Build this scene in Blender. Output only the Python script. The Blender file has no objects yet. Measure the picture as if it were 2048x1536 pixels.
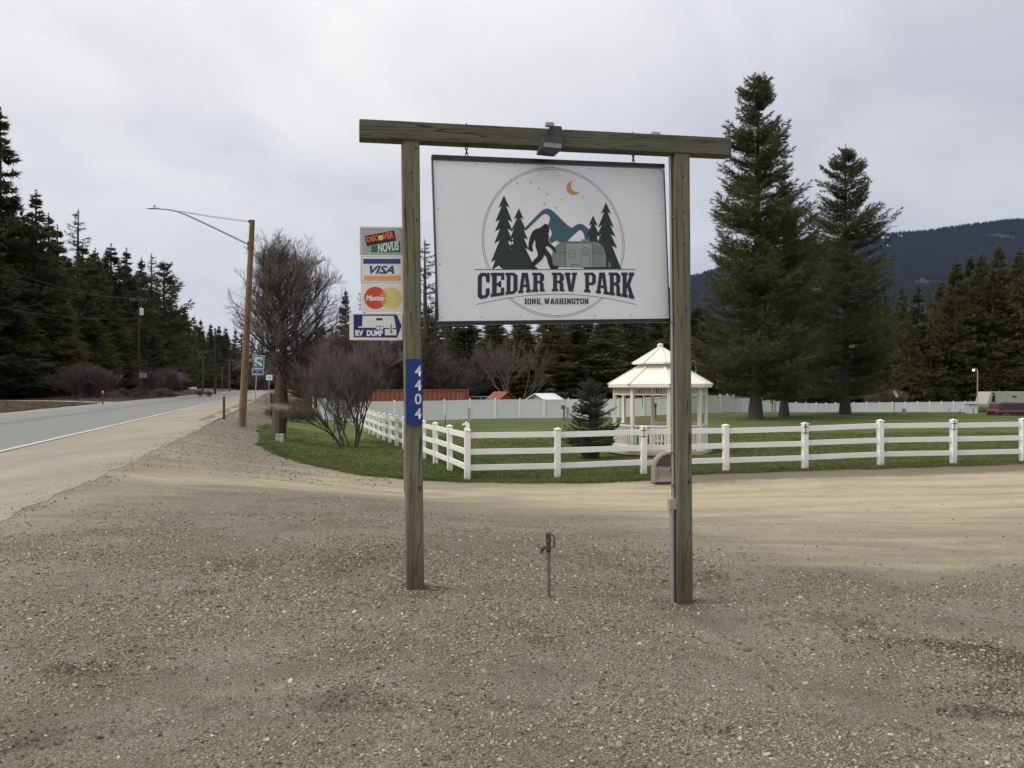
import bpy, bmesh, math, random
import numpy as np
from mathutils import Vector, Matrix, noise
from mathutils.geometry import delaunay_2d_cdt, tessellate_polygon

R = math.radians
S = bpy.context.scene
COL = S.collection
rng = np.random.default_rng(7)
random.seed(11)

# ------------------------------------------------------------------ camera
F, CX, HY, CAMZ = 1716.0, 1024.0, 772.0, 1.65      # focal length, centre and horizon in photo pixels
cam = bpy.data.cameras.new('camera')
cam.sensor_width = 36.0
cam.lens = 36.0 * F / 2048.0
cam.clip_start, cam.clip_end = 0.05, 20000.0
camo = bpy.data.objects.new('camera', cam)
camo.location = (0, 0, CAMZ)
camo.rotation_euler = (R(90) + math.atan(4.0 / F), 0, 0)
COL.objects.link(camo)
S.camera = camo

# ------------------------------------------------------------------ world, sun, exposure
SUN_EL, SUN_AZ = 46.0, -112.0
w = bpy.data.worlds.new('World')
S.world = w
w.use_nodes = True
nt = w.node_tree
nt.nodes.clear()
N = nt.nodes.new
L = nt.links.new
def wmath(op, a, b=None, c=None):
    n = N('ShaderNodeMath'); n.operation = op
    for i, v in enumerate((a, b, c)):
        if v is None: continue
        if isinstance(v, (int, float)): n.inputs[i].default_value = v
        else: L(v, n.inputs[i])
    return n.outputs[0]
out = N('ShaderNodeOutputWorld'); bg1 = N('ShaderNodeBackground'); bg2 = N('ShaderNodeBackground'); add = N('ShaderNodeMixShader')
sky = N('ShaderNodeTexSky'); sky.sky_type = 'NISHITA'; sky.sun_disc = False
sky.sun_elevation = R(SUN_EL); sky.sun_rotation = R(SUN_AZ)
L(sky.outputs[0], bg1.inputs[0]); bg1.inputs[1].default_value = 0.05
tc = N('ShaderNodeTexCoord'); sep = N('ShaderNodeSeparateXYZ'); L(tc.outputs['Generated'], sep.inputs[0])
zz = wmath('MAXIMUM', sep.outputs[2], 0.0)
den = wmath('ADD', zz, 0.22)
comb = N('ShaderNodeCombineXYZ')
L(wmath('DIVIDE', sep.outputs[0], den), comb.inputs[0]); L(wmath('DIVIDE', sep.outputs[1], den), comb.inputs[1])
nz = N('ShaderNodeTexNoise'); L(comb.outputs[0], nz.inputs['Vector'])
nz.inputs['Scale'].default_value = 1.1; nz.inputs['Detail'].default_value = 6; nz.inputs['Roughness'].default_value = 0.52
nz.inputs['Distortion'].default_value = 0.5
dotn = N('ShaderNodeVectorMath'); dotn.operation = 'DOT_PRODUCT'; L(tc.outputs['Generated'], dotn.inputs[0])
dotn.inputs[1].default_value = (-0.80, 0.30, 0.52)
f1 = wmath('MULTIPLY_ADD', dotn.outputs['Value'], 0.95, 0.22)
f2 = wmath('MULTIPLY_ADD', nz.outputs[0], 2.6, -1.3)
fac = wmath('ADD', f1, f2)
cl = N('ShaderNodeClamp'); L(fac, cl.inputs[0])
mixc = N('ShaderNodeMix'); mixc.data_type = 'RGBA'; L(cl.outputs[0], mixc.inputs[0])
mixc.inputs[6].default_value = (0.385, 0.388, 0.425, 1); mixc.inputs[7].default_value = (0.590, 0.590, 0.582, 1)
hz = wmath('MULTIPLY', wmath('POWER', wmath('SUBTRACT', 1.0, zz), 8.0), 0.62)
mixh = N('ShaderNodeMix'); mixh.data_type = 'RGBA'; L(hz, mixh.inputs[0]); L(mixc.outputs[2], mixh.inputs[6])
mixh.inputs[7].default_value = (0.475, 0.495, 0.555, 1)
L(mixh.outputs[2], bg2.inputs[0]); L(wmath('MULTIPLY_ADD', wmath('POWER', zz, 1.6), 1.5, 0.98), bg2.inputs[1])
add.inputs[0].default_value = 0.93
L(bg1.outputs[0], add.inputs[1]); L(bg2.outputs[0], add.inputs[2]); L(add.outputs[0], out.inputs[0])

sun = bpy.data.lights.new('sun', 'SUN'); sun.energy = 1.5; sun.angle = R(25); sun.color = (1.0, 0.95, 0.87)
suno = bpy.data.objects.new('sun', sun); COL.objects.link(suno)
az, el = R(SUN_AZ), R(SUN_EL)
suno.rotation_euler = Vector((math.sin(az) * math.cos(el), math.cos(az) * math.cos(el), math.sin(el))).to_track_quat('Z', 'Y').to_euler()

S.view_settings.view_transform = 'Standard'; S.view_settings.look = 'None'
S.view_settings.exposure = 0.42; S.view_settings.gamma = 1.0; S.view_settings.use_curve_mapping = False
S.cycles.max_bounces = 6; S.cycles.transmission_bounces = 3; S.cycles.diffuse_bounces = 3; S.cycles.glossy_bounces = 2; S.cycles.volume_bounces = 0
S.cycles.use_denoising = True
S.cycles.caustics_reflective = S.cycles.caustics_refractive = False

# ------------------------------------------------------------------ helpers: tags, meshes
def tag(o, label=None, cat=None, group=None, kind=None):
    if label: o['label'] = label
    if cat: o['category'] = cat
    if group: o['group'] = group
    if kind: o['kind'] = kind
    return o
def empty(name, loc=(0, 0, 0), rz=0.0, rot=None):
    o = bpy.data.objects.new(name, None); o.location = loc
    o.rotation_euler = rot if rot else (0, 0, rz)
    o.empty_display_size = 0.2
    COL.objects.link(o); return o
def thing(name, label, cat, loc=(0, 0, 0), rz=0.0, group=None, rot=None):
    return tag(empty(name, loc, rz, rot), label, cat, group)
def put(name, mesh, mat=None, parent=None, loc=None):
    o = bpy.data.objects.new(name, mesh)
    if mat is not None and not mesh.materials: mesh.materials.append(mat)
    if loc is not None: o.location = loc
    if parent is not None: o.parent = parent
    COL.objects.link(o); return o
def copy_tree(o, parent=None):
    c = o.copy(); COL.objects.link(c); c.parent = parent
    for ch in o.children: copy_tree(ch, c)
    return c
def np_mesh(name, V, Fc, smooth=False):
    V = np.asarray(V, dtype=np.float32); Fc = np.asarray(Fc, dtype=np.int32)
    me = bpy.data.meshes.new(name); k = Fc.shape[1]
    me.vertices.add(len(V)); me.vertices.foreach_set('co', V.ravel())
    me.loops.add(Fc.size); me.loops.foreach_set('vertex_index', Fc.ravel())
    me.polygons.add(len(Fc)); me.polygons.foreach_set('loop_start', np.arange(0, Fc.size, k, dtype=np.int32))
    if smooth: me.polygons.foreach_set('use_smooth', np.ones(len(Fc), dtype=bool))
    me.update(calc_edges=True); return me
class MB:
    def __init__(s): s.v = []; s.f = []
    def add(s, vs, fs):
        b = len(s.v); s.v += [tuple(p) for p in vs]; s.f += [tuple(i + b for i in f) for f in fs]; return s
    def box(s, c, d, M=None):
        x, y, z = c; a, b, h = d[0] / 2, d[1] / 2, d[2] / 2
        vs = [Vector((x + i * a, y + j * b, z + k * h)) for k in (-1, 1) for j in (-1, 1) for i in (-1, 1)]
        if M is not None: vs = [M @ v for v in vs]
        return s.add(vs, [(0, 2, 3, 1), (4, 5, 7, 6), (0, 1, 5, 4), (2, 6, 7, 3), (0, 4, 6, 2), (1, 3, 7, 5)])
    def tube(s, p0, p1, r0, r1=None, n=8, caps=True):
        if r1 is None: r1 = r0
        p0, p1 = Vector(p0), Vector(p1); d = (p1 - p0)
        if d.length < 1e-7: return s
        q = d.to_track_quat('Z', 'Y'); vs = []
        for p, r in ((p0, r0), (p1, r1)):
            for i in range(n):
                a = 2 * math.pi * i / n
                vs.append(p + q @ Vector((r * math.cos(a), r * math.sin(a), 0)))
        fs = [(i, (i + 1) % n, n + (i + 1) % n, n + i) for i in range(n)]
        if caps: fs += [tuple(range(n - 1, -1, -1)), tuple(range(n, 2 * n))]
        return s.add(vs, fs)
    def path(s, pts, r, n=6):
        for i in range(len(pts) - 1):
            ra, rb = (r[i], r[i + 1]) if isinstance(r, (list, tuple)) else (r, r)
            s.tube(pts[i], pts[i + 1], ra, rb, n)
        return s
    def prism(s, poly, y0, y1, scale1=1.0):
        """outline in x, z; extruded along y"""
        n = len(poly)
        cx = sum(p[0] for p in poly) / n; cz = sum(p[1] for p in poly) / n
        vs = [(p[0], y0, p[1]) for p in poly] + [(cx + (p[0] - cx) * scale1, y1, cz + (p[1] - cz) * scale1) for p in poly]
        fs = [(i, (i + 1) % n, n + (i + 1) % n, n + i) for i in range(n)]
        tri = tessellate_polygon([[Vector((p[0], p[1], 0)) for p in poly]])
        fs += [tuple(t) for t in tri] + [tuple(n + i for i in reversed(t)) for t in tri]
        return s.add(vs, fs)
    def flat(s, loops, y=0.0):
        """filled outline (first loop) with holes, in x, z at depth y"""
        pts = [p for lp in loops for p in lp]
        tri = tessellate_polygon([[Vector((p[0], p[1], 0)) for p in lp] for lp in loops])
        return s.add([(p[0], y, p[1]) for p in pts], [tuple(t) for t in tri])
    def lathe(s, prof, n=16, c=(0, 0, 0)):
        vs = []; m = len(prof)
        for r, z in prof:
            for i in range(n):
                a = 2 * math.pi * i / n; vs.append((c[0] + r * math.cos(a), c[1] + r * math.sin(a), c[2] + z))
        fs = [(j * n + i, j * n + (i + 1) % n, (j + 1) * n + (i + 1) % n, (j + 1) * n + i) for j in range(m - 1) for i in range(n)]
        fs += [tuple(range(n - 1, -1, -1)), tuple((m - 1) * n + i for i in range(n))]
        return s.add(vs, fs)
    def mesh(s, name, bevel=0.0, seg=2, smooth=False, fix=True):
        bm = bmesh.new(); vs = [bm.verts.new(v) for v in s.v]
        for f in s.f:
            try: bm.faces.new([vs[i] for i in f])
            except ValueError: pass
        if fix: bmesh.ops.recalc_face_normals(bm, faces=bm.faces)
        if bevel > 0:
            es = [e for e in bm.edges if len(e.link_faces) == 2 and e.calc_face_angle(0) > 0.5]
            bmesh.ops.bevel(bm, geom=es, offset=bevel, segments=seg, profile=0.7, affect='EDGES', clamp_overlap=True)
        if smooth:
            for f in bm.faces: f.smooth = True
            for e in bm.edges:
                if len(e.link_faces) == 2 and e.calc_face_angle(0) > 0.7: e.smooth = False
        me = bpy.data.meshes.new(name); bm.to_mesh(me); bm.free(); return me
    def build(s, name, mat, parent=None, bevel=0.0, seg=2, smooth=False, loc=None, fix=True):
        return put(name, s.mesh(name, bevel, seg, smooth, fix), mat, parent, loc)
def W(px, py, D):
    return Vector(((px - CX) * D / F, D, CAMZ - (py - HY) * D / F))

# ------------------------------------------------------------------ materials
def mat(name):
    m = bpy.data.materials.new(name); m.use_nodes = True
    t = m.node_tree; b = t.nodes['Principled BSDF']; b.inputs['Roughness'].default_value = 0.7
    return m, t, b
class NT:
    def __init__(s, t): s.t = t
    def n(s, typ, **kw):
        n = s.t.nodes.new(typ)
        for k, v in kw.items():
            if hasattr(n, k): setattr(n, k, v)
        return n
    def l(s, a, b): s.t.links.new(a, b)
    def set(s, sock, v):
        if isinstance(v, (int, float)): sock.default_value = v
        elif isinstance(v, (tuple, list)):
            sock.default_value = tuple(v) + (1,) if (len(v) == 3 and sock.type == 'RGBA') else v
        else: s.l(v, sock)
    def math(s, op, a, b=None, c=None, clamp=False):
        n = s.n('ShaderNodeMath'); n.operation = op; n.use_clamp = clamp
        for i, v in enumerate((a, b, c)):
            if v is not None: s.set(n.inputs[i], v)
        return n.outputs[0]
    def mix(s, f, a, b, typ='MIX'):
        n = s.n('ShaderNodeMix'); n.data_type = 'RGBA'; n.blend_type = typ
        s.set(n.inputs[0], f); s.set(n.inputs[6], a); s.set(n.inputs[7], b); return n.outputs[2]
    def ramp(s, f, stops):
        n = s.n('ShaderNodeValToRGB'); cr = n.color_ramp; s.set(n.inputs[0], f)
        while len(cr.elements) < len(stops): cr.elements.new(0.5)
        for e, (p, c) in zip(cr.elements, stops):
            e.position = p; e.color = (c, c, c, 1) if isinstance(c, (int, float)) else tuple(c) + (1,)
        return n.outputs[0]
    def coord(s, scale=(1, 1, 1), kind='Object', rot=(0, 0, 0)):
        c = s.n('ShaderNodeTexCoord'); m = s.n('ShaderNodeMapping'); s.l(c.outputs[kind], m.inputs[0])
        m.inputs['Scale'].default_value = scale; m.inputs['Rotation'].default_value = rot; return m.outputs[0]
    def noise(s, v, scale, detail=4, rough=0.55, dist=0.0):
        n = s.n('ShaderNodeTexNoise'); s.l(v, n.inputs['Vector']); n.inputs['Scale'].default_value = scale
        n.inputs['Detail'].default_value = detail; n.inputs['Roughness'].default_value = rough; n.inputs['Distortion'].default_value = dist
        return n.outputs[0]
    def voro(s, v, scale, feature='F1'):
        n = s.n('ShaderNodeTexVoronoi'); n.feature = feature; s.l(v, n.inputs['Vector']); n.inputs['Scale'].default_value = scale; return n
    def bump(s, b, h, strength=0.5, dist=0.02, prev=None):
        n = s.n('ShaderNodeBump'); n.inputs['Strength'].default_value = strength; n.inputs['Distance'].default_value = dist
        s.l(h, n.inputs['Height'])
        if prev is not None: s.l(prev, n.inputs['Normal'])
        if b is not None: s.l(n.outputs[0], b.inputs['Normal'])
        return n.outputs[0]
def simple(name, col, rough=0.6, var=0.12, scale=6.0, metal=0.0, bump=0.0, dirt=None, coat=0.0, rnd=0.0):
    m, t, b = mat(name); g = NT(t); v = g.coord()
    n = g.noise(v, scale, 5)
    f = g.math('MULTIPLY_ADD', n, 2 * var, 1 - var)
    if rnd > 0:
        oi = g.n('ShaderNodeObjectInfo'); f = g.math('MULTIPLY', f, g.math('MULTIPLY_ADD', oi.outputs['Random'], 2 * rnd, 1 - rnd))
    c = g.mix(1.0, tuple(col), (1, 1, 1), 'MULTIPLY')
    mul = g.n('ShaderNodeVectorMath'); mul.operation = 'SCALE'; g.l(c, mul.inputs[0]); g.l(f, mul.inputs['Scale'])
    cc = mul.outputs[0]
    if dirt:
        d = g.ramp(g.noise(v, scale * 0.6, 7, 0.65, 0.4), [(0.48, 0.0), (0.72, 1.0)])
        cc = g.mix(g.math('MULTIPLY', d, dirt[1]), cc, dirt[0])
    g.set(b.inputs['Base Color'], cc); b.inputs['Roughness'].default_value = rough; b.inputs['Metallic'].default_value = metal
    if coat: b.inputs['Coat Weight'].default_value = coat
    if bump: g.bump(b, g.noise(v, scale * 6, 6), bump, 0.01)
    return m
M = {}
M['vinyl'] = simple('white_vinyl', (0.84, 0.82, 0.765), 0.42, 0.04, 1.2, dirt=((0.50, 0.47, 0.38), 0.35))
def splash():
    m = simple('fence_vinyl_splashed', (0.84, 0.82, 0.765), 0.45, 0.04, 1.2); g = NT(m.node_tree); b = m.node_tree.nodes['Principled BSDF']
    src = b.inputs['Base Color'].links[0].from_socket; v = g.coord(); sp = g.n('ShaderNodeSeparateXYZ'); g.l(v, sp.inputs[0])
    f = g.ramp(g.math('MULTIPLY_ADD', g.noise(v, 14, 5, 0.7), 0.34, sp.outputs[2]), [(0.16, 1.0), (0.46, 0.0)])
    g.set(b.inputs['Base Color'], g.mix(g.math('MULTIPLY', f, 0.55), src, (0.36, 0.33, 0.23))); return m
M['vinyl_post'] = splash()
M['vinyl_far'] = simple('fence_vinyl', (0.80, 0.80, 0.77), 0.5, 0.05, 0.4, dirt=((0.45, 0.44, 0.38), 0.3), rnd=0.04)
M['panel_white'] = simple('sign_white', (0.82, 0.82, 0.825), 0.55, 0.02, 0.8, dirt=((0.48, 0.48, 0.46), 0.25))
M['card_white'] = simple('card_white', (0.70, 0.69, 0.62), 0.4, 0.03, 3, dirt=((0.4, 0.38, 0.32), 0.3))
M['black_frame'] = simple('black_frame', (0.018, 0.018, 0.022), 0.35, 0.2, 5)
M['iron'] = simple('dark_iron', (0.03, 0.03, 0.032), 0.5, 0.3, 20, metal=0.6)
M['galv'] = simple('galvanised', (0.42, 0.43, 0.44), 0.45, 0.12, 14, metal=0.7)
M['grey_paint'] = simple('grey_paint', (0.24, 0.26, 0.27), 0.55, 0.1, 10)
M['grey_box'] = simple('grey_box', (0.33, 0.34, 0.33), 0.5, 0.1, 6)
M['dark_lamp'] = simple('dark_lamp_paint', (0.045, 0.047, 0.05), 0.45, 0.15, 12)
M['beige_box'] = simple('beige_box', (0.36, 0.32, 0.24), 0.55, 0.06, 9)
M['ink_navy'] = simple('ink_navy', (0.018, 0.024, 0.034), 0.5, 0.03)
M['ink_black'] = simple('ink_black', (0.012, 0.010, 0.013), 0.5, 0.02)
M['ink_line'] = simple('ink_line', (0.05, 0.05, 0.055), 0.5, 0.02)
M['ink_green'] = simple('ink_green', (0.016, 0.030, 0.027), 0.5, 0.03)
M['ink_teal'] = simple('ink_teal', (0.045, 0.115, 0.135), 0.5, 0.04)
M['ink_trailer'] = simple('ink_trailer', (0.20, 0.235, 0.20), 0.5, 0.16, 3)
M['ink_trailer_light'] = simple('ink_trailer_light', (0.30, 0.335, 0.30), 0.5, 0.05, 3)
M['ink_orange'] = simple('ink_orange', (0.62, 0.29, 0.07), 0.5, 0.03)
M['ink_star'] = simple('ink_star', (0.62, 0.45, 0.15), 0.5, 0.03)
M['ink_blue'] = simple('ink_blue', (0.008, 0.035, 0.16), 0.4, 0.03)
M['ink_visa'] = simple('ink_card_blue', (0.012, 0.05, 0.17), 0.4, 0.03)
M['ink_peach'] = simple('ink_peach', (0.66, 0.33, 0.15), 0.4, 0.04)
M['ink_red'] = simple('ink_red', (0.56, 0.055, 0.03), 0.4, 0.05)
M['ink_yellow'] = simple('ink_yellow', (0.60, 0.53, 0.16), 0.4, 0.06)
M['ink_pale'] = simple('ink_pale', (0.63, 0.57, 0.24), 0.4, 0.04)
M['ink_text_orange'] = simple('ink_text_orange', (0.80, 0.13, 0.04), 0.4, 0.1, 30)
M['ink_dgreen'] = simple('ink_card_green', (0.018, 0.12, 0.06), 0.4, 0.05)
M['ink_lgreen'] = simple('ink_fade_green', (0.26, 0.34, 0.25), 0.4, 0.05)
M['ink_white'] = simple('ink_white', (0.68, 0.68, 0.66), 0.4, 0.02)
M['ink_dump'] = simple('ink_dump_blue', (0.012, 0.014, 0.12), 0.4, 0.04)
M['plate_blue'] = simple('plate_blue', (0.004, 0.03, 0.17), 0.45, 0.08, 4)
M['cream'] = simple('gazebo_cream', (0.76, 0.69, 0.57), 0.5, 0.03, 1.5, dirt=((0.5, 0.42, 0.3), 0.2))
M['gaz_white'] = simple('gazebo_white', (0.78, 0.73, 0.65), 0.45, 0.03, 2, dirt=((0.5, 0.45, 0.35), 0.25))
M['deck'] = simple('gazebo_deck', (0.45, 0.38, 0.29), 0.7, 0.12, 5)
M['red_steel'] = simple('red_steel', (0.235, 0.060, 0.034), 0.6, 0.15, 1.0, dirt=((0.12, 0.05, 0.03), 0.4))
M['white_roof'] = simple('white_roof', (0.72, 0.74, 0.76), 0.5, 0.05, 2)
M['brown_plastic'] = simple('brown_plastic', (0.235, 0.200, 0.170), 0.6, 0.15, 5, dirt=((0.30, 0.26, 0.21), 0.55), bump=0.2)
M['pot'] = simple('pot_brown', (0.03, 0.02, 0.017), 0.8, 0.2, 6)
M['rust'] = simple('rusty_brown', (0.060, 0.045, 0.034), 0.8, 0.4, 25)
M['brass'] = simple('old_brass', (0.075, 0.068, 0.045), 0.6, 0.3, 30, metal=0.5)
M['glass_dark'] = simple('dark_glass', (0.012, 0.014, 0.015), 0.12, 0.1, 3)
M['rubber'] = simple('rubber', (0.015, 0.015, 0.015), 0.85, 0.2, 8)
M['car_red'] = simple('car_red', (0.075, 0.005, 0.009), 0.35, 0.05, 2, coat=0.25)
M['car_red_dark'] = simple('car_red_dark', (0.035, 0.004, 0.010), 0.35, 0.05, 2, coat=0.4)
M['car_pale'] = simple('car_pale', (0.42, 0.42, 0.42), 0.35, 0.05, 2, coat=0.5)
M['trailer'] = simple('trailer_white', (0.40, 0.38, 0.34), 0.5, 0.06, 1.5, dirt=((0.25, 0.22, 0.18), 0.4))
M['pink_stripe'] = simple('pale_stripe', (0.42, 0.25, 0.24), 0.4, 0.05)
M['delineator'] = simple('marker_brown', (0.085, 0.05, 0.032), 0.6, 0.15, 8)
M['reflector'] = simple('reflector_white', (0.55, 0.53, 0.55), 0.3, 0.05)
M['sign_back'] = simple('sign_back_metal', (0.20, 0.21, 0.21), 0.5, 0.1, 3, metal=0.3)
M['concrete'] = simple('pale_green_box', (0.36, 0.39, 0.34), 0.7, 0.08, 3)
M['line_white'] = simple('road_line_paint', (0.46, 0.43, 0.36), 0.7, 0.15, 4, dirt=((0.30, 0.27, 0.22), 0.7))

def wood(name, base, dark, green, stain=True, rnd=0.0, axis=2, ring=28.0):
    m, t, b = mat(name); g = NT(t)
    sc = [1.0, 1.0, 1.0]; sc[axis] = 0.05
    v = g.coord(tuple(sc)); vo = g.coord()
    n1 = g.noise(v, ring, 6, 0.65, 0.6); n2 = g.noise(v, ring * 4, 4, 0.6); n3 = g.noise(vo, 1.6, 4)
    c = g.mix(g.ramp(n1, [(0.3, 0.0), (0.7, 1.0)]), dark, base)
    c = g.mix(g.math('MULTIPLY', g.ramp(n3, [(0.35, 0.0), (0.7, 1.0)]), 0.6), c, green)
    c = g.mix(g.math('MULTIPLY', g.ramp(n2, [(0.4, 1.0), (0.55, 0.0)]), 0.30), c, tuple(x * 0.35 for x in dark))
    # long drying checks and knots
    sc2 = [1.0, 1.0, 1.0]; sc2[axis] = 0.035
    ck = g.noise(g.coord(tuple(sc2)), 11.0, 3, 0.5, 1.2)
    crack = g.ramp(g.math('ABSOLUTE', g.math('SUBTRACT', ck, 0.5)), [(0.004, 1.0), (0.014, 0.0)])
    sc3 = [1.0, 1.0, 1.0]; sc3[axis] = 0.6
    kn = g.voro(g.coord(tuple(sc3)), 3.6)
    knot = g.ramp(kn.outputs['Distance'], [(0.055, 1.0), (0.11, 0.0)])
    c = g.mix(g.math('MULTIPLY', crack, 0.85), c, tuple(x * 0.2 for x in dark))
    c = g.mix(g.math('MULTIPLY', knot, 0.7), c, tuple(x * 0.4 for x in dark))
    if stain:
        sp = g.n('ShaderNodeSeparateXYZ'); g.l(vo, sp.inputs[0])
        zf = g.math('MULTIPLY_ADD', g.noise(v, 9, 3), 0.5, sp.outputs[2])
        c = g.mix(g.math('MULTIPLY', g.ramp(zf, [(0.30, 1.0), (0.85, 0.0)]), 0.6), c, (0.055, 0.035, 0.022))
    g.set(b.inputs['Base Color'], c); b.inputs['Roughness'].default_value = 0.85
    h = g.math('SUBTRACT', g.math('MULTIPLY_ADD', n1, 0.6, n2), g.math('MULTIPLY', crack, 2.5))
    g.bump(b, h, 0.5, 0.006)
    return m
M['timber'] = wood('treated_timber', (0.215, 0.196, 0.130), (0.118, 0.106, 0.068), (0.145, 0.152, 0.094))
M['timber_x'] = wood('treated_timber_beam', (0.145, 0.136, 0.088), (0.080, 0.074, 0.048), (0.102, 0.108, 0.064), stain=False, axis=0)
M['pole_wood'] = wood('pole_wood', (0.25, 0.145, 0.075), (0.13, 0.08, 0.05), (0.19, 0.13, 0.085), stain=False, ring=9)
M['pole_dark'] = wood('pole_dark_wood', (0.075, 0.042, 0.030), (0.04, 0.025, 0.02), (0.06, 0.04, 0.03), stain=False, ring=9)
M['pole_grey'] = wood('pole_grey_wood', (0.16, 0.12, 0.10), (0.08, 0.06, 0.05), (0.13, 0.11, 0.09), stain=False, ring=9)
M['old_post'] = wood('old_post_wood', (0.21, 0.17, 0.125), (0.10, 0.08, 0.06), (0.15, 0.13, 0.09), stain=False, ring=12)

def bark(name, a, b_):
    m, t, b = mat(name); g = NT(t); v = g.coord((1, 1, 0.25)); n = g.noise(v, 9, 6, 0.7)
    oi = g.n('ShaderNodeObjectInfo')
    c = g.mix(n, a, b_); c = g.mix(g.math('MULTIPLY', oi.outputs['Random'], 0.35), c, tuple(x * 0.6 for x in a))
    g.set(b.inputs['Base Color'], c); b.inputs['Roughness'].default_value = 0.95; g.bump(b, n, 0.7, 0.05); return m
M['bark'] = bark('conifer_bark', (0.045, 0.033, 0.027), (0.11, 0.085, 0.07))
M['bark_pale'] = bark('bare_bark', (0.085, 0.066, 0.055), (0.17, 0.14, 0.12))
M['twig'] = bark('twig_bark', (0.125, 0.100, 0.086), (0.21, 0.175, 0.152))
M['twig_red'] = bark('reddish_twigs', (0.105, 0.078, 0.068), (0.17, 0.125, 0.11))
def foliage(name, a, b_, c_, rnd=0.3):
    m, t, b = mat(name); g = NT(t); v = g.coord()
    n = g.noise(v, 0.55, 4, 0.6); n2 = g.noise(v, 6.0, 2)
    oi = g.n('ShaderNodeObjectInfo')
    c = g.mix(g.ramp(n, [(0.36, 0.0), (0.66, 1.0)]), a, b_)
    c = g.mix(g.math('MULTIPLY', g.ramp(n2, [(0.5, 0.0), (0.75, 1.0)]), 0.6), c, c_)
    mul = g.n('ShaderNodeVectorMath'); mul.operation = 'SCALE'; g.l(c, mul.inputs[0])
    g.l(g.math('MULTIPLY_ADD', oi.outputs['Random'], 2 * rnd, 1 - rnd), mul.inputs['Scale'])
    g.set(b.inputs['Base Color'], mul.outputs[0]); b.inputs['Roughness'].default_value = 0.65
    b.inputs['Specular IOR Level'].default_value = 0.25
    tl = g.n('ShaderNodeBsdfTranslucent'); g.l(mul.outputs[0], tl.inputs[0]); mx = g.n('ShaderNodeMixShader'); mx.inputs[0].default_value = 0.35
    ou = [q for q in t.nodes if q.type == 'OUTPUT_MATERIAL'][0]; g.l(b.outputs[0], mx.inputs[1]); g.l(tl.outputs[0], mx.inputs[2]); g.l(mx.outputs[0], ou.inputs['Surface'])
    return m
M['pine'] = foliage('pine_needles', (0.062, 0.067, 0.027), (0.110, 0.112, 0.045), (0.17, 0.16, 0.074), 0.08)
M['fir'] = foliage('fir_needles', (0.062, 0.065, 0.029), (0.100, 0.098, 0.042), (0.120, 0.110, 0.050))
M['cedar'] = foliage('cedar_foliage', (0.072, 0.068, 0.026), (0.118, 0.106, 0.040), (0.15, 0.13, 0.052))
M['blue_spruce'] = foliage('blue_spruce_needles', (0.045, 0.062, 0.048), (0.075, 0.095, 0.075), (0.12, 0.14, 0.11), 0.05)

# ------------------------------------------------------------------ terrain
def ss(a, b, x):
    t = np.clip((x - a) / (b - a), 0, 1); return t * t * (3 - 2 * t)
RC, RS = 0.9666, 0.2563                      # the road runs 14.85 degrees left of straight ahead
def road_s(x, y): return (x + 7.1) * RC + y * RS
def road_xy(s, t): return (-7.1 + s * RC - t * RS, s * RS + t * RC)
def hh(x, y):
    x = np.asarray(x, float); y = np.asarray(y, float)
    s = road_s(x, y)
    near = -0.245 * ss(7.7, 10.5, s) - 0.10 * ss(10.5, 17, s)
    far = -0.82 * ss(1.5, 10.5, s) * (1 - 0.20 * ss(12, 28, s)) - 0.18 * ss(22, 45, y) * ss(5, 10, s) - 0.27 * ss(35, 75, y) * ss(8, 14, s)
    wy = ss(8.5, 21.5, y)
    h = near * (1 - wy) + far * wy
    h = h - 0.33 * ss(58, 82, y) * (1 - ss(8, 18, x)) * ss(6, 12, s)
    h = h - 1.25 * ss(88, 116, y) * ss(15, 24, x)
    h = h + 1.45 * ss(92, 140, y) * (1 - ss(-22, -8, x)) * ss(2, 8, s)
    for fx_, fy_ in ((-0.78, 6.95), (1.47, 7.40)):
        h = h + 0.03 * np.exp(-((x - fx_) ** 2 + (y - fy_) ** 2) / 0.10)
    q = y - (89 - 0.62 * (x + 40.7))
    h = h + 0.95 * ss(3, 26, q) * ss(-11.5, -17, s)
    h = h + 0.018 * np.sin(x * 0.9 + 1.3) * np.sin(y * 0.7) * ss(2, 5, s)
    return h
def H(x, y): return float(hh(x, y))
def gp(px, py, ymax=400.0):
    Y = np.exp(np.linspace(math.log(2.0), math.log(ymax), 6000))
    X = (px - CX) * Y / F; Z = CAMZ - (py - HY) * Y / F
    k = np.argmax(Z <= hh(X, Y))
    if Z[k] > hh(X[k], Y[k]): k = -1
    return (float(X[k]), float(Y[k]))
def grid_mesh(name, xs, ys, zf):
    X, Y = np.meshgrid(xs, ys); V = np.stack([X, Y, zf(X, Y)], -1).reshape(-1, 3)
    nx, ny = len(xs), len(ys); i = (np.arange(ny - 1)[:, None] * nx + np.arange(nx - 1)[None, :]).ravel()
    return np_mesh(name, V, np.stack([i, i + 1, i + nx + 1, i + nx], 1), True)
def inside(P, poly):
    x, y = P[:, 0], P[:, 1]; r = np.zeros(len(P), bool); n = len(poly)
    for i in range(n):
        x0, y0 = poly[i]; x1, y1 = poly[(i + 1) % n]
        c = ((y0 > y) != (y1 > y))
        with np.errstate(divide='ignore', invalid='ignore'):
            xi = (x1 - x0) * (y - y0) / (y1 - y0) + x0
        r ^= c & (x < xi)
    return r
def dist_poly(P, poly, closed=True):
    d = np.full(len(P), 1e9); n = len(poly)
    for i in range(n if closed else n - 1):
        a = np.array(poly[i]); b = np.array(poly[(i + 1) % n]); ab = b - a
        t = np.clip(((P - a) @ ab) / max(ab @ ab, 1e-9), 0, 1)
        d = np.minimum(d, np.linalg.norm(P - (a + t[:, None] * ab), axis=1))
    return d
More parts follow.
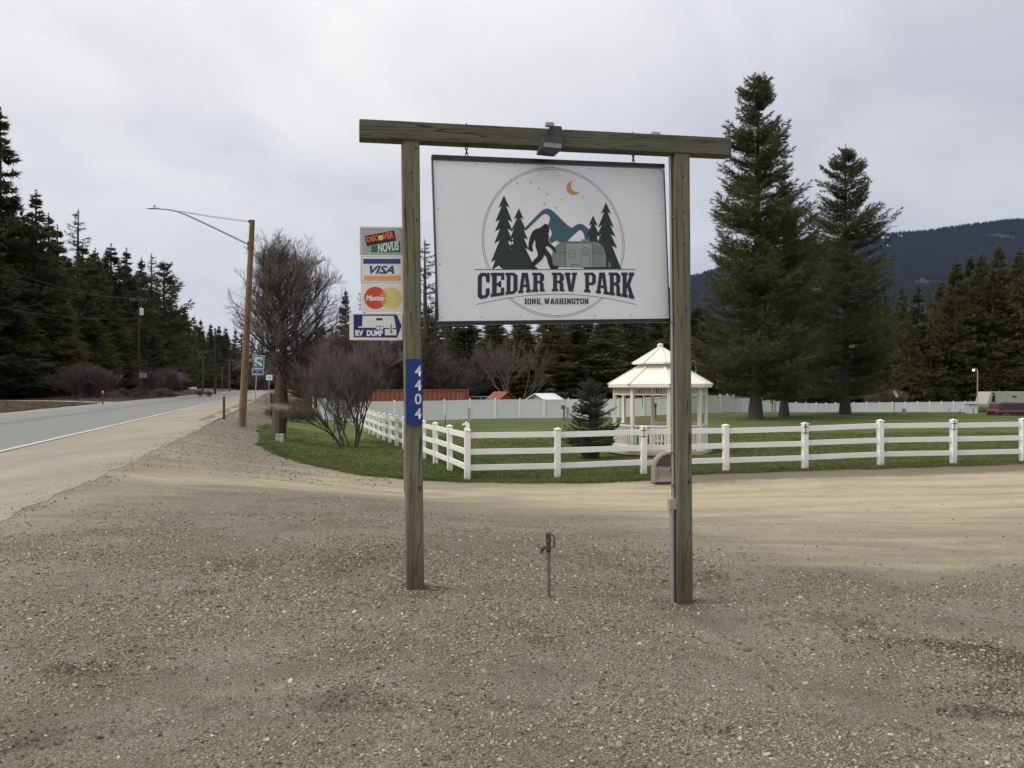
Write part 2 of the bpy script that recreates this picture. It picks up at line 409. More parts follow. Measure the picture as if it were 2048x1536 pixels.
def soft(P, poly, w_):
    d = dist_poly(P, poly); d = np.where(inside(P, poly), d, -d); return np.clip(0.5 + d / (2 * w_), 0, 1)
def region(name, poly, spacings, zoff, m, attrs=None):
    """a sheet on the terrain inside a closed outline; spacings = [(x0, x1, y0, y1, step), ...]"""
    pts = [Vector(p) for p in poly]; nb = len(pts); ex = []
    for k, (x0, x1, y0, y1, st) in enumerate(spacings):
        gx, gy = np.meshgrid(np.arange(x0, x1, st), np.arange(y0, y1, st)); P = np.stack([gx.ravel(), gy.ravel()], 1)
        P = P + rng.uniform(-0.25, 0.25, P.shape) * st
        ok = inside(P, poly) & (dist_poly(P, poly) > st * 0.35)
        for (a0, a1, b0, b1, _) in spacings[:k]:
            ok &= ~((P[:, 0] > a0) & (P[:, 0] < a1) & (P[:, 1] > b0) & (P[:, 1] < b1))
        ex.append(P[ok])
    pts += [Vector((float(a), float(b))) for a, b in np.concatenate(ex)]
    ed = [(i, (i + 1) % nb) for i in range(nb)]
    vo, _, fo, _, _, _ = delaunay_2d_cdt(pts, ed, [], 1, 1e-5)
    V = np.array([(v[0], v[1]) for v in vo]); Fc = np.array([f for f in fo if len(f) == 3])
    c = V[Fc].mean(1); Fc = Fc[inside(c, poly)]
    z = hh(V[:, 0], V[:, 1]) + zoff
    a, b, d = V[Fc[:, 0]], V[Fc[:, 1]], V[Fc[:, 2]]
    flip = ((b - a)[:, 0] * (d - a)[:, 1] - (b - a)[:, 1] * (d - a)[:, 0]) < 0
    Fc[flip] = Fc[flip][:, ::-1]
    me = np_mesh(name, np.column_stack([V, z]), Fc, True)
    for an, fn in (attrs or {}).items():
        at = me.attributes.new(an, 'FLOAT', 'POINT'); at.data.foreach_set('value', fn(V).astype(np.float32))
    o = put(name, me, m); o['kind'] = 'structure'; return o
def rough_line(pts, step=0.3, amp=0.12, seed=0):
    o = []
    for i in range(len(pts) - 1):
        a = Vector(pts[i]); b = Vector(pts[i + 1]); n = max(1, int((b - a).length / step)); d = (b - a).normalized(); q = Vector((-d.y, d.x))
        for k in range(n):
            p = a.lerp(b, k / n); am = amp * (0 if (k == 0 and i == 0) else 1)
            o.append(tuple(p + q * (am * (noise.noise(Vector((p.x * 0.9, p.y * 0.9, seed))) + 0.6 * noise.noise(Vector((p.x * 3.1, p.y * 3.1, seed)))))))
    o.append(tuple(pts[-1])); return o

# base ground out to the horizon
xs = np.unique(np.concatenate([np.linspace(-6500, -200, 22), np.linspace(-200, -70, 27), np.arange(-70, 70, 1.0), np.linspace(70, 200, 27), np.linspace(200, 6500, 22)]))
ys = np.unique(np.concatenate([np.linspace(-3000, -40, 10), np.linspace(-40, -15, 6), np.arange(-15, 130, 1.0), np.linspace(130, 500, 40), np.linspace(500, 6500, 22)]))
m, t, b = mat('dead_grass_ground'); g = NT(t); v = g.coord()
n1 = g.noise(v, 0.35, 6, 0.6); n2 = g.noise(v, 5.0, 5, 0.7); n3 = g.noise(v, 0.08, 3)
c = g.mix(g.ramp(n1, [(0.38, 0), (0.62, 1)]), (0.085, 0.058, 0.042), (0.155, 0.115, 0.075))
c = g.mix(g.math('MULTIPLY', g.ramp(n2, [(0.45, 0), (0.75, 1)]), 0.6), c, (0.055, 0.042, 0.028))
c = g.mix(g.math('MULTIPLY', g.ramp(n3, [(0.5, 0), (0.7, 1)]), 0.4), c, (0.075, 0.080, 0.035))
g.set(b.inputs['Base Color'], c); b.inputs['Roughness'].default_value = 0.95; g.bump(b, n2, 0.8, 0.15)
M['ground'] = m
o = put('ground', grid_mesh('ground', xs, ys, lambda X, Y: hh(X, Y) - 0.06), M['ground']); o['kind'] = 'structure'

# outlines (photo positions carried onto the terrain)
lawn_front = [gp(*p) for p in ((521, 889), (560, 911), (640, 934), (720, 950), (810, 958), (935, 964), (1060, 966), (1200, 966), (1300, 960), (1345, 950), (1450, 946), (1609, 941), (1762, 937), (1907, 933), (2046, 927))]
lf_rough = rough_line(lawn_front + [(34.0, 29.5), (78.0, 36.0)], 0.22, 0.16, 3.0)
lawn_left = [road_xy(s_, t_) for s_, t_ in ((8.6, 112), (8.3, 80), (7.3, 62), (6.3, 50), (5.6, 42))]
lawn_poly = lf_rough + [(78.0, 134.0), (-16.0, 134.0)] + rough_line(lawn_left + [lawn_front[0]], 0.5, 0.2, 5.0)[:-1]
shoulder_edge = [road_xy(2.7, t_) for t_ in np.arange(-25, 130, 1.0)]
lot_poly = [(-20.0, -25.0)] + [p for p in shoulder_edge if p[1] > -24] + [lawn_left[0]] + \
    rough_line(lawn_left + [lawn_front[0]], 0.5, 0.2, 5.0)[1:-1] + lf_rough + [(78.0, -25.0)]
lot_poly[0] = (road_xy(2.7, -25)[0], -25.0)

def pw(lst): return [gp(*p) for p in lst]
T1 = pw([(0, 1050), (300, 1005), (700, 1000), (960, 1030), (1250, 1075), (1390, 1150), (1560, 1185), (1700, 1240), (1880, 1245), (2048, 1290), (2400, 1310), (2600, 930), (2046, 925), (1450, 944), (935, 962), (560, 908), (440, 880), (300, 905)])
T2 = pw([(330, 960), (600, 935), (935, 972), (1300, 974), (2048, 948), (2400, 945), (2400, 1000), (2048, 1008), (1400, 1025), (1000, 1000), (560, 978)])
G1 = pw([(1850, 1180), (2048, 1140), (2300, 1140), (2300, 1290), (2048, 1260), (1900, 1235)])
G2 = pw([(1560, 1150), (1720, 1150), (1760, 1185), (1650, 1200), (1560, 1175)])
moss = [(1190, 1112, .45, .22), (1255, 1135, .35, .15), (1420, 1155, .25, .2), (1650, 1236, .35, .12), (1735, 1245, .25, .1), (700, 1118, .4, .4), (1330, 1165, .3, .15), (1820, 1470, .12, .1), (1095, 1280, .1, .06), (480, 1130, .3, .15)]
dark = [(1790, 1283, .32, .06), (1900, 1290, .25, .07), (1985, 1310, .3, .10), (2040, 1335, .3, .10), (1960, 1420, .22, .08), (1990, 1378, .3, .06), (1880, 1422, .08, .03), (1440, 1465, .12, .03), (160, 1340, .25, .06), (390, 1186, .12, .05), (700, 1400, .3, .08), (1240, 1262, .25, .05), (30, 1490, .2, .08)]
moss = [gp(a, b_) + (c_, d_) for a, b_, c_, d_ in moss]; dark = [gp(a, b_) + (c_, d_) for a, b_, c_, d_ in dark]
def blobs(P, L_):
    r = np.zeros(len(P))
    for x, y, a, b_ in L_: r = np.maximum(r, np.exp(-(((P[:, 0] - x) / a) ** 2 + ((P[:, 1] - y) / (b_ * 2.2)) ** 2)))
    return r
T3 = [road_xy(2.0, t_) for t_ in (-20, 10, 20, 30, 40, 60)] + [road_xy(q_, t_) for q_, t_ in ((4.0, 60), (4.2, 40), (4.4, 30), (4.8, 20), (4.8, 12), (4.2, -20))]
def a_tan(P): return np.clip((0.26 + 0.36 * ss(-4, 6, P[:, 0])) * soft(P, T1, 1.6) + 0.50 * soft(P, T2, 1.6) + 0.36 * soft(P, T3, 0.9) - 0.9 * soft(P, G1, 0.5) - 0.6 * soft(P, G2, 0.4), 0, 1)
def a_edge(P):
    d = dist_poly(P, lf_rough, False); x = P[:, 0]
    s_ = road_s(x, P[:, 1]); return np.maximum(np.clip(1.45 - d / 1.9, 0, 1) * ss(3.6, 5.5, x), 0.9 * ss(33, 44, P[:, 1]) * ss(3.9, 5.0, s_))
TR = [pw(q) for q in ([(40, 968), (500, 984), (1000, 998), (1500, 988), (2046, 980), (2300, 975)], [(20, 1002), (400, 1003), (800, 1022), (1250, 1040), (1650, 1018), (2046, 1002), (2300, 995)], [(1200, 1075), (1390, 1105), (1600, 1098), (2046, 1080)],
    [(1385, 1148), (1620, 1136), (1850, 1142), (2046, 1120)], [(1420, 1172), (1700, 1205), (2046, 1232)], [(250, 930), (560, 945), (900, 985), (1300, 1010)], [(1300, 985), (1700, 966), (2046, 962)])]
def a_track(P):
    r = np.zeros(len(P))
    for q in TR:
        for sh in (-0.75, 0.75):
            d = dist_poly(P - np.array([0, sh]), q, False); r = np.maximum(r, np.exp(-(d / 0.24) ** 2))
    return r
m, t, b = mat('gravel_lot'); g = NT(t); v = g.coord()
def at(nm):
    n = g.n('ShaderNodeAttribute'); n.attribute_name = nm; return n.outputs['Fac']
vA = g.voro(v, 62.0); vB = g.voro(v, 128.0)
sA = g.n('ShaderNodeSeparateColor'); g.l(vA.outputs['Color'], sA.inputs[0])
sB = g.n('ShaderNodeSeparateColor'); g.l(vB.outputs['Color'], sB.inputs[0])
stones = g.ramp(sA.outputs[0], [(0.0, (0.085, 0.072, 0.048)), (0.45, (0.165, 0.145, 0.100)), (0.8, (0.25, 0.222, 0.175)), (0.96, (0.36, 0.33, 0.28))])
fine = g.ramp(sB.outputs[0], [(0.0, (0.100, 0.087, 0.064)), (0.6, (0.188, 0.168, 0.128)), (1.0, (0.285, 0.258, 0.20))])
gap = g.ramp(vA.outputs['Distance'], [(0.25, 0.0), (0.6, 1.0)])
gr = g.mix(gap, stones, fine)
big = g.noise(v, 0.75, 7, 0.66, 0.4); mid = g.noise(v, 3.5, 5, 0.65)
gr = g.mix(g.math('MULTIPLY', g.ramp(big, [(0.44, 0), (0.60, 1)]), 0.60), gr, (0.118, 0.092, 0.064))
gr = g.mix(g.math('MULTIPLY', g.ramp(mid, [(0.53, 0), (0.68, 1)]), 0.42), gr, (0.075, 0.058, 0.042))
streak = g.noise(g.coord((0.28, 1.0, 1), rot=(0, 0, R(-8))), 0.9, 8, 0.66, 1.2)
fines = g.noise(v, 22, 5, 0.7)
sand = g.mix(streak, (0.29, 0.245, 0.155), (0.475, 0.415, 0.268))
pack = g.mix(streak, (0.185, 0.155, 0.100), (0.300, 0.255, 0.165))
sand = g.mix(g.ramp(at('tan'), [(0.30, 0.0), (0.75, 1.0)]), pack, sand)
sand = g.mix(g.math('MULTIPLY', g.ramp(fines, [(0.45, 0), (0.75, 1)]), 0.55), sand, (0.19, 0.162, 0.115))
grit = g.ramp(sB.outputs[1], [(0.0, 0.0), (0.80, 0.0), (0.9, 1.0)])
sand = g.mix(g.math('MULTIPLY', grit, 0.45), sand, g.mix(sB.outputs[2], (0.12, 0.10, 0.075), (0.52, 0.48, 0.38)))
track = g.ramp(g.noise(g.coord((0.14, 1.6, 1), rot=(0, 0, R(-5))), 1.3, 6, 0.62, 1.4), [(0.50, 0.0), (0.62, 1.0)])
sand = g.mix(g.math('MULTIPLY', track, 0.30), sand, (0.215, 0.18, 0.135))
trk = g.math('MULTIPLY', g.math('MULTIPLY', at('track'), g.ramp(mid, [(0.35, 0), (0.55, 1)])), 0.42)
sand = g.mix(trk, sand, (0.17, 0.14, 0.098))
tf = g.math('ADD', at('tan'), g.math('MULTIPLY_ADD', streak, 1.5, -0.75))
tf = g.math('ADD', tf, g.math('MULTIPLY_ADD', mid, 0.5, -0.25))
tf = g.ramp(tf, [(0.08, 0.0), (0.95, 1.0)])
c = g.mix(tf, gr, sand)
edge = g.ramp(g.math('ADD', at('edge'), g.math('MULTIPLY_ADD', mid, 0.9, -0.45)), [(0.35, 0), (0.65, 1)])
c = g.mix(g.math('MULTIPLY', edge, 0.8), c, g.mix(fines, (0.075, 0.054, 0.036), (0.175, 0.135, 0.092)))
mo = g.ramp(g.math('ADD', at('moss'), g.math('MULTIPLY_ADD', mid, 1.2, -0.75)), [(0.2, 0), (0.6, 1)])
c = g.mix(g.math('MULTIPLY', mo, 0.6), c, g.mix(fines, (0.065, 0.062, 0.028), (0.15, 0.125, 0.06)))
dk = g.ramp(g.math('ADD', at('dark'), g.math('MULTIPLY_ADD', mid, 1.2, -0.7)), [(0.2, 0), (0.6, 1)])
c = g.mix(g.math('MULTIPLY', dk, 0.75), c, (0.06, 0.042, 0.028))
g.set(b.inputs['Base Color'], c); b.inputs['Roughness'].default_value = 0.9; b.inputs['Specular IOR Level'].default_value = 0.2
hgt = g.math('MULTIPLY', g.math('SUBTRACT', 1.0, vA.outputs['Distance']), g.math('SUBTRACT', 1.0, tf))
nb_ = g.bump(None, hgt, 0.9, 0.012)
g.bump(b, g.math('SUBTRACT', g.math('ADD', g.math('MULTIPLY', mid, 1.0), g.math('MULTIPLY', fines, 0.25)), g.math('MULTIPLY', at('track'), 0.8)), 0.6, 0.05, nb_)
M['gravel'] = m
region('gravel_lot', lot_poly, [(-8, 10, 2, 13, 0.2), (-12, 18, 8, 26, 0.30), (-16, 24, -2, 40, 0.7), (-60, 80, -25, 120, 3.0)], 0.0, M['gravel'],
       {'tan': a_tan, 'moss': lambda P: blobs(P, moss), 'dark': lambda P: blobs(P, dark), 'edge': a_edge, 'track': a_track})

# lawn
m, t, b = mat('lawn_grass'); g = NT(t); v = g.coord()
n1 = g.noise(v, 0.18, 5, 0.6); n2 = g.noise(v, 2.4, 6, 0.65); n3 = g.noise(g.coord((1, 0.5, 1)), 28, 4, 0.7)
c = g.mix(g.ramp(n1, [(0.36, 0), (0.64, 1)]), (0.066, 0.098, 0.024), (0.128, 0.148, 0.048))
c = g.mix(g.math('MULTIPLY', g.ramp(n2, [(0.5, 0), (0.72, 1)]), 0.5), c, (0.15, 0.13, 0.06))
c = g.mix(g.math('MULTIPLY', n3, 0.5), c, (0.035, 0.05, 0.012))
sp = g.n('ShaderNodeSeparateXYZ'); g.l(v, sp.inputs[0])
gn = g.ramp(g.math('MULTIPLY', sp.outputs[1], 0.01), [(0.22, 1.0), (0.34, 0.0)])
c = g.mix(g.math('MULTIPLY', gn, 0.55), c, (0.044, 0.070, 0.017))
g.set(b.inputs['Base Color'], c); b.inputs['Roughness'].default_value = 0.9; b.inputs['Specular IOR Level'].default_value = 0.1
g.bump(b, g.math('ADD', n3, n2), 0.6, 0.06)
M['lawn'] = m
region('lawn', lawn_poly, [(-16, 30, 20, 36, 0.6), (-60, 80, 20, 134, 2.2)], 0.025, M['lawn'])

# road in its own frame: local x = distance from the edge line, local y = along the road
road_rz = math.atan2(RS, RC)
def road_sheet(name, s0, s1, t0, t1, z, m, step=4.0, amp0=0.0, amp1=0.0):
    ts = np.arange(t0, t1 + .1, step); V = []
    for k, t_ in enumerate(ts):
        j0 = amp0 * noise.noise(Vector((0, t_ * 0.31, 1))); j1 = amp1 * noise.noise(Vector((0, t_ * 0.37, 7)))
        V += [(s0 + j0, t_, z), (s1 + j1, t_, z)]
    Fc = [(2 * i, 2 * i + 1, 2 * i + 3, 2 * i + 2) for i in range(len(ts) - 1)]
    o = put(name, np_mesh(name, V, Fc), m); o.location = (-7.1, 0, 0); o.rotation_euler = (0, 0, road_rz); o['kind'] = 'structure'; return o
m, t, b = mat('asphalt'); g = NT(t); v = g.coord()
sp = g.n('ShaderNodeSeparateXYZ'); g.l(v, sp.inputs[0])
n1 = g.noise(g.coord((1.0, 0.03, 1)), 1.4, 6, 0.6); n2 = g.noise(v, 30, 4, 0.7)
c = g.mix(n1, (0.155, 0.158, 0.152), (0.215, 0.215, 0.20))
prof = g.ramp(g.math('MULTIPLY_ADD', sp.outputs[0], 0.1, 1.0), [(0.04, 1.0), (0.16, 0.55), (0.30, 0.35), (0.48, 0.0), (0.55, 0.15), (0.97, 0.2), (0.995, 1.0)])
c = g.mix(g.math('MULTIPLY', prof, 0.55), c, (0.31, 0.30, 0.26))
seam = g.ramp(g.math('ABSOLUTE', g.math('ADD', sp.outputs[0], g.math('MULTIPLY_ADD', n1, 0.5, 4.6))), [(0.1, 1.0), (0.5, 0.0)])
c = g.mix(g.math('MULTIPLY', seam, 0.45), c, (0.09, 0.09, 0.085))
c = g.mix(g.math('MULTIPLY', n2, 0.25), c, (0.1, 0.1, 0.1))
g.set(b.inputs['Base Color'], c); b.inputs['Roughness'].default_value = 0.85; b.inputs['Specular IOR Level'].default_value = 0.25
g.bump(b, n2, 0.3, 0.01)
M['asphalt'] = m
m, t, b = mat('dusty_shoulder'); g = NT(t); v = g.coord()
n1 = g.noise(g.coord((1.0, 0.14, 1), rot=(0, 0, R(-14.85))), 1.0, 7, 0.65, 0.6); n2 = g.noise(v, 18, 5, 0.7); n3 = g.noise(g.coord((1, 0.35, 1), rot=(0, 0, R(-14.85))), 0.5, 5)
c = g.mix(g.ramp(n1, [(0.3, 0), (0.7, 1)]), (0.195, 0.172, 0.125), (0.345, 0.305, 0.215))
c = g.mix(g.math('MULTIPLY', g.ramp(n3, [(0.45, 0), (0.68, 1)]), 0.6), c, (0.24, 0.225, 0.19))
c = g.mix(g.math('MULTIPLY', n2, 0.3), c, (0.18, 0.16, 0.13))
g.set(b.inputs['Base Color'], c); b.inputs['Roughness'].default_value = 0.9; g.bump(b, n2, 0.4, 0.015)
M['shoulder'] = m
road_sheet('road', -9.7, 0.0, -45, 420, 0.016, M['asphalt'], 3.0, 0.35, 0.0)
sh_l = [road_xy(-0.05, t_) for t_ in np.arange(-24, 421, 4.0)]; sh_r = rough_line([road_xy(3.5, t_) for t_ in list(np.arange(-24, 60, 3.0)) + list(np.arange(60, 421, 10.0))], 0.25, 0.12, 9.0)
region('road_shoulder', sh_r + sh_l[::-1], [(-26, 0, -5, 42, 0.6), (-130, 10, -30, 430, 3.5)], 0.005, M['shoulder'])
road_sheet('edge_line', -0.10, 0.09, -45, 420, 0.022, M['line_white'], 3.0, 0.03, 0.03)
m_tr = simple('dirt_track', (0.30, 0.26, 0.20), 0.95, 0.15, 0.8, dirt=((0.13, 0.10, 0.07), 0.5))
tr = [(-38.5, 84.5), (-48, 93.5), (-62, 101.5), (-95, 122), (-140, 150)]; tl = [(-37.5, 79), (-47, 89.5), (-62, 97.8), (-96, 117), (-141, 145)]
V = [(x, y, H(x, y) + 0.03) for p in zip(rough_line(tl, 3, .4, 1), rough_line(tr, 3, .4, 2)) for x, y in p]
o = put('dirt_track', np_mesh('dirt_track', V, [(2 * i, 2 * i + 1, 2 * i + 3, 2 * i + 2) for i in range(len(V) // 2 - 1)]), m_tr); o['kind'] = 'structure'

# ================================================================== privacy fence
def polyline_points(pts, step):
    out_ = [Vector(pts[0])]; acc = 0.0
    for i in range(len(pts) - 1):
        a, b_ = Vector(pts[i]), Vector(pts[i + 1]); L_ = (b_ - a).length; t_ = step - acc
        while t_ <= L_: out_.append(a.lerp(b_, t_ / L_)); t_ += step
        acc = (acc + L_) % step
    return out_
PF = [(-16.9, 73.0), (-6.0, 79.0), (5.0, 82.5), (14.7, 83.0), (21.0, 87.0), (24.6, 93.0), (34.5, 108.0), (47.5, 119.0), (71.5, 129.5)]
pf = thing('privacy_fence', 'long white vinyl privacy fence of solid panels along the far side of the lawn', 'fence')
pm = MB(); pm.box((0, 0, 0.95), (2.30, 0.03, 1.60))
for z_ in (0.12, 1.76): pm.box((0, 0, z_), (2.31, 0.055, 0.14))
for k in range(1, 15): pm.box((-1.15 + k * 0.153, -0.017, 0.95), (0.012, 0.006, 1.50))
panel_me = pm.mesh('panel'); panel_me.materials.append(M['vinyl_far'])
pm = MB(); pm.box((0, 0, 0.93), (0.13, 0.13, 1.90)); pm.box((0, 0, 1.895), (0.16, 0.16, 0.03)); pm.add([(-.07, -.07, 1.91), (.07, -.07, 1.91), (.07, .07, 1.91), (-.07, .07, 1.91), (0, 0, 1.96)], [(0, 1, 4), (1, 2, 4), (2, 3, 4), (3, 0, 4)])
fpost_me = pm.mesh('post'); fpost_me.materials.append(M['vinyl'])
pts = polyline_points(PF, 2.44)
def pfz(p):
    return H(p.x, p.y) - 0.02 - 0.9 * float(ss(20, 36, p.x)) * 0.15
for i, p in enumerate(pts):
    z0 = pfz(p); put('post', fpost_me, None, pf, (p.x, p.y, z0))
    if i + 1 < len(pts):
        q = pts[i + 1]; z1 = pfz(q); c_ = (p + q) / 2
        o = put('panel', panel_me, None, pf, (c_.x, c_.y, (z0 + z1) / 2))
        o.rotation_euler = (0, -math.atan2(z1 - z0, 2.44), math.atan2(q.y - p.y, q.x - p.x))
# dark grey fence piece right of it
gf = thing('grey_fence', 'short dark grey board fence between the white shed box and the travel trailer', 'fence', (0, 0, 0))
for k in range(12):
    x = (1958 + k * 2.2 - CX) * 100 / F
    mb = MB(); mb.box((0, 0, 0.95), (0.12, 0.03, 1.9 + 0.03 * (k % 3))); mb.build('board', M['grey_paint'] if False else M['sign_back'], gf, loc=(x, 100.0, H(x, 100) + 0.3))

# ================================================================== three-rail fence
rf = thing('rail_fence', 'white vinyl three-rail ranch fence turning a corner at the edge of the lawn', 'fence')
A0 = Vector((-1.17, 22.46)); dR = Vector((0.977, 0.211)); dL = Vector((-0.2562, 0.9666))
PW, PH = 0.150, 1.30
pm = MB(); pm.box((0, 0, PH / 2 - 0.1), (PW, PW, PH + 0.2)); rpost_me = pm.mesh('post', 0.008); rpost_me.materials.append(M['vinyl_post'])
pm = MB(); pm.box((0, 0, 0.012), (PW + 0.03, PW + 0.03, 0.024)); pm.add([(-PW / 2, -PW / 2, .024), (PW / 2, -PW / 2, .024), (PW / 2, PW / 2, .024), (-PW / 2, PW / 2, .024), (0, 0, .06)], [(0, 1, 4), (1, 2, 4), (2, 3, 4), (3, 0, 4)])
cap_me = pm.mesh('post_cap', 0.003); cap_me.materials.append(M['vinyl'])
def rail_run(p0, d, n, left):
    P = [p0 + d * (2.44 * k) for k in range(n)]; Z = [H(p.x, p.y) - 0.0 for p in P]
    ang = math.atan2(d.y, d.x)
    for k in range(n):
        if not (left and k == 0):
            o = put('post', rpost_me, None, rf, (P[k].x, P[k].y, Z[k])); o.rotation_euler = (R(random.uniform(-.5, .5)), R(random.uniform(-.5, .5)), ang)
            if k or left:
                put('post_cap', cap_me, None, o, (0, 0, PH))
        if k + 1 < n:
            ln = 2.44 - PW + 0.01; sl = math.atan2(Z[k + 1] - Z[k], 2.44)
            for zc in (1.17, 0.745, 0.335):
                mb = MB(); mb.box((0, 0, 0), (ln, 0.045, 0.150))
                c_ = (P[k] + P[k + 1]) / 2
                o = mb.build('rail', M['vinyl'], rf, bevel=0.006, loc=(c_.x, c_.y, (Z[k] + Z[k + 1]) / 2 + zc + random.uniform(-.008, .008)))
                o.rotation_euler = (0, -sl + R(random.uniform(-.35, .35)), ang)
    return P, Z
PR, ZR = rail_run(A0, dR, 11, False)
PL_, ZL = rail_run(A0, dL, 17, True)
hp = [(635, 780), (660, 745), (720, 735), (790, 680), (815, 640), (835, 600), (865, 640), (880, 690), (960, 700), (1010, 750), (1025, 850), (1015, 950), (1050, 1000), (1050, 1050), (745, 1050), (760, 990), (800, 900), (850, 840), (800, 820), (740, 810), (690, 835), (650, 820)]
k_ = 5.1e-4 * 1.05
hp = [((x - 900) * k_, (1050 - y) * k_) for x, y in hp]
mb = MB(); mb.prism(hp, -0.045, 0.045)
ho = mb.build('horse_head_finial', M['vinyl'], rf, bevel=0.014, seg=2, smooth=True, loc=(A0.x, A0.y, ZR[0] + PH + 0.02))
ho['label'] = 'white horse head ornament on the corner post'
mb = MB(); mb.box((0, 0, 0.01), (PW + .03, PW + .03, .024)); mb.build('post_cap', M['vinyl'], rf, bevel=.003, loc=(A0.x, A0.y, ZR[0] + PH))
names_ = {2: 'left of the wooden sign post', 4: 'second rail-fence post right of the wooden sign', 6: 'last but one post of the rail fence at the right'}
txt = {2: 'thin black iron hook strapped to the fence post in front of the gazebo',
       4: 'thin black iron hook strapped to the second fence post right of the timber sign',
       6: 'rightmost thin black iron hook, strapped to a post of the rail fence'}
for k in (2, 4, 6):
    hk = thing('plant_hook', txt[k], 'hook', (PR[k].x, PR[k].y - PW / 2 - 0.014, ZR[k]), math.atan2(dR.y, dR.x), 'iron hooks strapped to the rail fence posts')
    mb = MB(); mb.tube((0, 0, 1.02), (0, 0, 1.42), 0.010, 0.010, 6); mb.build('rod', M['iron'], hk)
    for z_ in (1.05, 1.22):
        mb = MB(); mb.box((-0.01, 0.004, z_), (0.17, 0.012, 0.018)); mb.build('strap', M['iron'], hk)
hk = thing('fence_stake', 'thin dark stake standing behind the second post left of the horse head', 'stake', (-2.15, 27.6, H(-2.15, 27.6)))
mb = MB(); mb.tube((0, 0, -0.1), (0, 0, 1.58), 0.012, 0.010, 6); mb.build('rod', M['iron'], hk)

# ================================================================== timber sign frame
pA, pB = W(829.8, 772, 6.95), W(1364.5, 772, 7.40)
yawF = math.atan2(pB.y - pA.y, pB.x - pA.x)
fr = thing('timber_frame', 'tall gate-like frame of two weathered green-tinged timber posts under a crossbeam', 'sign frame', (pA.x, pA.y, 0.0), yawF)
LB = (Vector((pB.x, pB.y)) - Vector((pA.x, pA.y))).length
rough_post = []
for xx, zb, top, lean in ((0.0, 0.005, 3.622, 0.0105), (LB, -0.245, 3.642, 0.0068)):
    mb = MB(); n = 24; w2 = 0.069
    for i in range(n):
        z0 = zb - 0.35 + (top - zb + 0.35) * i / n; z1 = zb - 0.35 + (top - zb + 0.35) * (i + 1) / n
        off0 = (zb - z0) * lean; off1 = (zb - z1) * lean
        j = lambda z, s_: 0.0016 * noise.noise(Vector((s_, z * 2.3, xx)))
        vs = []
        for z, of in ((z0, off0), (z1, off1)):
            wl, wr = w2 + j(z, 1), w2 + j(z, 2); c4 = 0.007
            ring = [(-wl + c4, -w2), (wr - c4, -w2), (wr, -w2 + c4), (wr, w2 - c4), (wr - c4, w2), (-wl + c4, w2), (-wl, w2 - c4), (-wl, -w2 + c4)]
            vs += [(of + x, y, z) for x, y in ring]
        mb.add(vs, [(q, (q + 1) % 8, 8 + (q + 1) % 8, 8 + q) for q in range(8)])
    o = mb.build('post', M['timber'], fr, loc=(xx, 0, 0), smooth=False)
mb = MB()
x0, x1 = -0.445, 2.72
mb.box((0, 0, 0), (x1 - x0, 0.148, 0.150))
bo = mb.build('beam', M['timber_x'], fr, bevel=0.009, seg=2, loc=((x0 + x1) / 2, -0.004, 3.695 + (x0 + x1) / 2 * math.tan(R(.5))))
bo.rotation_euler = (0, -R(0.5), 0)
# bolts through the beam
for bx in (0.42, 1.85):
    zt = 3.770 + bx * math.tan(R(.5))
    mb = MB(); mb.tube((bx, -0.01, zt - 0.01), (bx, -0.01, zt + 0.028), 0.007, 0.005, 8); mb.tube((bx, -0.01, zt), (bx, -0.01, zt + 0.01), 0.016, 0.016, 6); mb.build('eye_bolt', M['iron'], fr)
# nail heads and peg holes on the posts
for bx, zs in ((0.035, (3.56, 2.98)), (-.005, (3.36,)), (LB + .012, (3.44, 3.14, 2.86)), (LB + .03, (2.3,))):
    for z_ in zs:
        mb = MB(); mb.tube((bx - (z_) * .009, -0.0685, z_), (bx - z_ * .009, -0.0715, z_), 0.0085, 0.0085, 8); mb.build('bolt_head', M['iron'], fr)
# electrical run: conduit up the right post, box, thin conduit, run on top of the beam
cxn = LB - 0.098
mb = MB(); mb.tube((cxn, -0.02, -0.30), (cxn - .004, -0.02, 0.575), 0.021, 0.021, 12); mb.build('conduit', M['galv'], fr, smooth=True)
mb = MB(); mb.tube((cxn - .004, -0.02, 0.56), (cxn - .004, -0.02, 0.60), 0.026, 0.026, 12); mb.build('conduit_coupling', M['galv'], fr, smooth=True)
mb = MB(); mb.box((cxn - 0.004, -0.025, 0.64), (0.072, 0.055, 0.092)); jb = mb.build('junction_box', M['beige_box'], fr, bevel=0.006)
mb = MB(); mb.path([(cxn + .008, -0.02, 0.68), (cxn - .002, -0.02, 1.9), (cxn - .018, -0.01, 3.63)], 0.0115, 8); mb.build('thin_conduit', M['galv'], fr, smooth=True)
for z_ in (0.80, 1.08, 2.2, 3.1):
    mb = MB(); mb.box((cxn + .012, -0.022, z_), (0.055, 0.03, 0.016)); mb.build('conduit_strap', M['sign_back'], fr)
mb = MB(); mb.box((2.055, 0.0, 3.806), (0.075, 0.05, 0.035)); mb.build('beam_end_box', M['galv'], fr, bevel=.003)
mb = MB(); mb.tube((1.16, 0.0, 3.790), (2.03, 0.0, 3.799), 0.009, 0.009, 8); mb.build('beam_conduit', M['galv'], fr, smooth=True)
mb = MB(); mb.box((-0.079, 0.04, 1.06), (0.014, 0.03, 0.54)); st = mb.build('metal_strip', M['galv'], fr)
# mound of loose gravel is made with the pebbles further down

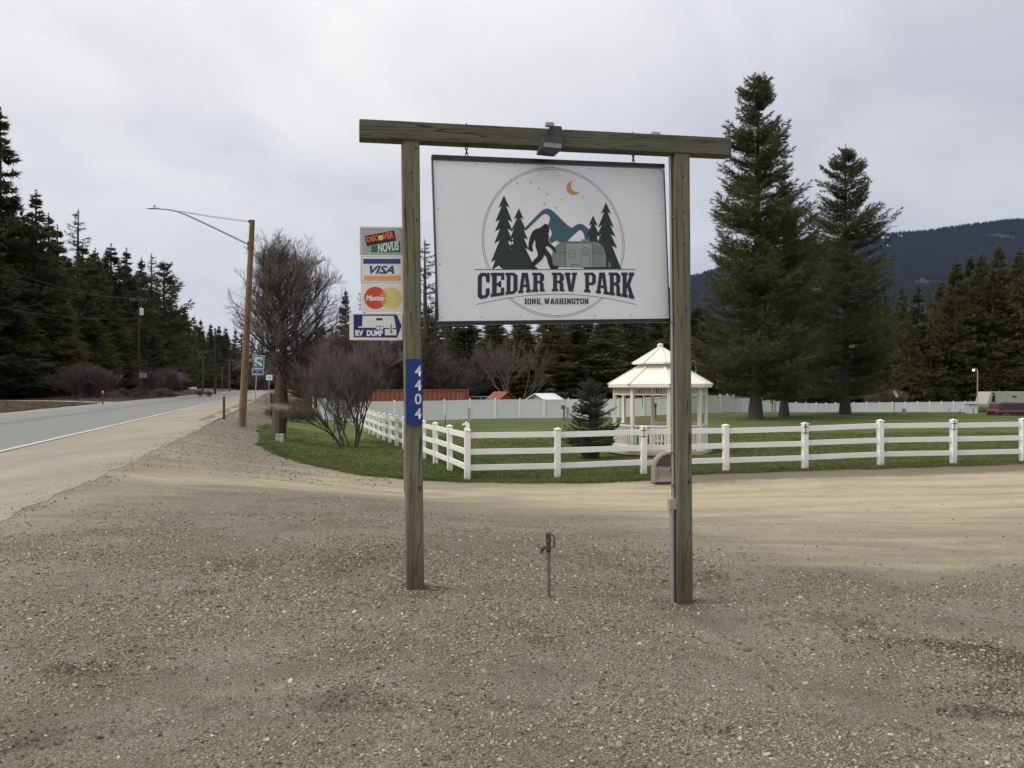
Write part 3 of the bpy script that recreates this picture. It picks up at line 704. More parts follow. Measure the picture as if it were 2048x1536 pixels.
# floodlight under the beam, aimed at the board
fl = thing('floodlight', 'dark grey floodlight hung from the middle of the crossbeam over the big board', 'floodlight', (pA.x, pA.y, -0.022), yawF)
mb = MB(); mb.prism([(1.040, 3.665), (1.205, 3.665), (1.185, 3.80), (1.105, 3.80), (1.095, 3.79)], -0.165, -0.082, 0.9); mb.build('housing', M['dark_lamp'], fl, bevel=.006)
mb = MB(); mb.prism([(1.055, 3.70), (1.073, 3.70), (1.108, 3.79), (1.090, 3.79)], -0.1735, -0.162); mb.build('arm', M['iron'], fl)
mb = MB(); mb.tube((1.135, -0.163, 3.692), (1.135, -0.171, 3.692), 0.008, 0.008, 10); mb.build('bolt_head', M['galv'], fl)
mb = MB(); mb.prism([(0.985, 3.575), (1.15, 3.568), (1.165, 3.62), (1.14, 3.665), (1.00, 3.668)], -0.30, -0.06, 0.92); mb.build('lamp_head', M['dark_lamp'], fl, bevel=.008)
mb = MB(); mb.prism([(0.998, 3.582), (1.14, 3.576), (1.145, 3.612), (1.005, 3.618)], -0.308, -0.302); mb.build('lens', M['grey_paint'], fl)
mb = MB(); mb.tube((1.128, -0.02, 3.80), (1.128, -0.02, 3.845), 0.018, 0.018, 10); mb.box((1.115, -0.03, 3.848), (0.07, 0.045, 0.03)); mb.tube((1.10, -0.06, 3.80), (1.09, -0.11, 3.79), .01, .01, 6); mb.build('swivel', M['beige_box'], fl, bevel=.003)

# ================================================================== hanging board
QP = [(862, 312), (1328, 330), (1338, 641), (877, 645)]
SC = 1.0243; SW, SH = 1.989 * SC, 1.314 * SC
sg = empty('park_sign', (0.351 * SC, 7.0 * SC, CAMZ + 1.183 * SC))
tag(sg, 'big white hanging board reading CEDAR RV PARK with trees, mountains and a caravan', 'sign')
yy, pp, rr = R(15.61), R(-0.93), R(-1.87)
Rz = Matrix.Rotation(yy, 4, 'Z')
Rx = Matrix(((1, 0, 0, 0), (0, math.cos(pp), -math.sin(pp), 0), (0, math.sin(pp), math.cos(pp), 0), (0, 0, 0, 1)))
Ry = Matrix(((math.cos(rr), 0, math.sin(rr), 0), (0, 1, 0, 0), (-math.sin(rr), 0, math.cos(rr), 0), (0, 0, 0, 1)))
sg.rotation_euler = (Rz @ Rx @ Ry).to_euler()
# plan of the printed artwork: flat board coordinates from the four corners of the board
Amat = []; 
for (x, y), (u, v_) in zip(QP, ((-SW / 2, SH / 2), (SW / 2, SH / 2), (SW / 2, -SH / 2), (-SW / 2, -SH / 2))):
    Amat.append([x, y, 1, 0, 0, 0, -u * x, -u * y, u]); Amat.append([0, 0, 0, x, y, 1, -v_ * x, -v_ * y, v_])
Amat = np.array(Amat, float); hsol = np.linalg.solve(Amat[:, :8], Amat[:, 8])
def bp(x, y):   # artwork plan units -> board
    X_, Y_ = 940 + x / 4.656, 320 + y / 4.656
    d_ = hsol[6] * X_ + hsol[7] * Y_ + 1
    return ((hsol[0] * X_ + hsol[1] * Y_ + hsol[2]) / d_, (hsol[3] * X_ + hsol[4] * Y_ + hsol[5]) / d_)
mb = MB(); mb.box((0, 0, -0.012), (SW - 0.012, 0.016, SH - 0.05)); bd = mb.build('board', M['panel_white'], sg)
FY = -0.008
mb = MB(); mb.box((0, 0.006, SH / 2 - 0.010), (SW + 0.004, 0.055, 0.034)); mb.build('top_rail', M['black_frame'], sg, bevel=.002)
mb = MB(); mb.box((0, 0.006, -SH / 2 - 0.004), (SW + 0.004, 0.055, 0.030)); mb.build('bottom_rail', M['black_frame'], sg, bevel=.002)
for sx in (-1, 1):
    mb = MB(); mb.box((sx * (SW / 2 - 0.002), 0.008, -0.006), (0.008, 0.046, SH - 0.055)); mb.build('side_rail', M['black_frame'], sg)
scr = MB(); scr.tube((0, 0, 0), (0, -0.0025, 0), 0.0055, 0.0045, 8); scr = scr.mesh('screw'); scr.materials.append(M['sign_back'])
for k in range(7):
    for z_ in (SH / 2 - 0.055, -SH / 2 + 0.045):
        put('screw', scr, None, sg, (-SW / 2 + 0.035 + k * (SW - 0.07) / 6, FY - 0.0001, z_))
for sx in (-1, 1):
    for z_ in (0.25, -0.2): put('screw', scr, None, sg, (sx * (SW / 2 - 0.035), FY - .0001, z_))
# chains
for hx, nm in ((932, 0), (1267, 1)):
    ch = empty('hanging_chain', (0, 0, 0)); ch.parent = sg
    u0, _ = bp((hx - 940) * 4.656, 0)
    zt = SH / 2 + 0.008
    def link(z, rot, a=0.016, hgt=0.028, r=0.0042, name='chain_link'):
        mb = MB(); P_ = []
        for q in range(13):
            th = 2 * math.pi * q / 12; P_.append((a * math.cos(th) * (1 if rot else 0.001), a * math.cos(th) * (0 if rot else 1), z + hgt * math.sin(th)))
        mb.path(P_, r, 5); mb.build(name, M['iron'], ch, loc=(u0, 0.0, 0))
    link(zt + 0.010, True, 0.011, 0.024); link(zt + 0.042, False, 0.011, 0.022); link(zt + 0.072, True, 0.010, 0.022)
    link(zt + 0.110, True, 0.020, 0.024, 0.0055, 'eye')
LAYER = [0]
def art(name, loops, m, parent=None, merged=None):
    y = FY - 0.0006 - 0.00012 * LAYER[0]
    if name != 'letter' and name != 'star_print': LAYER[0] += 1
    lp = [[bp(*p) for p in q] for q in loops]
    mb = merged or MB(); mb.flat(lp, y)
    if merged is None: return mb.build(name, m, parent or sg, fix=False)
def smoothpoly(pts, it=2):
    for _ in range(it):
        q = []
        for i in range(len(pts)):
            a, b_ = pts[i], pts[(i + 1) % len(pts)]
            q += [(a[0] * .75 + b_[0] * .25, a[1] * .75 + b_[1] * .25), (a[0] * .25 + b_[0] * .75, a[1] * .25 + b_[1] * .75)]
        pts = q
    return pts
# ring
cu, cv = bp(783, 772)
rad = np.mean([math.dist(bp(127, 730), (cu, cv)), math.dist(bp(1440, 735), (cu, cv)), math.dist(bp(775, 75), (cu, cv)), math.dist(bp(800, 1471), (cu, cv))])
ub, vb = bp(783, 1020); va = bp(380, 1290)[1]
mbr = MB()
for r_ in (rad, rad * 0.9775):
    n = 160
    for i in range(n):
        a0, a1 = 2 * math.pi * i / n, 2 * math.pi * (i + 1) / n
        vm = cv + r_ * math.sin((a0 + a1) / 2)
        if va + 0.004 < vm < vb: continue
        y = FY - 0.0005; hw = 0.0019
        mbr.add([(cu + (r_ - hw) * math.cos(a0), y, cv + (r_ - hw) * math.sin(a0)), (cu + (r_ + hw) * math.cos(a0), y, cv + (r_ + hw) * math.sin(a0)),
                 (cu + (r_ + hw) * math.cos(a1), y, cv + (r_ + hw) * math.sin(a1)), (cu + (r_ - hw) * math.cos(a1), y, cv + (r_ - hw) * math.sin(a1))], [(0, 1, 2, 3)])
mbr.build('ring_print', M['ink_line'], sg, fix=False)
teal = [(500, 640), (640, 495), (668, 470), (690, 460), (715, 455), (745, 465), (775, 488), (800, 512), (870, 582), (905, 615), (940, 637), (985, 608), (1020, 597), (1055, 610), (1110, 658), (1150, 700), (1150, 760), (1062, 745), (1055, 700), (1040, 672), (1020, 655), (1000, 667), (910, 750), (910, 768), (820, 768), (808, 755), (785, 762), (750, 782), (733, 765), (728, 745), (755, 700), (752, 670), (722, 610), (738, 550), (725, 520), (695, 506), (665, 518), (520, 658)]
art('mountain_print', [teal], M['ink_teal'])
def fir(cx, tip, tiers, base, hwb):
    Rr = [(cx, tip)]
    for yo, ho_, yi, hi in tiers: Rr += [(cx + ho_, yo), (cx + hi, yi)]
    Rr += [(cx + hwb, base)]
    Ls = [(cx - hwb, base)]
    for yo, ho_, yi, hi in reversed(tiers): Ls += [(cx - hi, yi), (cx - ho_, yo)]
    return Rr + Ls
art('tree_print', [fir(308, 332, [(450, 53, 430, 20), (582, 80, 562, 38), (672, 84, 645, 36), (786, 90, 752, 38), (955, 118, 935, 78)], 1019, 106)], M['ink_green'])
art('tree_print', [fir(447, 453, [(558, 47, 542, 15), (668, 74, 650, 46), (748, 86, 732, 48), (838, 94, 826, 62)], 1020, 160)], M['ink_green'])
art('tree_print', [fir(1140, 522, [(618, 44, 605, 14), (725, 68, 703, 32)], 1019, 100)], M['ink_green'])
art('tree_print', [fir(1260, 397, [(508, 48, 490, 15), (635, 76, 612, 40), (722, 90, 698, 46), (828, 106, 804, 56)], 1019, 142)], M['ink_green'])
art('white_gap_print', [[(386, 762), (398, 775), (386, 795), (380, 775)]], M['panel_white'])  # white gaps and notches in the printed trees, drawn in board white
art('white_gap_print', [[(262, 988), (298, 1018), (215, 1018)]], M['panel_white'])
tr = empty('trailer_print', (0, 0, 0)); tr.parent = sg
body = [(755, 1003), (753, 930), (757, 880), (768, 845), (785, 812), (810, 786), (840, 770), (880, 762), (1150, 762), (1190, 775), (1225, 806), (1247, 845), (1258, 895), (1262, 1003)]
art('trailer_body', [body], M['ink_trailer'], tr)
art('trailer_vent', [[(1030, 745), (1105, 745), (1105, 763), (1030, 763)]], M['ink_trailer'], tr)
art('trailer_side', [[(884, 780), (1128, 780), (1133, 1003), (888, 1003)]], M['ink_trailer_light'], tr)
def line(pts, wd, m=M['ink_line'], name='trailer_line', parent=tr):
    mb = MB()
    for i in range(len(pts) - 1):
        a, b_ = Vector(pts[i]), Vector(pts[i + 1]); d_ = (b_ - a).normalized(); q = Vector((-d_.y, d_.x)) * wd / 2; e = d_ * wd * 0.3
        y = FY - 0.0006 - 0.00012 * LAYER[0] - (i % 2) * 0.00005
        mb.add([(*(lambda t_: (t_[0], y, t_[1]))(bp(*p)),) for p in (a - q - e, b_ - q + e, b_ + q + e, a + q - e)], [(0, 1, 2, 3)])
    return mb.build(name, m, parent, fix=False)
line([(800, 768), (1170, 768)], 4); line([(880, 780), (1130, 780)], 4); line([(880, 765), (886, 1003)], 4); line([(1130, 765), (1136, 1003)], 4)
for dy in (0, 30, 58): line([(878, 800 + dy), (840, 805 + dy), (800, 822 + dy)], 3); line([(1138, 800 + dy), (1180, 806 + dy), (1222, 828 + dy)], 3)
line([(770, 872), (880, 868)], 3); line([(1136, 872), (1252, 872)], 3)
line([(912, 905), (912, 850), (918, 846), (965, 846), (970, 852), (970, 908), (964, 912), (918, 912), (912, 905)], 4); line([(912, 879), (970, 879)], 4)
line([(1030, 1003), (1028, 850), (1038, 828), (1068, 821), (1098, 828), (1110, 850), (1112, 1003)], 4)
for yq in (850, 862, 874, 886, 896): line([(1046, yq), (1094, yq)], 3)
line([(1046, 850), (1046, 896)], 3); line([(1094, 850), (1094, 896)], 3)
line([(930, 1015), (938, 978), (1008, 978), (1016, 1015)], 4); line([(1030, 1008), (1390, 1008)], 8, M['ink_navy'])
cw = [(970 + 26 * math.cos(a), 1000 + 24 * math.sin(a)) for a in np.linspace(0, 2 * math.pi, 24, endpoint=False)]
art('trailer_wheel', [cw], M['ink_line'], tr)
cw = [(970 + 20 * math.cos(a), 1000 + 18 * math.sin(a)) for a in np.linspace(0, 2 * math.pi, 24, endpoint=False)]
art('trailer_hub', [cw], M['ink_trailer_light'], tr)
line([(820, 1014), (1050, 1014)], 9, M['panel_white'], 'trailer_underside')
art('trailer_gas_bottle', [[(1282, 1003), (1284, 965), (1292, 955), (1300, 965), (1304, 1003)]], M['ink_trailer'], tr)
sq = [(1440, 465), (1480, 482), (1502, 520), (1510, 560), (1508, 600), (1500, 640), (1484, 645), (1500, 690), (1500, 740), (1490, 800), (1530, 850), (1590, 900), (1620, 930), (1640, 980), (1625, 1015), (1600, 1028), (1600, 1000), (1575, 985), (1550, 950), (1500, 905), (1465, 895), (1430, 912), (1450, 950), (1500, 1010), (1555, 1085), (1565, 1160), (1580, 1265), (1640, 1275), (1700, 1275), (1690, 1310), (1650, 1340), (1530, 1340), (1515, 1290), (1485, 1230), (1470, 1160), (1450, 1100), (1405, 1060), (1395, 1120), (1340, 1180), (1270, 1240), (1225, 1275), (1260, 1300), (1300, 1335), (1130, 1340), (1130, 1290), (1180, 1210), (1220, 1150), (1290, 1090), (1285, 1020), (1265, 970), (1240, 900), (1240, 820), (1230, 760), (1215, 800), (1190, 860), (1180, 900), (1195, 950), (1195, 1000), (1150, 1000), (1110, 960), (1105, 900), (1115, 820), (1130, 740), (1160, 660), (1195, 600), (1250, 565), (1310, 550), (1360, 520), (1400, 480)]
sq = smoothpoly([(x * .485, 372.5 + y * .485) for x, y in sq], 1)
art('hairy_figure_print', [sq], M['ink_black'])
line([(42, 1023), (1530, 1023)], 6, M['ink_line'], 'base_line_print', sg)
line([(55 + 1485 * k / 40, 1253 + 96 * ((55 + 1485 * k / 40 - 790) / 740) ** 2) for k in range(41)], 4, M['ink_line'], 'arc_line_print', sg)
th = np.linspace(-2.05, 2.45, 22)
mo_o = [(955 + 64 * math.cos(a), 264 + 68 * math.sin(a)) for a in np.linspace(R(-255 + 150), R(-255 + 150 - 230), 26)]
def circ_int():
    o = []; c1, r1 = (958, 262), 66; c2, r2 = (992, 240), 62
    a_s = [a for a in np.linspace(0, 2 * math.pi, 120, endpoint=False) if math.dist((c1[0] + r1 * math.cos(a), c1[1] + r1 * math.sin(a)), c2) > r2]
    # contiguous arc of the outer circle outside the cutting circle
    a_s = sorted(a_s, key=lambda a: (a - R(-33)) % (2 * math.pi))
    o = [(c1[0] + r1 * math.cos(a), c1[1] + r1 * math.sin(a)) for a in a_s]
    b_s = [a for a in np.linspace(0, 2 * math.pi, 120, endpoint=False) if math.dist((c2[0] + r2 * math.cos(a), c2[1] + r2 * math.sin(a)), c1) < r1]
    b_s = sorted(b_s, key=lambda a: -((a - R(-33)) % (2 * math.pi)))
    return o + [(c2[0] + r2 * math.cos(a), c2[1] + r2 * math.sin(a)) for a in b_s]
art('moon_print', [circ_int()], M['ink_orange'])
for x, y, r_ in ((430, 222, 15), (560, 210, 14), (632, 268, 14), (710, 324, 14), (848, 372, 14), (685, 408, 15), (795, 447, 14), (480, 380, 9), (1042, 350, 10), (820, 150, 8), (1177, 292, 8), (1105, 478, 8)):
    st = []
    for q in range(8): a = q * math.pi / 4; rr_ = r_ if q % 2 == 0 else r_ * 0.42; st.append((x + rr_ * math.cos(a), y + rr_ * math.sin(a)))
    art('star_print', [st], M['ink_star'])
# slab lettering
GL = {
 'C': [[(.25, 1), (.66, 1), (.72, .96), (.78, 1), (1, 1), (1, .62), (.70, .62), (.68, .80), (.6, .87), (.42, .87), (.34, .8), (.34, .2), (.42, .13), (.6, .13), (.68, .2), (.68, .38), (1, .38), (1, .12), (.78, 0), (.25, 0), (0, .12), (0, .88)]],
 'E': [[(0, 1), (1, 1), (1, .68), (.76, .68), (.74, .87), (.44, .87), (.44, .57), (.58, .57), (.60, .64), (.78, .64), (.78, .37), (.60, .37), (.58, .44), (.44, .44), (.44, .13), (.74, .13), (.76, .34), (1, .34), (1, 0), (0, 0), (0, .13), (.1, .13), (.1, .87), (0, .87)]],
 'D': [[(0, 1), (.72, 1), (1, .86), (1, .14), (.72, 0), (0, 0), (0, .13), (.1, .13), (.1, .87), (0, .87)], [(.42, .87), (.58, .87), (.66, .8), (.66, .2), (.58, .13), (.42, .13)]],
 'A': [[(.27, 1), (.73, 1), (.92, .13), (1, .13), (1, 0), (.60, 0), (.60, .13), (.65, .13), (.62, .28), (.38, .28), (.35, .13), (.40, .13), (.40, 0), (0, 0), (0, .13), (.08, .13)], [(.41, .40), (.59, .40), (.50, .80)]],
 'R': [[(0, 1), (.70, 1), (.95, .88), (.95, .60), (.80, .51), (.92, .42), (.92, .13), (1, .13), (1, 0), (.62, 0), (.62, .38), (.55, .44), (.42, .44), (.42, .13), (.5, .13), (.5, 0), (0, 0), (0, .13), (.1, .13), (.1, .87), (0, .87)], [(.42, .87), (.56, .87), (.62, .82), (.62, .62), (.56, .57), (.42, .57)]],
 'V': [[(0, 1), (.47, 1), (.47, .87), (.40, .87), (.52, .30), (.64, .87), (.57, .87), (.57, 1), (1, 1), (1, .87), (.93, .87), (.68, 0), (.32, 0), (.06, .87), (0, .87)]],
 'P': [[(0, 1), (.75, 1), (1, .87), (1, .50), (.75, .37), (.42, .37), (.42, .13), (.54, .13), (.54, 0), (0, 0), (0, .13), (.1, .13), (.1, .87), (0, .87)], [(.42, .87), (.60, .87), (.68, .80), (.68, .57), (.60, .50), (.42, .50)]],
 'K': [[(0, 1), (.5, 1), (.5, .87), (.42, .87), (.42, .58), (.64, .87), (.58, .87), (.58, 1), (1, 1), (1, .87), (.92, .87), (.68, .53), (.93, .13), (1, .13), (1, 0), (.57, 0), (.57, .13), (.62, .13), (.46, .40), (.42, .35), (.42, .13), (.5, .13), (.5, 0), (0, 0), (0, .13), (.1, .13), (.1, .87), (0, .87)]],
 'I': [[(0, 1), (1, 1), (1, .84), (.80, .84), (.80, .16), (1, .16), (1, 0), (0, 0), (0, .16), (.20, .16), (.20, .84), (0, .84)]],
 'O': [[(.25, 1), (.75, 1), (1, .85), (1, .15), (.75, 0), (.25, 0), (0, .15), (0, .85)], [(.34, .80), (.42, .86), (.58, .86), (.66, .80), (.66, .20), (.58, .14), (.42, .14), (.34, .20)]],
 'N': [[(0, 1), (.34, 1), (.68, .42), (.68, .86), (.58, .86), (.58, 1), (1, 1), (1, .86), (.93, .86), (.93, 0), (.68, 0), (.32, .60), (.32, .14), (.42, .14), (.42, 0), (0, 0), (0, .14), (.08, .14), (.08, .86), (0, .86)]],
 'W': [[(0, 1), (.34, 1), (.34, .87), (.27, .87), (.33, .36), (.43, 1), (.58, 1), (.67, .36), (.73, .87), (.66, .87), (.66, 1), (1, 1), (1, .87), (.94, .87), (.78, 0), (.58, 0), (.50, .45), (.42, 0), (.22, 0), (.06, .87), (0, .87)]],
 'S': [[(.22, 1), (.60, 1), (.68, .95), (.74, 1), (.96, 1), (.96, .66), (.68, .66), (.66, .82), (.56, .87), (.42, .87), (.34, .80), (.34, .68), (.42, .62), (.75, .56), (1, .42), (1, .15), (.78, 0), (.40, 0), (.32, .05), (.26, 0), (.02, 0), (.02, .36), (.32, .36), (.34, .18), (.44, .13), (.58, .13), (.66, .20), (.66, .33), (.58, .39), (.25, .45), (0, .60), (0, .86)]],
 'H': [[(0, 1), (.45, 1), (.45, .87), (.38, .87), (.38, .58), (.62, .58), (.62, .87), (.55, .87), (.55, 1), (1, 1), (1, .87), (.92, .87), (.92, .13), (1, .13), (1, 0), (.55, 0), (.55, .13), (.62, .13), (.62, .43), (.38, .43), (.38, .13), (.45, .13), (.45, 0), (0, 0), (0, .13), (.08, .13), (.08, .87), (0, .87)]],
 'G': [[(.25, 1), (.66, 1), (.72, .96), (.78, 1), (1, 1), (1, .64), (.70, .64), (.68, .80), (.6, .87), (.42, .87), (.34, .8), (.34, .2), (.42, .13), (.58, .13), (.66, .2), (.66, .36), (.55, .36), (.55, .50), (1, .50), (1, .12), (.78, 0), (.25, 0), (0, .12), (0, .88)]],
 'T': [[(0, 1), (1, 1), (1, .64), (.80, .64), (.78, .86), (.66, .86), (.66, .13), (.78, .13), (.78, 0), (.22, 0), (.22, .13), (.34, .13), (.34, .86), (.22, .86), (.20, .64), (0, .64)]],
 ',': [[(.2, .22), (.8, .22), (.8, .0), (.35, -.25), (.2, -.1)]],
}
def slab(ch, x0, x1, top, bot, name, m, parent):
    loops = []
    for lp in GL[ch]:
        q = []
        for i in range(len(lp)):
            a, b_ = lp[i], lp[(i + 1) % len(lp)]
            for k in range(3):
                u = a[0] + (b_[0] - a[0]) * k / 3; v_ = a[1] + (b_[1] - a[1]) * k / 3; X_ = x0 + (x1 - x0) * u
                q.append((X_, bot(X_) + (top(X_) - bot(X_)) * v_))
        loops.append(q)
    art(name, loops, m, parent)
wd = empty('big_lettering', (0, 0, 0)); wd.parent = sg
botf = lambda x: 1226 + 76 * ((x - 800) / 730) ** 2
for ch, a, b_ in (('C', 70, 180), ('E', 190, 315), ('D', 325, 438), ('A', 445, 565), ('R', 572, 690), ('R', 755, 873), ('V', 875, 990), ('P', 1055, 1165), ('A', 1165, 1282), ('R', 1284, 1398), ('K', 1402, 1522)):
    slab(ch, a, b_, lambda x: 1053, botf, 'letter', M['ink_navy'], wd)
wd = empty('small_lettering', (0, 0, 0)); wd.parent = sg
x = 503
for ch, wdt in (('I', 24), ('O', 38), ('N', 42), ('E', 36), (',', 16), (' ', 16), ('W', 56), ('A', 42), ('S', 36), ('H', 42), ('I', 24), ('N', 42), ('G', 38), ('T', 36), ('O', 38), ('N', 42)):
    if ch != ' ': slab(ch, x, x + wdt - 3, lambda X_: 1292, lambda X_: 1345, 'letter', M['ink_black'], wd)
    x += wdt + 2.4 if ch != ' ' else wdt - 4

# ================================================================== text helper for plain lettering
def text_mesh(name, s, size, bold=0.0, shear=0.0, width=1.0, spacing=1.0):
    cu_ = bpy.data.curves.new(name, 'FONT'); cu_.body = s; cu_.size = size; cu_.offset = bold; cu_.shear = shear; cu_.space_character = spacing
    cu_.align_x = 'CENTER'; cu_.align_y = 'CENTER'; cu_.resolution_u = 3
    o = bpy.data.objects.new(name, cu_); COL.objects.link(o)
    dg = bpy.context.evaluated_depsgraph_get(); dg.update()
    me = bpy.data.meshes.new_from_object(o.evaluated_get(dg)); bpy.data.objects.remove(o)
    co = np.zeros(len(me.vertices) * 3, np.float32); me.vertices.foreach_get('co', co); co = co.reshape(-1, 3)
    if len(co):
        c0 = (co.max(0) + co.min(0)) / 2; sx, sy = co[:, 0] - c0[0], co[:, 1] - c0[1]
        co = np.column_stack([sx * width, np.zeros(len(co)), sy]).astype(np.float32); me.vertices.foreach_set('co', co.ravel()); me.update()
    me.materials.clear(); return me
def text_fit(name, s, x0, x1, z0, z1, y, m, parent, bold=0.012, shear=0.0, rot=0.0):
    me = text_mesh(name, s, 1.0, bold, shear)
    co = np.zeros(len(me.vertices) * 3, np.float32); me.vertices.foreach_get('co', co); co = co.reshape(-1, 3)
    e = co.max(0) - co.min(0); co[:, 0] *= (x1 - x0) / e[0]; co[:, 2] *= (z1 - z0) / e[2]
    me.vertices.foreach_set('co', co.ravel()); me.update()
    o = put(name, me, m, parent, ((x0 + x1) / 2, y, (z0 + z1) / 2)); o.rotation_euler = (0, rot, 0); return o

# ================================================================== little signs on the left post
# local plan: card units from the detail view (5.91 per photo pixel, origin 680, 440)
DS = 6.97
def card_thing(name, label, cat, px0, py0, px1, py1, D=DS, group=None, yaw=R(4), m=M['card_white'], th=0.012, bev=0.0):
    c = W((px0 + px1) / 2, (py0 + py1) / 2, D); o = thing(name, label, cat, c, yaw, group)
    wq, hq = (px1 - px0) * D / F, (py1 - py0) * D / F
    mb = MB(); mb.box((0, 0, 0), (wq, th, hq)); mb.build('plate', m, o, bevel=bev)
    f = lambda x, y: (((680 + x / 5.91) - (px0 + px1) / 2) * D / F, -((440 + y / 5.91) - (py0 + py1) / 2) * D / F)
    return o, f, -th / 2 - 0.0006
def shape(o, name, f, pts, y, m):
    mb = MB(); mb.flat([[f(*p) for p in pts]], y); return mb.build(name, m, o, fix=False)
def frame_line(o, f, x0, y0, x1, y1, y, wq=3.0):
    mb = MB(); e = wq
    for a in (((x0, y0), (x1, y0), (x1, y0 + e), (x0, y0 + e)), ((x0, y1 - e), (x1, y1 - e), (x1, y1), (x0, y1)), ((x0, y0 + e), (x0 + e, y0 + e), (x0 + e, y1 - e), (x0, y1 - e)), ((x1 - e, y0 + e), (x1, y0 + e), (x1, y1 - e), (x1 - e, y1 - e))):
        mb.flat([[f(*p) for p in a]], y)
    mb.build('border_line', M['ink_line'], o, fix=False)
def rotrect(cx, cy, w_, h_, a):
    c_, s_ = math.cos(a), math.sin(a)
    return [(cx + x * c_ - y * s_, cy + x * s_ + y * c_) for x, y in ((-w_ / 2, -h_ / 2), (w_ / 2, -h_ / 2), (w_ / 2, h_ / 2), (-w_ / 2, h_ / 2))]
def ftext(o, f, s, x0, x1, y0, y1, y, m, bold=0.012, shear=0.0, rot=0.0, name='lettering'):
    a = f(x0, y1); b_ = f(x1, y0); return text_fit(name, s, a[0], b_[0], a[1], b_[1], y, m, o, bold, shear, rot)
grp = 'payment card signs stacked left of the left post'
o, f, y = card_thing('card_sign', 'pale card sign reading DISCOVER and NOVUS, topmost left of the post', 'sign', 720, 453.5, 806.5, 511, group=grp)
shape(o, 'grey_field', f, [(252, 102), (726, 102), (730, 404), (258, 404)], y, simple('card_grey', (0.36, 0.36, 0.33), 0.4, 0.1, 4))
frame_line(o, f, 243, 96, 733, 411, y - .0004)
shape(o, 'green_band', f, [(370, 310), (710, 246), (712, 382), (372, 385)], y - .0004, M['ink_dgreen'])
shape(o, 'faded_band', f, [(318, 322), (370, 312), (372, 385), (318, 385)], y - .0004, M['ink_lgreen'])
shape(o, 'black_banner', f, rotrect(478, 218, 352, 122, R(-11.5)), y - .0009, M['ink_black'])
ftext(o, f, 'DI', 318, 384, 200, 262, y - .0014, M['ink_text_orange'], 0.03, 0, R(-11.5)); ftext(o, f, 'SC', 378, 454, 183, 250, y - .0014, M['ink_text_orange'], 0.03, 0.1, R(-11.5))
shape(o, 'yellow_disc', f, [(483 + 32 * math.cos(a), 211 + 33 * math.sin(a)) for a in np.linspace(0, 6.283, 24, endpoint=False)], y - .0014, simple('disc_yellow', (0.72, 0.46, 0.13), 0.4, 0.05))
ftext(o, f, 'VER', 508, 634, 148, 226, y - .0014, M['ink_text_orange'], 0.03, 0, R(-11.5))
ftext(o, f, 'NOVUS', 442, 698, 266, 372, y - .0010, M['ink_white'], 0.03, 0.25, R(-8))
o, f, y = card_thing('card_sign', 'card sign reading VISA between a blue and a peach bar', 'sign', 721.5, 512.5, 806.8, 566.5, group=grp)
frame_line(o, f, 252, 430, 744, 746, y)
shape(o, 'blue_bar', f, [(275, 462), (714, 458), (714, 516), (278, 520)], y - .0003, M['ink_visa'])
shape(o, 'peach_bar', f, [(281, 660), (718, 655), (718, 715), (284, 719)], y - .0003, M['ink_peach'])
ftext(o, f, 'VISA', 352, 640, 540, 638, y - .0003, M['ink_visa'], 0.035, 0.35)
o, f, y = card_thing('card_sign', 'card sign with overlapping red and yellow discs reading MasterCard', 'sign', 722.5, 567.5, 807.5, 624.5, group=grp)
circle = lambda cx, cy, r_, n=40: [(cx + r_ * math.cos(a), cy + r_ * math.sin(a)) for a in np.linspace(0, 2 * math.pi, n, endpoint=False)]
shape(o, 'yellow_disc', f, circle(602, 922, 129), y, M['ink_yellow'])
shape(o, 'red_disc', f, circle(418, 922, 131), y - .0004, M['ink_red'])
for k in range(8):
    yy_ = 846 + k * 21; xr = 418 + math.sqrt(131 ** 2 - (yy_ - 922) ** 2); xl = 602 - math.sqrt(129 ** 2 - (yy_ - 922) ** 2)
    shape(o, 'yellow_stripe', f, [(xl, yy_), (xr, yy_), (xr, yy_ + 9), (xl, yy_ + 9)], y - .0008, M['ink_yellow'])
ftext(o, f, 'Master', 306, 540, 890, 956, y - .0012, M['ink_white'], 0.035, 0.25); ftext(o, f, 'Card', 545, 712, 890, 956, y - .0012, M['ink_pale'], 0.035, 0.25)
o, f, y = card_thing('rv_dump_sign', 'white sign with a blue trailer arrow reading RV DUMP, lowest left of the post', 'sign', 699.5, 626, 805, 680.5, bev=0.004)
shape(o, 'blue_arrow', f, [(163, 1118), (668, 1116), (728, 1250), (672, 1390), (165, 1388)], y, M['ink_dump'])
shape(o, 'trailer_shape', f, [(270, 1134), (634, 1134), (660, 1276), (220, 1274), (220, 1261), (264, 1259)], y - .0004, M['ink_white'])
shape(o, 'window_shape', f, [(427, 1160), (502, 1160), (502, 1187), (427, 1187)], y - .0008, M['ink_dump'])
shape(o, 'wheel_arch', f, [(424, 1280), (430, 1252), (508, 1252), (516, 1280)], y - .0008, M['ink_dump'])
for xq in (450, 492): shape(o, 'wheel_shape', f, circle(xq, 1277, 20, 16), y - .0012, M['ink_white'])
shape(o, 'drain_box', f, [(530, 1290), (665, 1290), (665, 1362), (530, 1362)], y - .0004, M['ink_white'])
shape(o, 'white_gap', f, [(586, 1240), (620, 1240), (620, 1292), (586, 1292)], y - .0010, M['ink_white'])
shape(o, 'down_arrow', f, [(598, 1232), (609, 1232), (611, 1322), (622, 1318), (605, 1344), (586, 1320), (598, 1322)], y - .0014, M['ink_dump'])
ftext(o, f, 'RV', 184, 278, 1302, 1374, y - .0006, M['ink_white'], 0.055); ftext(o, f, 'DUMP', 318, 508, 1302, 1374, y - .0006, M['ink_white'], 0.055)
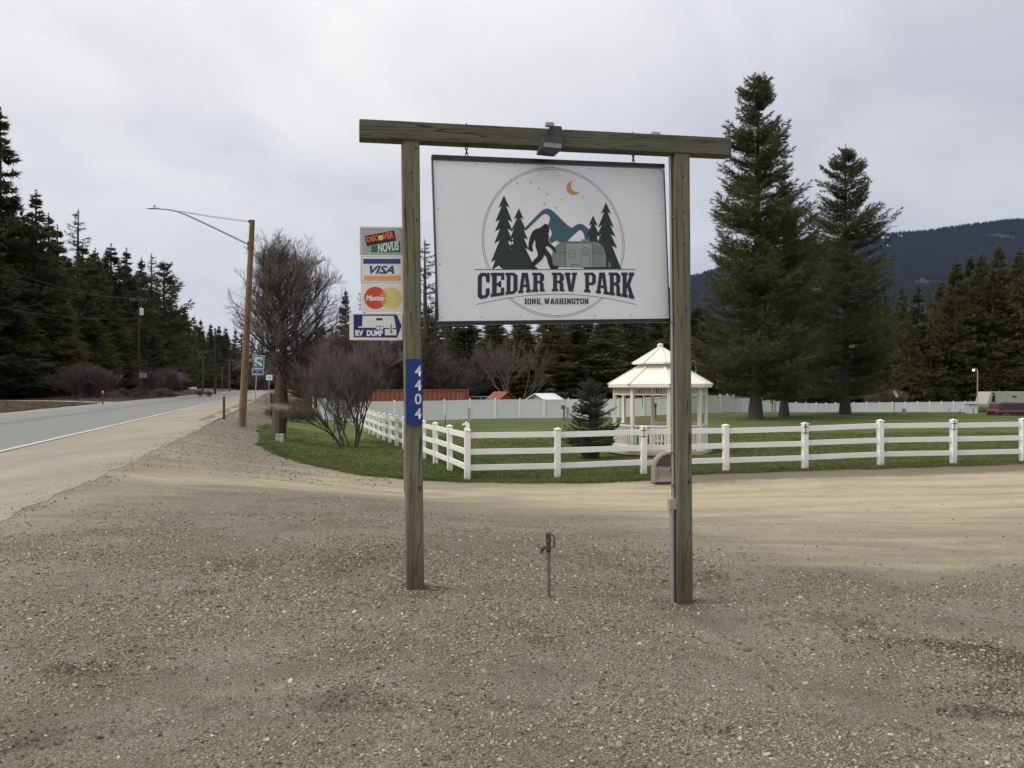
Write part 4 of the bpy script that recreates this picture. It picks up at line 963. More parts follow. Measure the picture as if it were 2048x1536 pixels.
mb = MB(); mb.box((0.228, 0.004, 0), (0.028, 0.02, 0.19)); mb.build('bracket', M['iron'], o)
# house number plate
c = W(828.8, 783.5, 6.86)
o = thing('number_plate', 'tall blue plate with the white digits 4404 on the left post', 'number plate', c, yawF)
mb = MB(); mb.box((0, 0, 0), (0.133, 0.004, 0.525)); mb.build('plate', M['plate_blue'], o, bevel=0.001)
for ch, py in zip('4404', (742, 770, 798, 827)):
    z_ = -(py - 783.5) * 6.86 / F
    text_fit('digit', ch, 0.003, 0.056, z_ - 0.044, z_ + 0.044, -0.0028, M['ink_white'], o, 0.012)

# ================================================================== yard hydrant
hb = W(1098, 1198, 7.2)
hz_ = H(hb.x, hb.y)
hy = thing('yard_hydrant', 'old standpipe water hydrant with a curved grey handle in the gravel', 'hydrant', (hb.x, hb.y, hz_))
mb = MB(); mb.tube((0, 0, -0.1), (-0.004, 0, 0.41), 0.0155, 0.0155, 12); mb.build('pipe', simple('hydrant_pipe', (0.13, 0.135, 0.12), .6, .15, 12), hy, smooth=True)
mb = MB(); mb.lathe([(0.018, 0.385), (0.021, 0.39), (0.021, 0.42), (0.016, 0.43), (0.017, 0.46), (0.022, 0.465), (0.022, 0.49), (0.018, 0.495)], 10, (-.004, 0, 0)); mb.box((-.03, 0, 0.425), (0.04, 0.02, 0.018)); mb.build('valve_body', M['brass'], hy, smooth=True)
mb = MB(); mb.tube((-.035, 0, 0.43), (-.062, -.004, 0.40), 0.014, 0.016, 10); mb.tube((-.058, -.004, 0.405), (-.064, -.005, 0.378), 0.014, 0.013, 10); mb.build('spout', M['rust'], hy, smooth=True)
mb = MB(); mb.box((-.006, 0, 0.515), (0.042, 0.034, 0.045)); mb.box((-.018, -.012, 0.545), (0.012, 0.010, 0.022)); mb.box((.006, .008, 0.548), (0.012, 0.010, 0.018)); mb.build('head', M['rust'], hy, bevel=.004)
mb = MB(); mb.path([(.012, -.004, 0.535), (.034, -.006, 0.528), (.044, -.006, 0.505), (.044, -.006, 0.45), (.036, -.006, 0.428), (.008, -.004, 0.424)], 0.0085, 8); mb.build('handle', simple('handle_grey', (0.07, 0.085, 0.095), 0.5), hy, smooth=True)
mb = MB(); mb.tube((.006, 0, 0.427), (.062, 0, 0.428), .004, .004, 6); mb.build('pin', M['rust'], hy)

# ================================================================== gazebo (octagonal, two-tier roof)
gx, gy = (1320.5 - CX) * 31.2 / F, 31.2
gz = H(gx, gy - 1.5) - 0.02
gz0 = CAMZ - (903 - HY) * 29.6 / F         # floor level
gb = thing('gazebo', 'cream and white octagonal gazebo with a two-tier roof on the lawn', 'gazebo', (gx, gy, gz0))
def octp(r_, a0=0.0, n=8): return [(r_ * math.sin(2 * math.pi * k / n + a0), -r_ * math.cos(2 * math.pi * k / n + a0)) for k in range(n)]
mb = MB(); P_ = octp(1.88)
mb.add([(x, y, -0.14) for x, y in P_] + [(x, y, 0.0) for x, y in P_], [(k, (k + 1) % 8, 8 + (k + 1) % 8, 8 + k) for k in range(8)] + [tuple(range(7, -1, -1)), tuple(range(8, 16))]); mb.build('deck', M['deck'], gb, bevel=.01)
mb = MB(); P_ = octp(1.78)
mb.add([(x, y, -0.36) for x, y in P_] + [(x, y, -0.14) for x, y in P_], [(k, (k + 1) % 8, 8 + (k + 1) % 8, 8 + k) for k in range(8)]); mb.build('skirt', M['rust'], gb)
CR = 1.66; EZ = 2.22
col = MB(); col.box((0, 0, EZ / 2), (0.115, 0.115, EZ)); col.box((0, 0, 0.03), (0.19, 0.19, 0.06)); col.box((0, 0, 0.085), (0.155, 0.155, 0.05)); col_me = col.mesh('column', .006); col_me.materials.append(M['gaz_white'])
Pc = octp(CR)
for k, (x, y) in enumerate(Pc): put('column', col_me, None, gb, (x, y, 0)).rotation_euler = (0, 0, 2 * math.pi * k / 8)
seg = (Vector(Pc[1]) - Vector(Pc[0])).length - 0.115
rail = MB(); rail.box((0, 0, 0.86), (seg, 0.085, 0.055)); rail.box((0, 0, 0.15), (seg, 0.05, 0.06)); rail_me = rail.mesh('handrail', .005); rail_me.materials.append(M['gaz_white'])
bal = MB(); bal.box((0, 0, 0.505), (0.038, 0.038, 0.65)); bal_me = bal.mesh('baluster'); bal_me.materials.append(M['gaz_white'])
fri = MB(); fri.box((0, 0, EZ - 0.02), (seg + .06, 0.06, 0.05)); fri.box((0, 0, EZ - 0.26), (seg, 0.05, 0.045)); fri_me = fri.mesh('frieze_rail'); fri_me.materials.append(M['gaz_white'])
spi = MB(); spi.box((0, 0, EZ - 0.14), (0.030, 0.030, 0.20)); spi_me = spi.mesh('frieze_spindle'); spi_me.materials.append(M['cream'])
wire = MB()
for k in range(8):
    a, b_ = Vector(Pc[k]), Vector(Pc[(k + 1) % 8]); c_ = (a + b_) / 2; ang = math.atan2(b_.y - a.y, b_.x - a.x)
    ro = put('railing', rail_me, None, gb, (c_.x, c_.y, 0)) if k != 4 else None
    fo_ = put('frieze', fri_me, None, gb, (c_.x, c_.y, 0)); fo_.rotation_euler = (0, 0, ang)
    if ro:
        ro.rotation_euler = (0, 0, ang)
        for q in range(9): put('baluster', bal_me, None, ro, (-seg / 2 + seg * (q + .5) / 9, 0, 0))
    for q in range(13): put('frieze_spindle', spi_me, None, fo_, (-seg / 2 + seg * (q + .5) / 13, 0, 0))
    pts_ = [(a.x + (b_.x - a.x) * t_, a.y + (b_.y - a.y) * t_, EZ - 0.30 - 0.13 * math.sin(math.pi * t_)) for t_ in np.linspace(0.05, .95, 8)]
    wire.path(pts_, 0.008, 4)
wire.build('light_string', M['deck'], gb)
def roof(r0, z0, r1, z1, th, m, name, rib_r, fascia):
    P0, P1 = octp(r0), octp(r1)
    for k in range(8):
        a, b_ = P0[k], P0[(k + 1) % 8]; c_, d_ = P1[(k + 1) % 8], P1[k]
        mb = MB(); vs = [(a[0], a[1], z0), (b_[0], b_[1], z0), (c_[0], c_[1], z1), (d_[0], d_[1], z1)]
        vs += [(x, y, z - th) for x, y, z in vs]
        mb.add(vs, [(0, 1, 2, 3), (7, 6, 5, 4), (0, 4, 5, 1), (1, 5, 6, 2), (2, 6, 7, 3), (3, 7, 4, 0)]); mb.build(name, m, gb)
    for k in range(8):
        a, d_ = Vector((*P0[k], z0)), Vector((*P1[k], z1)); ax = (d_ - a).normalized(); out_ = Vector((P0[k][0], P0[k][1], 0)).normalized()
        mb = MB(); side = Vector((-out_.y, out_.x, 0)); up = ax.cross(side); up = up if up.z > 0 else -up
        st_ = a - ax * 0.045; vs = []
        for p in (st_, d_):
            for sx, sz in ((-1, -1), (1, -1), (1, 1), (-1, 1)): vs.append(p + side * rib_r * sx + up * (0.012 + 0.03 * sz))
        mb.add(vs, [(0, 1, 5, 4), (1, 2, 6, 5), (2, 3, 7, 6), (3, 0, 4, 7), (0, 3, 2, 1), (4, 5, 6, 7)]); mb.build('hip_rib', M['gaz_white'], gb)
        if fascia:
            a2, b2 = Vector(P0[k]), Vector(P0[(k + 1) % 8]); c2 = (a2 + b2) / 2; L2 = (b2 - a2).length
            mb = MB(); mb.box((0, 0, 0), (L2, 0.03, fascia)); q = mb.build('fascia', M['gaz_white'], gb, loc=(c2.x, c2.y, z0 - fascia / 2 + 0.01)); q.rotation_euler = (0, 0, math.atan2(b2.y - a2.y, b2.x - a2.x))
roof(1.87, 2.33, 0.80, 2.96, 0.03, M['cream'], 'roof_panel', 0.035, 0.13)
roof(0.99, 3.09, 0.05, 3.66, 0.03, M['cream'], 'upper_roof_panel', 0.03, 0.06)
P1 = octp(0.80)
for k in range(8):
    a, b_ = Vector(P1[k]), Vector(P1[(k + 1) % 8]); c_ = (a + b_) / 2; L2 = (b_ - a).length
    lo = empty('lantern_band', (c_.x, c_.y, 0), math.atan2(b_.y - a.y, b_.x - a.x)); lo.parent = gb
    mb = MB(); mb.box((0, 0, 2.965), (L2, 0.05, 0.05)); mb.box((0, 0, 3.105), (L2, 0.05, 0.04)); mb.box((-L2 / 2, 0, 3.03), (.05, .05, .14)); mb.build('band_rail', M['gaz_white'], lo)
    for q in range(7):
        mb = MB(); mb.box((-L2 / 2 + L2 * (q + .5) / 7, 0, 3.04), (0.028, 0.028, 0.11)); mb.build('band_spindle', M['gaz_white'], lo)
mb = MB(); mb.lathe([(0.09, 3.62), (0.10, 3.66), (0.10, 3.72), (0.12, 3.725), (0.12, 3.755), (0.085, 3.77), (0.085, 3.80), (0.03, 3.815)], 14); mb.build('finial', M['gaz_white'], gb, smooth=True)

# ================================================================== trees
def tubes_mesh(segs, n=4):
    """segs: list of (p0, p1, r0, r1) -> verts, quads"""
    A = np.array([s_[0] for s_ in segs], float); B = np.array([s_[1] for s_ in segs], float)
    r0 = np.array([s_[2] for s_ in segs]); r1 = np.array([s_[3] for s_ in segs])
    d = B - A; d /= np.maximum(np.linalg.norm(d, axis=1, keepdims=True), 1e-9)
    ref = np.where(np.abs(d[:, 2:3]) > 0.9, np.array([[1.0, 0, 0]]), np.array([[0, 0, 1.0]]))
    u = np.cross(d, ref); u /= np.linalg.norm(u, axis=1, keepdims=True); v_ = np.cross(d, u)
    th = np.arange(n) * 2 * math.pi / n; c_, s_ = np.cos(th), np.sin(th)
    ring = u[:, None, :] * c_[None, :, None] + v_[:, None, :] * s_[None, :, None]
    V = np.concatenate([A[:, None] + ring * r0[:, None, None], B[:, None] + ring * r1[:, None, None]], 1).reshape(-1, 3)
    k = np.arange(n); q = np.stack([k, (k + 1) % n, n + (k + 1) % n, n + k], 1)
    Fc = (np.arange(len(segs))[:, None, None] * 2 * n + q[None]).reshape(-1, 4)
    return V, Fc
def trunk_segs(h, r, rg, lean=0.0, steps=10, top=0.03):
    pts = []; ax = rg.uniform(-1, 1, 2) * lean
    for i in range(steps + 1):
        t_ = i / steps; pts.append((ax[0] * t_ * h + 0.01 * h * math.sin(t_ * 5 + ax[0] * 9) * lean * 6, ax[1] * t_ * h, t_ * h))
    rad_ = [r * (1 - (i / steps)) ** 0.85 * (1 + 0.5 * math.exp(-i / steps * 40)) + top for i in range(steps + 1)]
    return pts, rad_
def conifer(seed, h, rbase, z0=0.04, nbr=110, ntw=9, nbl=6, blade=(0.45, 0.10), droop=-0.12, tip=0.15, shape=0.9, belly=0.12, irregular=0.25, upper_sparse=0.0, radfun=None, wood=True, gap=0.0, whorl=0):
    rg = np.random.default_rng(seed)
    tp, tr_ = trunk_segs(h, h * 0.0155, rg, 0.01, 14)
    tp = np.array(tp); segs = [(tp[i], tp[i + 1], tr_[i], tr_[i + 1]) for i in range(len(tp) - 1)]
    TV, TF = tubes_mesh(segs, 9)
    bz = np.sort(z0 + (1 - z0) * (rg.random(nbr) ** (0.86 if whorl else 1.05))) * 0.985
    if whorl: bz = np.clip((np.round(bz * whorl) + rg.normal(0, .26, nbr)) / whorl, z0, .985)
    fine, tri = [], []
    lump = rg.uniform(-1, 1, (9, 3))
    g_ang = rg.uniform(0, 6.283, 3)
    for zt in bz:
        az_ = rg.uniform(0, 2 * math.pi)
        if radfun: Rr = radfun(zt) * rbase
        else: Rr = rbase * (1 - zt) ** shape * (0.72 + 0.28 * min(1, (zt - z0) / belly + 0.2))
        l3 = 1 + irregular * (0.6 * math.sin(3 * az_ + g_ang[0] + zt * 9) + 0.5 * math.sin(zt * 31 + g_ang[1]) + rg.uniform(-0.6, 0.5))
        Lb = max(0.012 * h * (1.04 - zt) * 4, Rr * l3)
        if rg.random() < gap: Lb *= 0.45
        base = np.array([np.interp(zt * h, tp[:, 2], tp[:, 0]), np.interp(zt * h, tp[:, 2], tp[:, 1]), zt * h])
        out_ = np.array([math.cos(az_), math.sin(az_), 0]); sd = np.array([-out_[1], out_[0], 0])
        up0 = 0.42 * zt ** 2 * (1 if droop < 0 else 1.4)
        nseg = 5; ts_ = np.linspace(0, 1, nseg + 1)
        dz = Lb * ((up0 + 0.05) * ts_ + droop * 1.6 * ts_ * (1 - 0.3 * ts_) + tip * ts_ ** 3)
        P_ = base + out_ * (Lb * ts_)[:, None] + np.array([0, 0, 1]) * dz[:, None] + sd * (0.08 * Lb * np.sin(ts_ * 2.5 + az_ * 3))[:, None]
        rb = 0.012 * Lb + 0.012
        for i in range(nseg): fine.append((P_[i], P_[i + 1], rb * (1 - ts_[i]) + .004, rb * (1 - ts_[i + 1]) + .004))
        nt_ = max(4, int(ntw * (0.5 + 0.6 * Lb / max(rbase, .1))))
        for q in range(nt_):
            t_ = 0.12 + 0.88 * (q + rg.random() * .8) / nt_
            p = np.array([np.interp(t_, ts_, P_[:, a]) for a in range(3)])
            tw = Lb * (0.10 + 0.34 * (1 - t_) ** 0.7 * min(1, t_ * 3)) * rg.uniform(.7, 1.2) + blade[0] * 0.3
            side = 1 if q % 2 else -1
            dirv = out_ * rg.uniform(.45, .9) + sd * side * rg.uniform(.5, 1.0) + np.array([0, 0, rg.uniform(-.12, .28) + 0.4 * tip])
            if q == nt_ - 1: dirv = out_ + np.array([0, 0, tip * 2.2])
            dirv /= np.linalg.norm(dirv)
            s0 = rg.random(nbl) ** 0.8
            C_ = p + dirv * (s0 * tw)[:, None]
            bd = dirv * 0.75 + rg.normal(0, .55, (nbl, 3)); bd[:, 2] += 0.12
            bd /= np.linalg.norm(bd, axis=1, keepdims=True)
            wv = np.cross(bd, rg.normal(0, 1, (nbl, 3))); wv /= np.maximum(np.linalg.norm(wv, axis=1, keepdims=True), 1e-6)
            kb = 0.38 + 0.62 * min(1.0, Lb / (rbase * 0.6)); ln = blade[0] * kb * rg.uniform(.6, 1.25, (nbl, 1)); wd_ = blade[1] * (0.5 + 0.5 * kb) * rg.uniform(.7, 1.2, (nbl, 1))
            T_ = np.stack([C_ - wv * wd_ / 2, C_ + wv * wd_ / 2, C_ + bd * ln], 1)
            tri.append(T_)
    # leader shoot
    nl = 40; zl = h * (0.95 + 0.062 * rg.random(nl)); aa = rg.uniform(0, 6.283, nl); rl_ = (h * 1.015 - zl) * 0.16
    pl_ = np.stack([np.cos(aa) * 0.02 + tp[-1, 0], np.sin(aa) * 0.02 + tp[-1, 1], zl], 1); pe = pl_ + np.stack([np.cos(aa) * (rl_ + .1), np.sin(aa) * (rl_ + .1), rg.uniform(.05, .35, nl)], 1) * (h / 26)
    wv = np.stack([-np.sin(aa), np.cos(aa), np.zeros(nl)], 1) * blade[1] * 0.4; tri.append(np.stack([pl_ - wv, pl_ + wv, pe], 1))
    T_ = np.concatenate(tri).reshape(-1, 3)
    crown = np_mesh('crown', T_, np.arange(len(T_)).reshape(-1, 3))
    if wood:
        BV, BF = tubes_mesh(fine, 3)
        # bark mesh: quads only
        TV2 = np.concatenate([TV, BV]); TF2 = np.concatenate([TF, np.array([[f_[0], f_[1], f_[2], f_[3]] for f_ in BF]) + len(TV)])
    else: TV2, TF2 = TV, TF
    return np_mesh('trunk', TV2, TF2, True), crown
def place_tree(name, label, trunk, crown, mt, mc, x, y, z, sc=1.0, rz=0.0, group=None, sz=None, cat='tree'):
    t_ = thing(name, label, cat, (x, y, z), rz, group)
    t_.scale = (sc, sc, sz or sc)
    put('trunk', trunk, None, t_); put('crown', crown, None, t_); return t_
def withmat(pair, a, b_):
    pair[0].materials.append(M[a]); pair[1].materials.append(M[b_]); return pair

# three big pines on the lawn
def prof1(z):
    pts_z = [0.0, 0.06, 0.12, 0.25, 0.35, 0.45, 0.58, 0.66, 0.72, 0.80, 0.90, 1.0]
    pts_r = [0.6, 1.0, 1.10, 1.02, 1.06, 0.98, 0.80, 0.66, 0.56, 0.50, 0.36, 0.10]
    return float(np.interp(z, pts_z, pts_r))
big = withmat(conifer(101, 29.2, 4.3, 0.055, 400, 20, 30, (0.36, 0.048), -0.05, 0.26, irregular=0.26, radfun=prof1, whorl=30, gap=.08), 'bark', 'pine')
def prof2(z):
    return float(np.interp(z, [0, .08, .2, .45, .60, .70, .76, .84, .93, 1], [.5, 1.0, 1.1, 1.0, .72, .62, .34, .30, .18, .04]))
big2 = withmat(conifer(102, 21.5, 3.8, 0.07, 250, 17, 28, (0.36, 0.05), -0.04, 0.30, irregular=0.3, radfun=prof2, gap=.12, whorl=24), 'bark', 'pine')
def prof3(z):
    return float(np.interp(z, [0, .08, .2, .4, .55, .66, .78, .9, 1], [.5, .95, 1.05, .95, .80, .80, .50, .34, .10]))
big3 = withmat(conifer(103, 24.8, 4.1, 0.045, 310, 18, 28, (0.36, 0.05), -0.05, 0.28, irregular=0.3, radfun=prof3, gap=.1, whorl=26), 'bark', 'pine')
def onlawn(px, py, D=None):
    if D is None: return gp(px, py)
    return ((px - CX) * D / F, D)
x, y = onlawn(1511, 840, 69.5); place_tree('pine_tree', 'tallest dark green pine on the lawn, right of the timber frame', *big, None, None, x, y, H(x, y) - .1, 0.96)
x, y = onlawn(1568, 834, 76.0); place_tree('pine_tree', 'shorter pine half hidden behind the right side of the tallest pine', *big2, None, None, x, y, H(x, y) - .1, 1.0, 2.1)
x, y = onlawn(1690, 828, 83.0); place_tree('pine_tree', 'second tallest pine on the lawn, standing alone right of the tallest one', *big3, None, None, x, y, H(x, y) - .1, 1.045, 0.7)

# background kinds, about 26 m tall; shared meshes
VF = [withmat(conifer(201 + i, 26.0, r_, 0.02, nb, 11, 8, (0.80, 0.20), dr, tp_, sh, irregular=ir, wood=False, gap=gp_), 'bark', m_) for i, (r_, nb, dr, tp_, sh, ir, gp_, m_) in enumerate((
    (4.8, 240, -0.16, 0.10, 1.0, 0.18, 0.0, 'fir'), (4.4, 240, -0.12, 0.12, 0.92, 0.20, 0.03, 'fir'), (5.0, 270, -0.22, 0.16, 0.85, 0.16, 0.0, 'cedar'),
    (3.8, 180, -0.10, 0.15, 0.95, 0.30, 0.12, 'fir'), (4.8, 270, -0.22, 0.12, 0.90, 0.18, 0.0, 'cedar'), (4.3, 170, 0.02, 0.28, 0.55, 0.40, 0.15, 'pine')))]
SP = withmat(conifer(301, 26.0, 3.0, 0.25, 85, 8, 8, (0.55, 0.10), -0.06, 0.12, 0.6, irregular=0.4, wood=True, gap=0.25), 'bark', 'fir')
def sky_tree(px, ytop, D, kind, label=None, group=None, name='conifer', wid=1.0):
    x = (px - CX) * D / F; z = H(x, D) - 0.3; top = CAMZ - (ytop - HY) * D / F
    k = (top - z) / 26.0; pr = SP if kind == 's' else VF[kind]
    nm = {0: 'fir_tree', 1: 'fir_tree', 2: 'cedar_tree', 3: 'fir_tree', 4: 'cedar_tree', 5: 'pine_tree', 's': 'fir_tree'}[kind]
    return place_tree(nm, label, *pr, None, None, x, D, z, k * wid, random.uniform(0, 6.28), group, k)
GL_ = 'conifers in the wood across the road'
LBL = {0: 'dark green fir across the road', 2: 'olive brown cedar across the road', 5: 'dark loose-branched pine across the road'}
def zone(px, table):
    if table is LBL: return ', far left' if px < 40 else ', left of the sparse spindly fir' if px < 140 else ', just left of the near utility pole' if px < 260 else ', around the near utility pole' if px < 345 else ', right of the near utility pole'
    if table is TB: return ', left of the left timber post' if px < 830 else ', below the left half of the board' if px < 1110 else ', below the right half of the board' if px < 1345 else ', just right of the right timber post' if px < 1480 else ', hidden mostly by the big pines' if px < 1745 else ', between the pines and the lamp pole' if px < 1920 else ', above the travel trailer'
    return ''
def lb(kind, table, px=None):
    if px is not None: return lb(kind, table) + zone(px, table)
    return table[0] if kind in (0, 1, 3, 's') else table[2] if kind in (2, 4) else table[5]
Lsky = [(-6, 222, 112, 3), (70, 386, 114, 3), (27, 400, 118, 0), (98, 432, 120, 1), (153, 421, 127, 's'), (118, 455, 124, 0), (188, 500, 150, 0), (222, 490, 158, 2), (253, 500, 165, 0), (281, 519, 172, 3), (305, 508, 180, 's'), (328, 526, 186, 5), (346, 585, 220, 0), (369, 616, 270, 1), (386, 632, 300, 0), (402, 640, 320, 3), (421, 648, 345, 0), (438, 652, 350, 1), (452, 655, 370, 0), (470, 660, 390, 3)]
special = {-6: 'tallest pine at the left edge of the picture, crown bulging over the wood', 153: 'sparse spindly fir rising alone above the wood across the road, left of the lamp head',
           305: 'thin-topped fir in the wood just below the lamp arm', 328: 'ragged pine with a bent side limb at the right end of the high wood', 281: 'narrow fir with a sharp tip straight above the near utility pole'}
for px, yt, D, k in Lsky:
    sky_tree(px, yt, D, k, special.get(px, lb(k, LBL, px)), GL_, wid=1.35 if k != 's' else 1.3)
rr2 = random.Random(5)
lp_x = [-500, -60, 6, 30, 70, 150, 222, 300, 340, 370, 420, 470]; lp_y = [250, 330, 395, 410, 430, 480, 510, 540, 600, 630, 655, 668]; lp_D = [95, 105, 108, 112, 116, 128, 150, 178, 215, 262, 335, 390]
for row in range(4):
    px = -520
    while px < 468:
        yt = np.interp(px, lp_x, lp_y); D = np.interp(px, lp_x, lp_D) * (0.97 + 0.07 * row) * rr2.uniform(.98, 1.03)
        yt = HY - (HY - yt) * (rr2.uniform(.60, .88) if row == 0 else rr2.uniform(.78, 1.0))
        k = rr2.choice([0, 1, 0, 2, 4, 1, 3])
        if row == 0 and 170 < px < 300: k = rr2.choice([2, 4, 0])
        sky_tree(px + rr2.uniform(-8, 8), yt, D, k, lb(k, LBL, px), GL_, wid=rr2.uniform(1.6, 2.1))
        px += rr2.uniform(0.7, 1.0) * 5.2 * F / D
# far end of the road
GF = 'conifers beyond the far end of the road'
TF_ = {0: 'small hazy fir beyond the far end of the road', 2: 'small brownish cedar beyond the far end of the road', 5: 'small pine beyond the far end of the road'}
for row in range(3):
    px = 440
    while px < 720:
        D = 430 - 60 * row; yt = rr2.uniform(662, 690) + 6 * row
        if px > 600: D = 240 - 30 * row; yt = rr2.uniform(660, 705)
        if row == 2 and 455 < px < 585: px += 20; continue
        k = rr2.choice([0, 1, 3, 0, 2]); sky_tree(px, yt, D * rr2.uniform(.95, 1.05), k, lb(k, TF_), GF, wid=rr2.uniform(1.1, 1.7)); px += rr2.uniform(.7, 1.1) * 6 * F / D
# behind the privacy fence
GB = 'conifers behind the privacy fence'
TB = {0: 'dark fir behind the privacy fence', 2: 'olive brown cedar behind the privacy fence', 5: 'pine behind the privacy fence'}
sky_tree(690, 581, 122, 1, 'pointed dark fir standing left of the card signs', GB, wid=1.0)
sky_tree(727, 568, 125, 's', 'thin fir showing behind the left edge of the card signs', GB, wid=1.2)
sky_tree(852, 480, 104, 's', 'tall narrow fir between the left post and the big board', GB, wid=1.45)
sky_tree(872, 560, 108, 's', 'slender fir right behind the left edge of the big board', GB, wid=1.3)
sky_tree(893, 600, 112, 's', 'thin fir behind the lower left corner of the big board', GB, wid=1.3)
for row in range(3):
    px = 640
    while px < 1420:
        D = (113 + 14 * row) * rr2.uniform(.97, 1.03); yt = rr2.uniform(612, 650) - 6 * row
        if px < 830: yt += 48
        k = rr2.choice([0, 2, 4, 2, 1, 4, 3, 0]); sky_tree(px, yt, D, k, lb(k, TB, px), GB, wid=rr2.uniform(1.9, 2.7)); px += rr2.uniform(.75, 1.0) * 4.4 * F / D
Rsky = [(1752, 600, 140, 0), (1770, 585, 142, 3), (1802, 572, 138, 0), (1835, 575, 136, 1), (1862, 640, 133, 4), (1912, 522, 135, 2), (1945, 515, 139, 4), (1968, 508, 136, 2), (2002, 492, 137, 4), (2044, 498, 134, 2), (2075, 480, 136, 4), (1880, 560, 142, 2), (1985, 540, 134, 4), (1820, 640, 131, 2)]
rl = {1912: 'olive cedar with a rounded tip, straight above the lit lamp pole', 2002: 'tallest olive cedar near the right edge of the picture'}
for px, yt, D, k in Rsky: sky_tree(px, yt, D, k, rl.get(px, lb(k, TB, px)), GB, wid=1.2)
for row in range(3):
    px = 1390
    while px < 2700:
        D = (148 - 6 * row) * rr2.uniform(.985, 1.015)
        yt = np.interp(px, [1390, 1480, 1750, 1850, 1950, 2100, 2700], [650, 640, 625, 615, 565, 530, 480]) + rr2.uniform(-10, 40) + 18 * row
        k = rr2.choice([0, 3, 2, 4] if px < 1850 else [2, 4, 2, 4, 4]); sky_tree(px, yt, D, k, lb(k, TB, px), GB, wid=rr2.uniform(1.3, 1.8)); px += rr2.uniform(.8, 1.1) * 5.2 * F / D

# little blue spruce in a pot
spx = (1180 - CX) * 29.0 / F; spy = 29.0; spz = H(spx, spy)
pt = thing('planter_pot', 'dark brown round tub at the foot of the little spruce', 'planter', (spx, spy, spz))
mb = MB(); mb.lathe([(0.27, 0.0), (0.36, 0.32), (0.385, 0.33), (0.385, 0.38), (0.35, 0.38), (0.33, 0.30), (0.02, 0.29)], 20); mb.build('tub', M['pot'], pt, smooth=True)
sp_ = withmat(conifer(401, 2.42, 0.95, 0.02, 200, 10, 26, (0.075, 0.014), -0.02, 0.22, 0.62, belly=.3, irregular=0.22), 'bark', 'blue_spruce')
place_tree('spruce_tree', 'small blue-green spruce in a pot between fence and gazebo', *sp_, None, None, spx, spy, spz + 0.30, 1.0)

# ------------------------------------------------------------------ bare trees
def bare(seed, h, spread, stems=1, levels=5, r0=0.2, first=0.2, twig=0.012, kids=(3, 5), up=0.35, ratio=0.72, stem_spread=0.3):
    rg = random.Random(seed); thick, thin = [], []
    def grow(p, d, ln, r, lev):
        n = 3 if lev else 4; q = Vector(p); dd = Vector(d); pts_ = [q.copy()]
        for i in range(n):
            dd = (dd + Vector((rg.gauss(0, .16), rg.gauss(0, .16), rg.gauss(0, .08) + up * 0.18))).normalized()
            q2 = q + dd * ln / n; ra, rb_ = r * (1 - .35 * i / n), r * (1 - .35 * (i + 1) / n)
            (thick if lev < 3 else thin).append((tuple(q), tuple(q2), max(ra, twig), max(rb_, twig * .8)))
            q = q2; pts_.append(q.copy())
        if lev >= levels: return
        nk = rg.randint(*kids) + (2 if lev == levels - 1 else 0)
        for k in range(nk):
            t_ = (0.35 if lev else first) + (1 - (0.35 if lev else first)) * (k + rg.random()) / nk
            i = min(n - 1, int(t_ * n)); base = pts_[i].lerp(pts_[i + 1], t_ * n - i)
            a = rg.uniform(0, 6.283); tilt = rg.uniform(.45, 1.0) * spread
            pr_ = dd.orthogonal().normalized(); pr_.rotate(Matrix.Rotation(a, 3, dd))
            nd = (dd * math.cos(tilt) + pr_ * math.sin(tilt)); nd.z += up * .5; nd.normalize()
            grow(base, nd, ln * ratio * rg.uniform(.75, 1.15) * (1.25 - .45 * t_), r * .58 * (1.2 - .5 * t_), lev + 1)
        grow(q, dd, ln * ratio * .8, r * .6, lev + 1)
    for s_ in range(stems):
        a = 6.283 * s_ / stems + rg.uniform(-.4, .4); tl_ = stem_spread * (0 if stems == 1 else rg.uniform(.4, 1.2))
        o_ = (0.25 * math.cos(a) * (stems > 1), 0.25 * math.sin(a) * (stems > 1), -0.15)
        grow(o_, Vector((math.sin(tl_) * math.cos(a), math.sin(tl_) * math.sin(a), math.cos(tl_))), h * 0.36 * rg.uniform(.85, 1.1), r0 * rg.uniform(.7, 1.0), 0)
    allz = max(s_[1][2] for s_ in thick + thin); k = h / allz
    sc = lambda L_, kk=k: [tuple([tuple(c * kk for c in s_[0]), tuple(c * kk for c in s_[1]), s_[2], s_[3]]) for s_ in L_]
    V1, F1 = tubes_mesh(sc(thick), 6); V2, F2 = tubes_mesh(sc(thin), 3)
    return np_mesh('trunk', V1, F1, True), np_mesh('crown', V2, F2, True)
def bare_tree(pair, x, y, z, label, group=None, sc=1.0, rz=0.0, name='bare_tree', sz=None):
    return place_tree(name, label, pair[0], pair[1], None, None, x, y, z, sc, rz, group, sz)
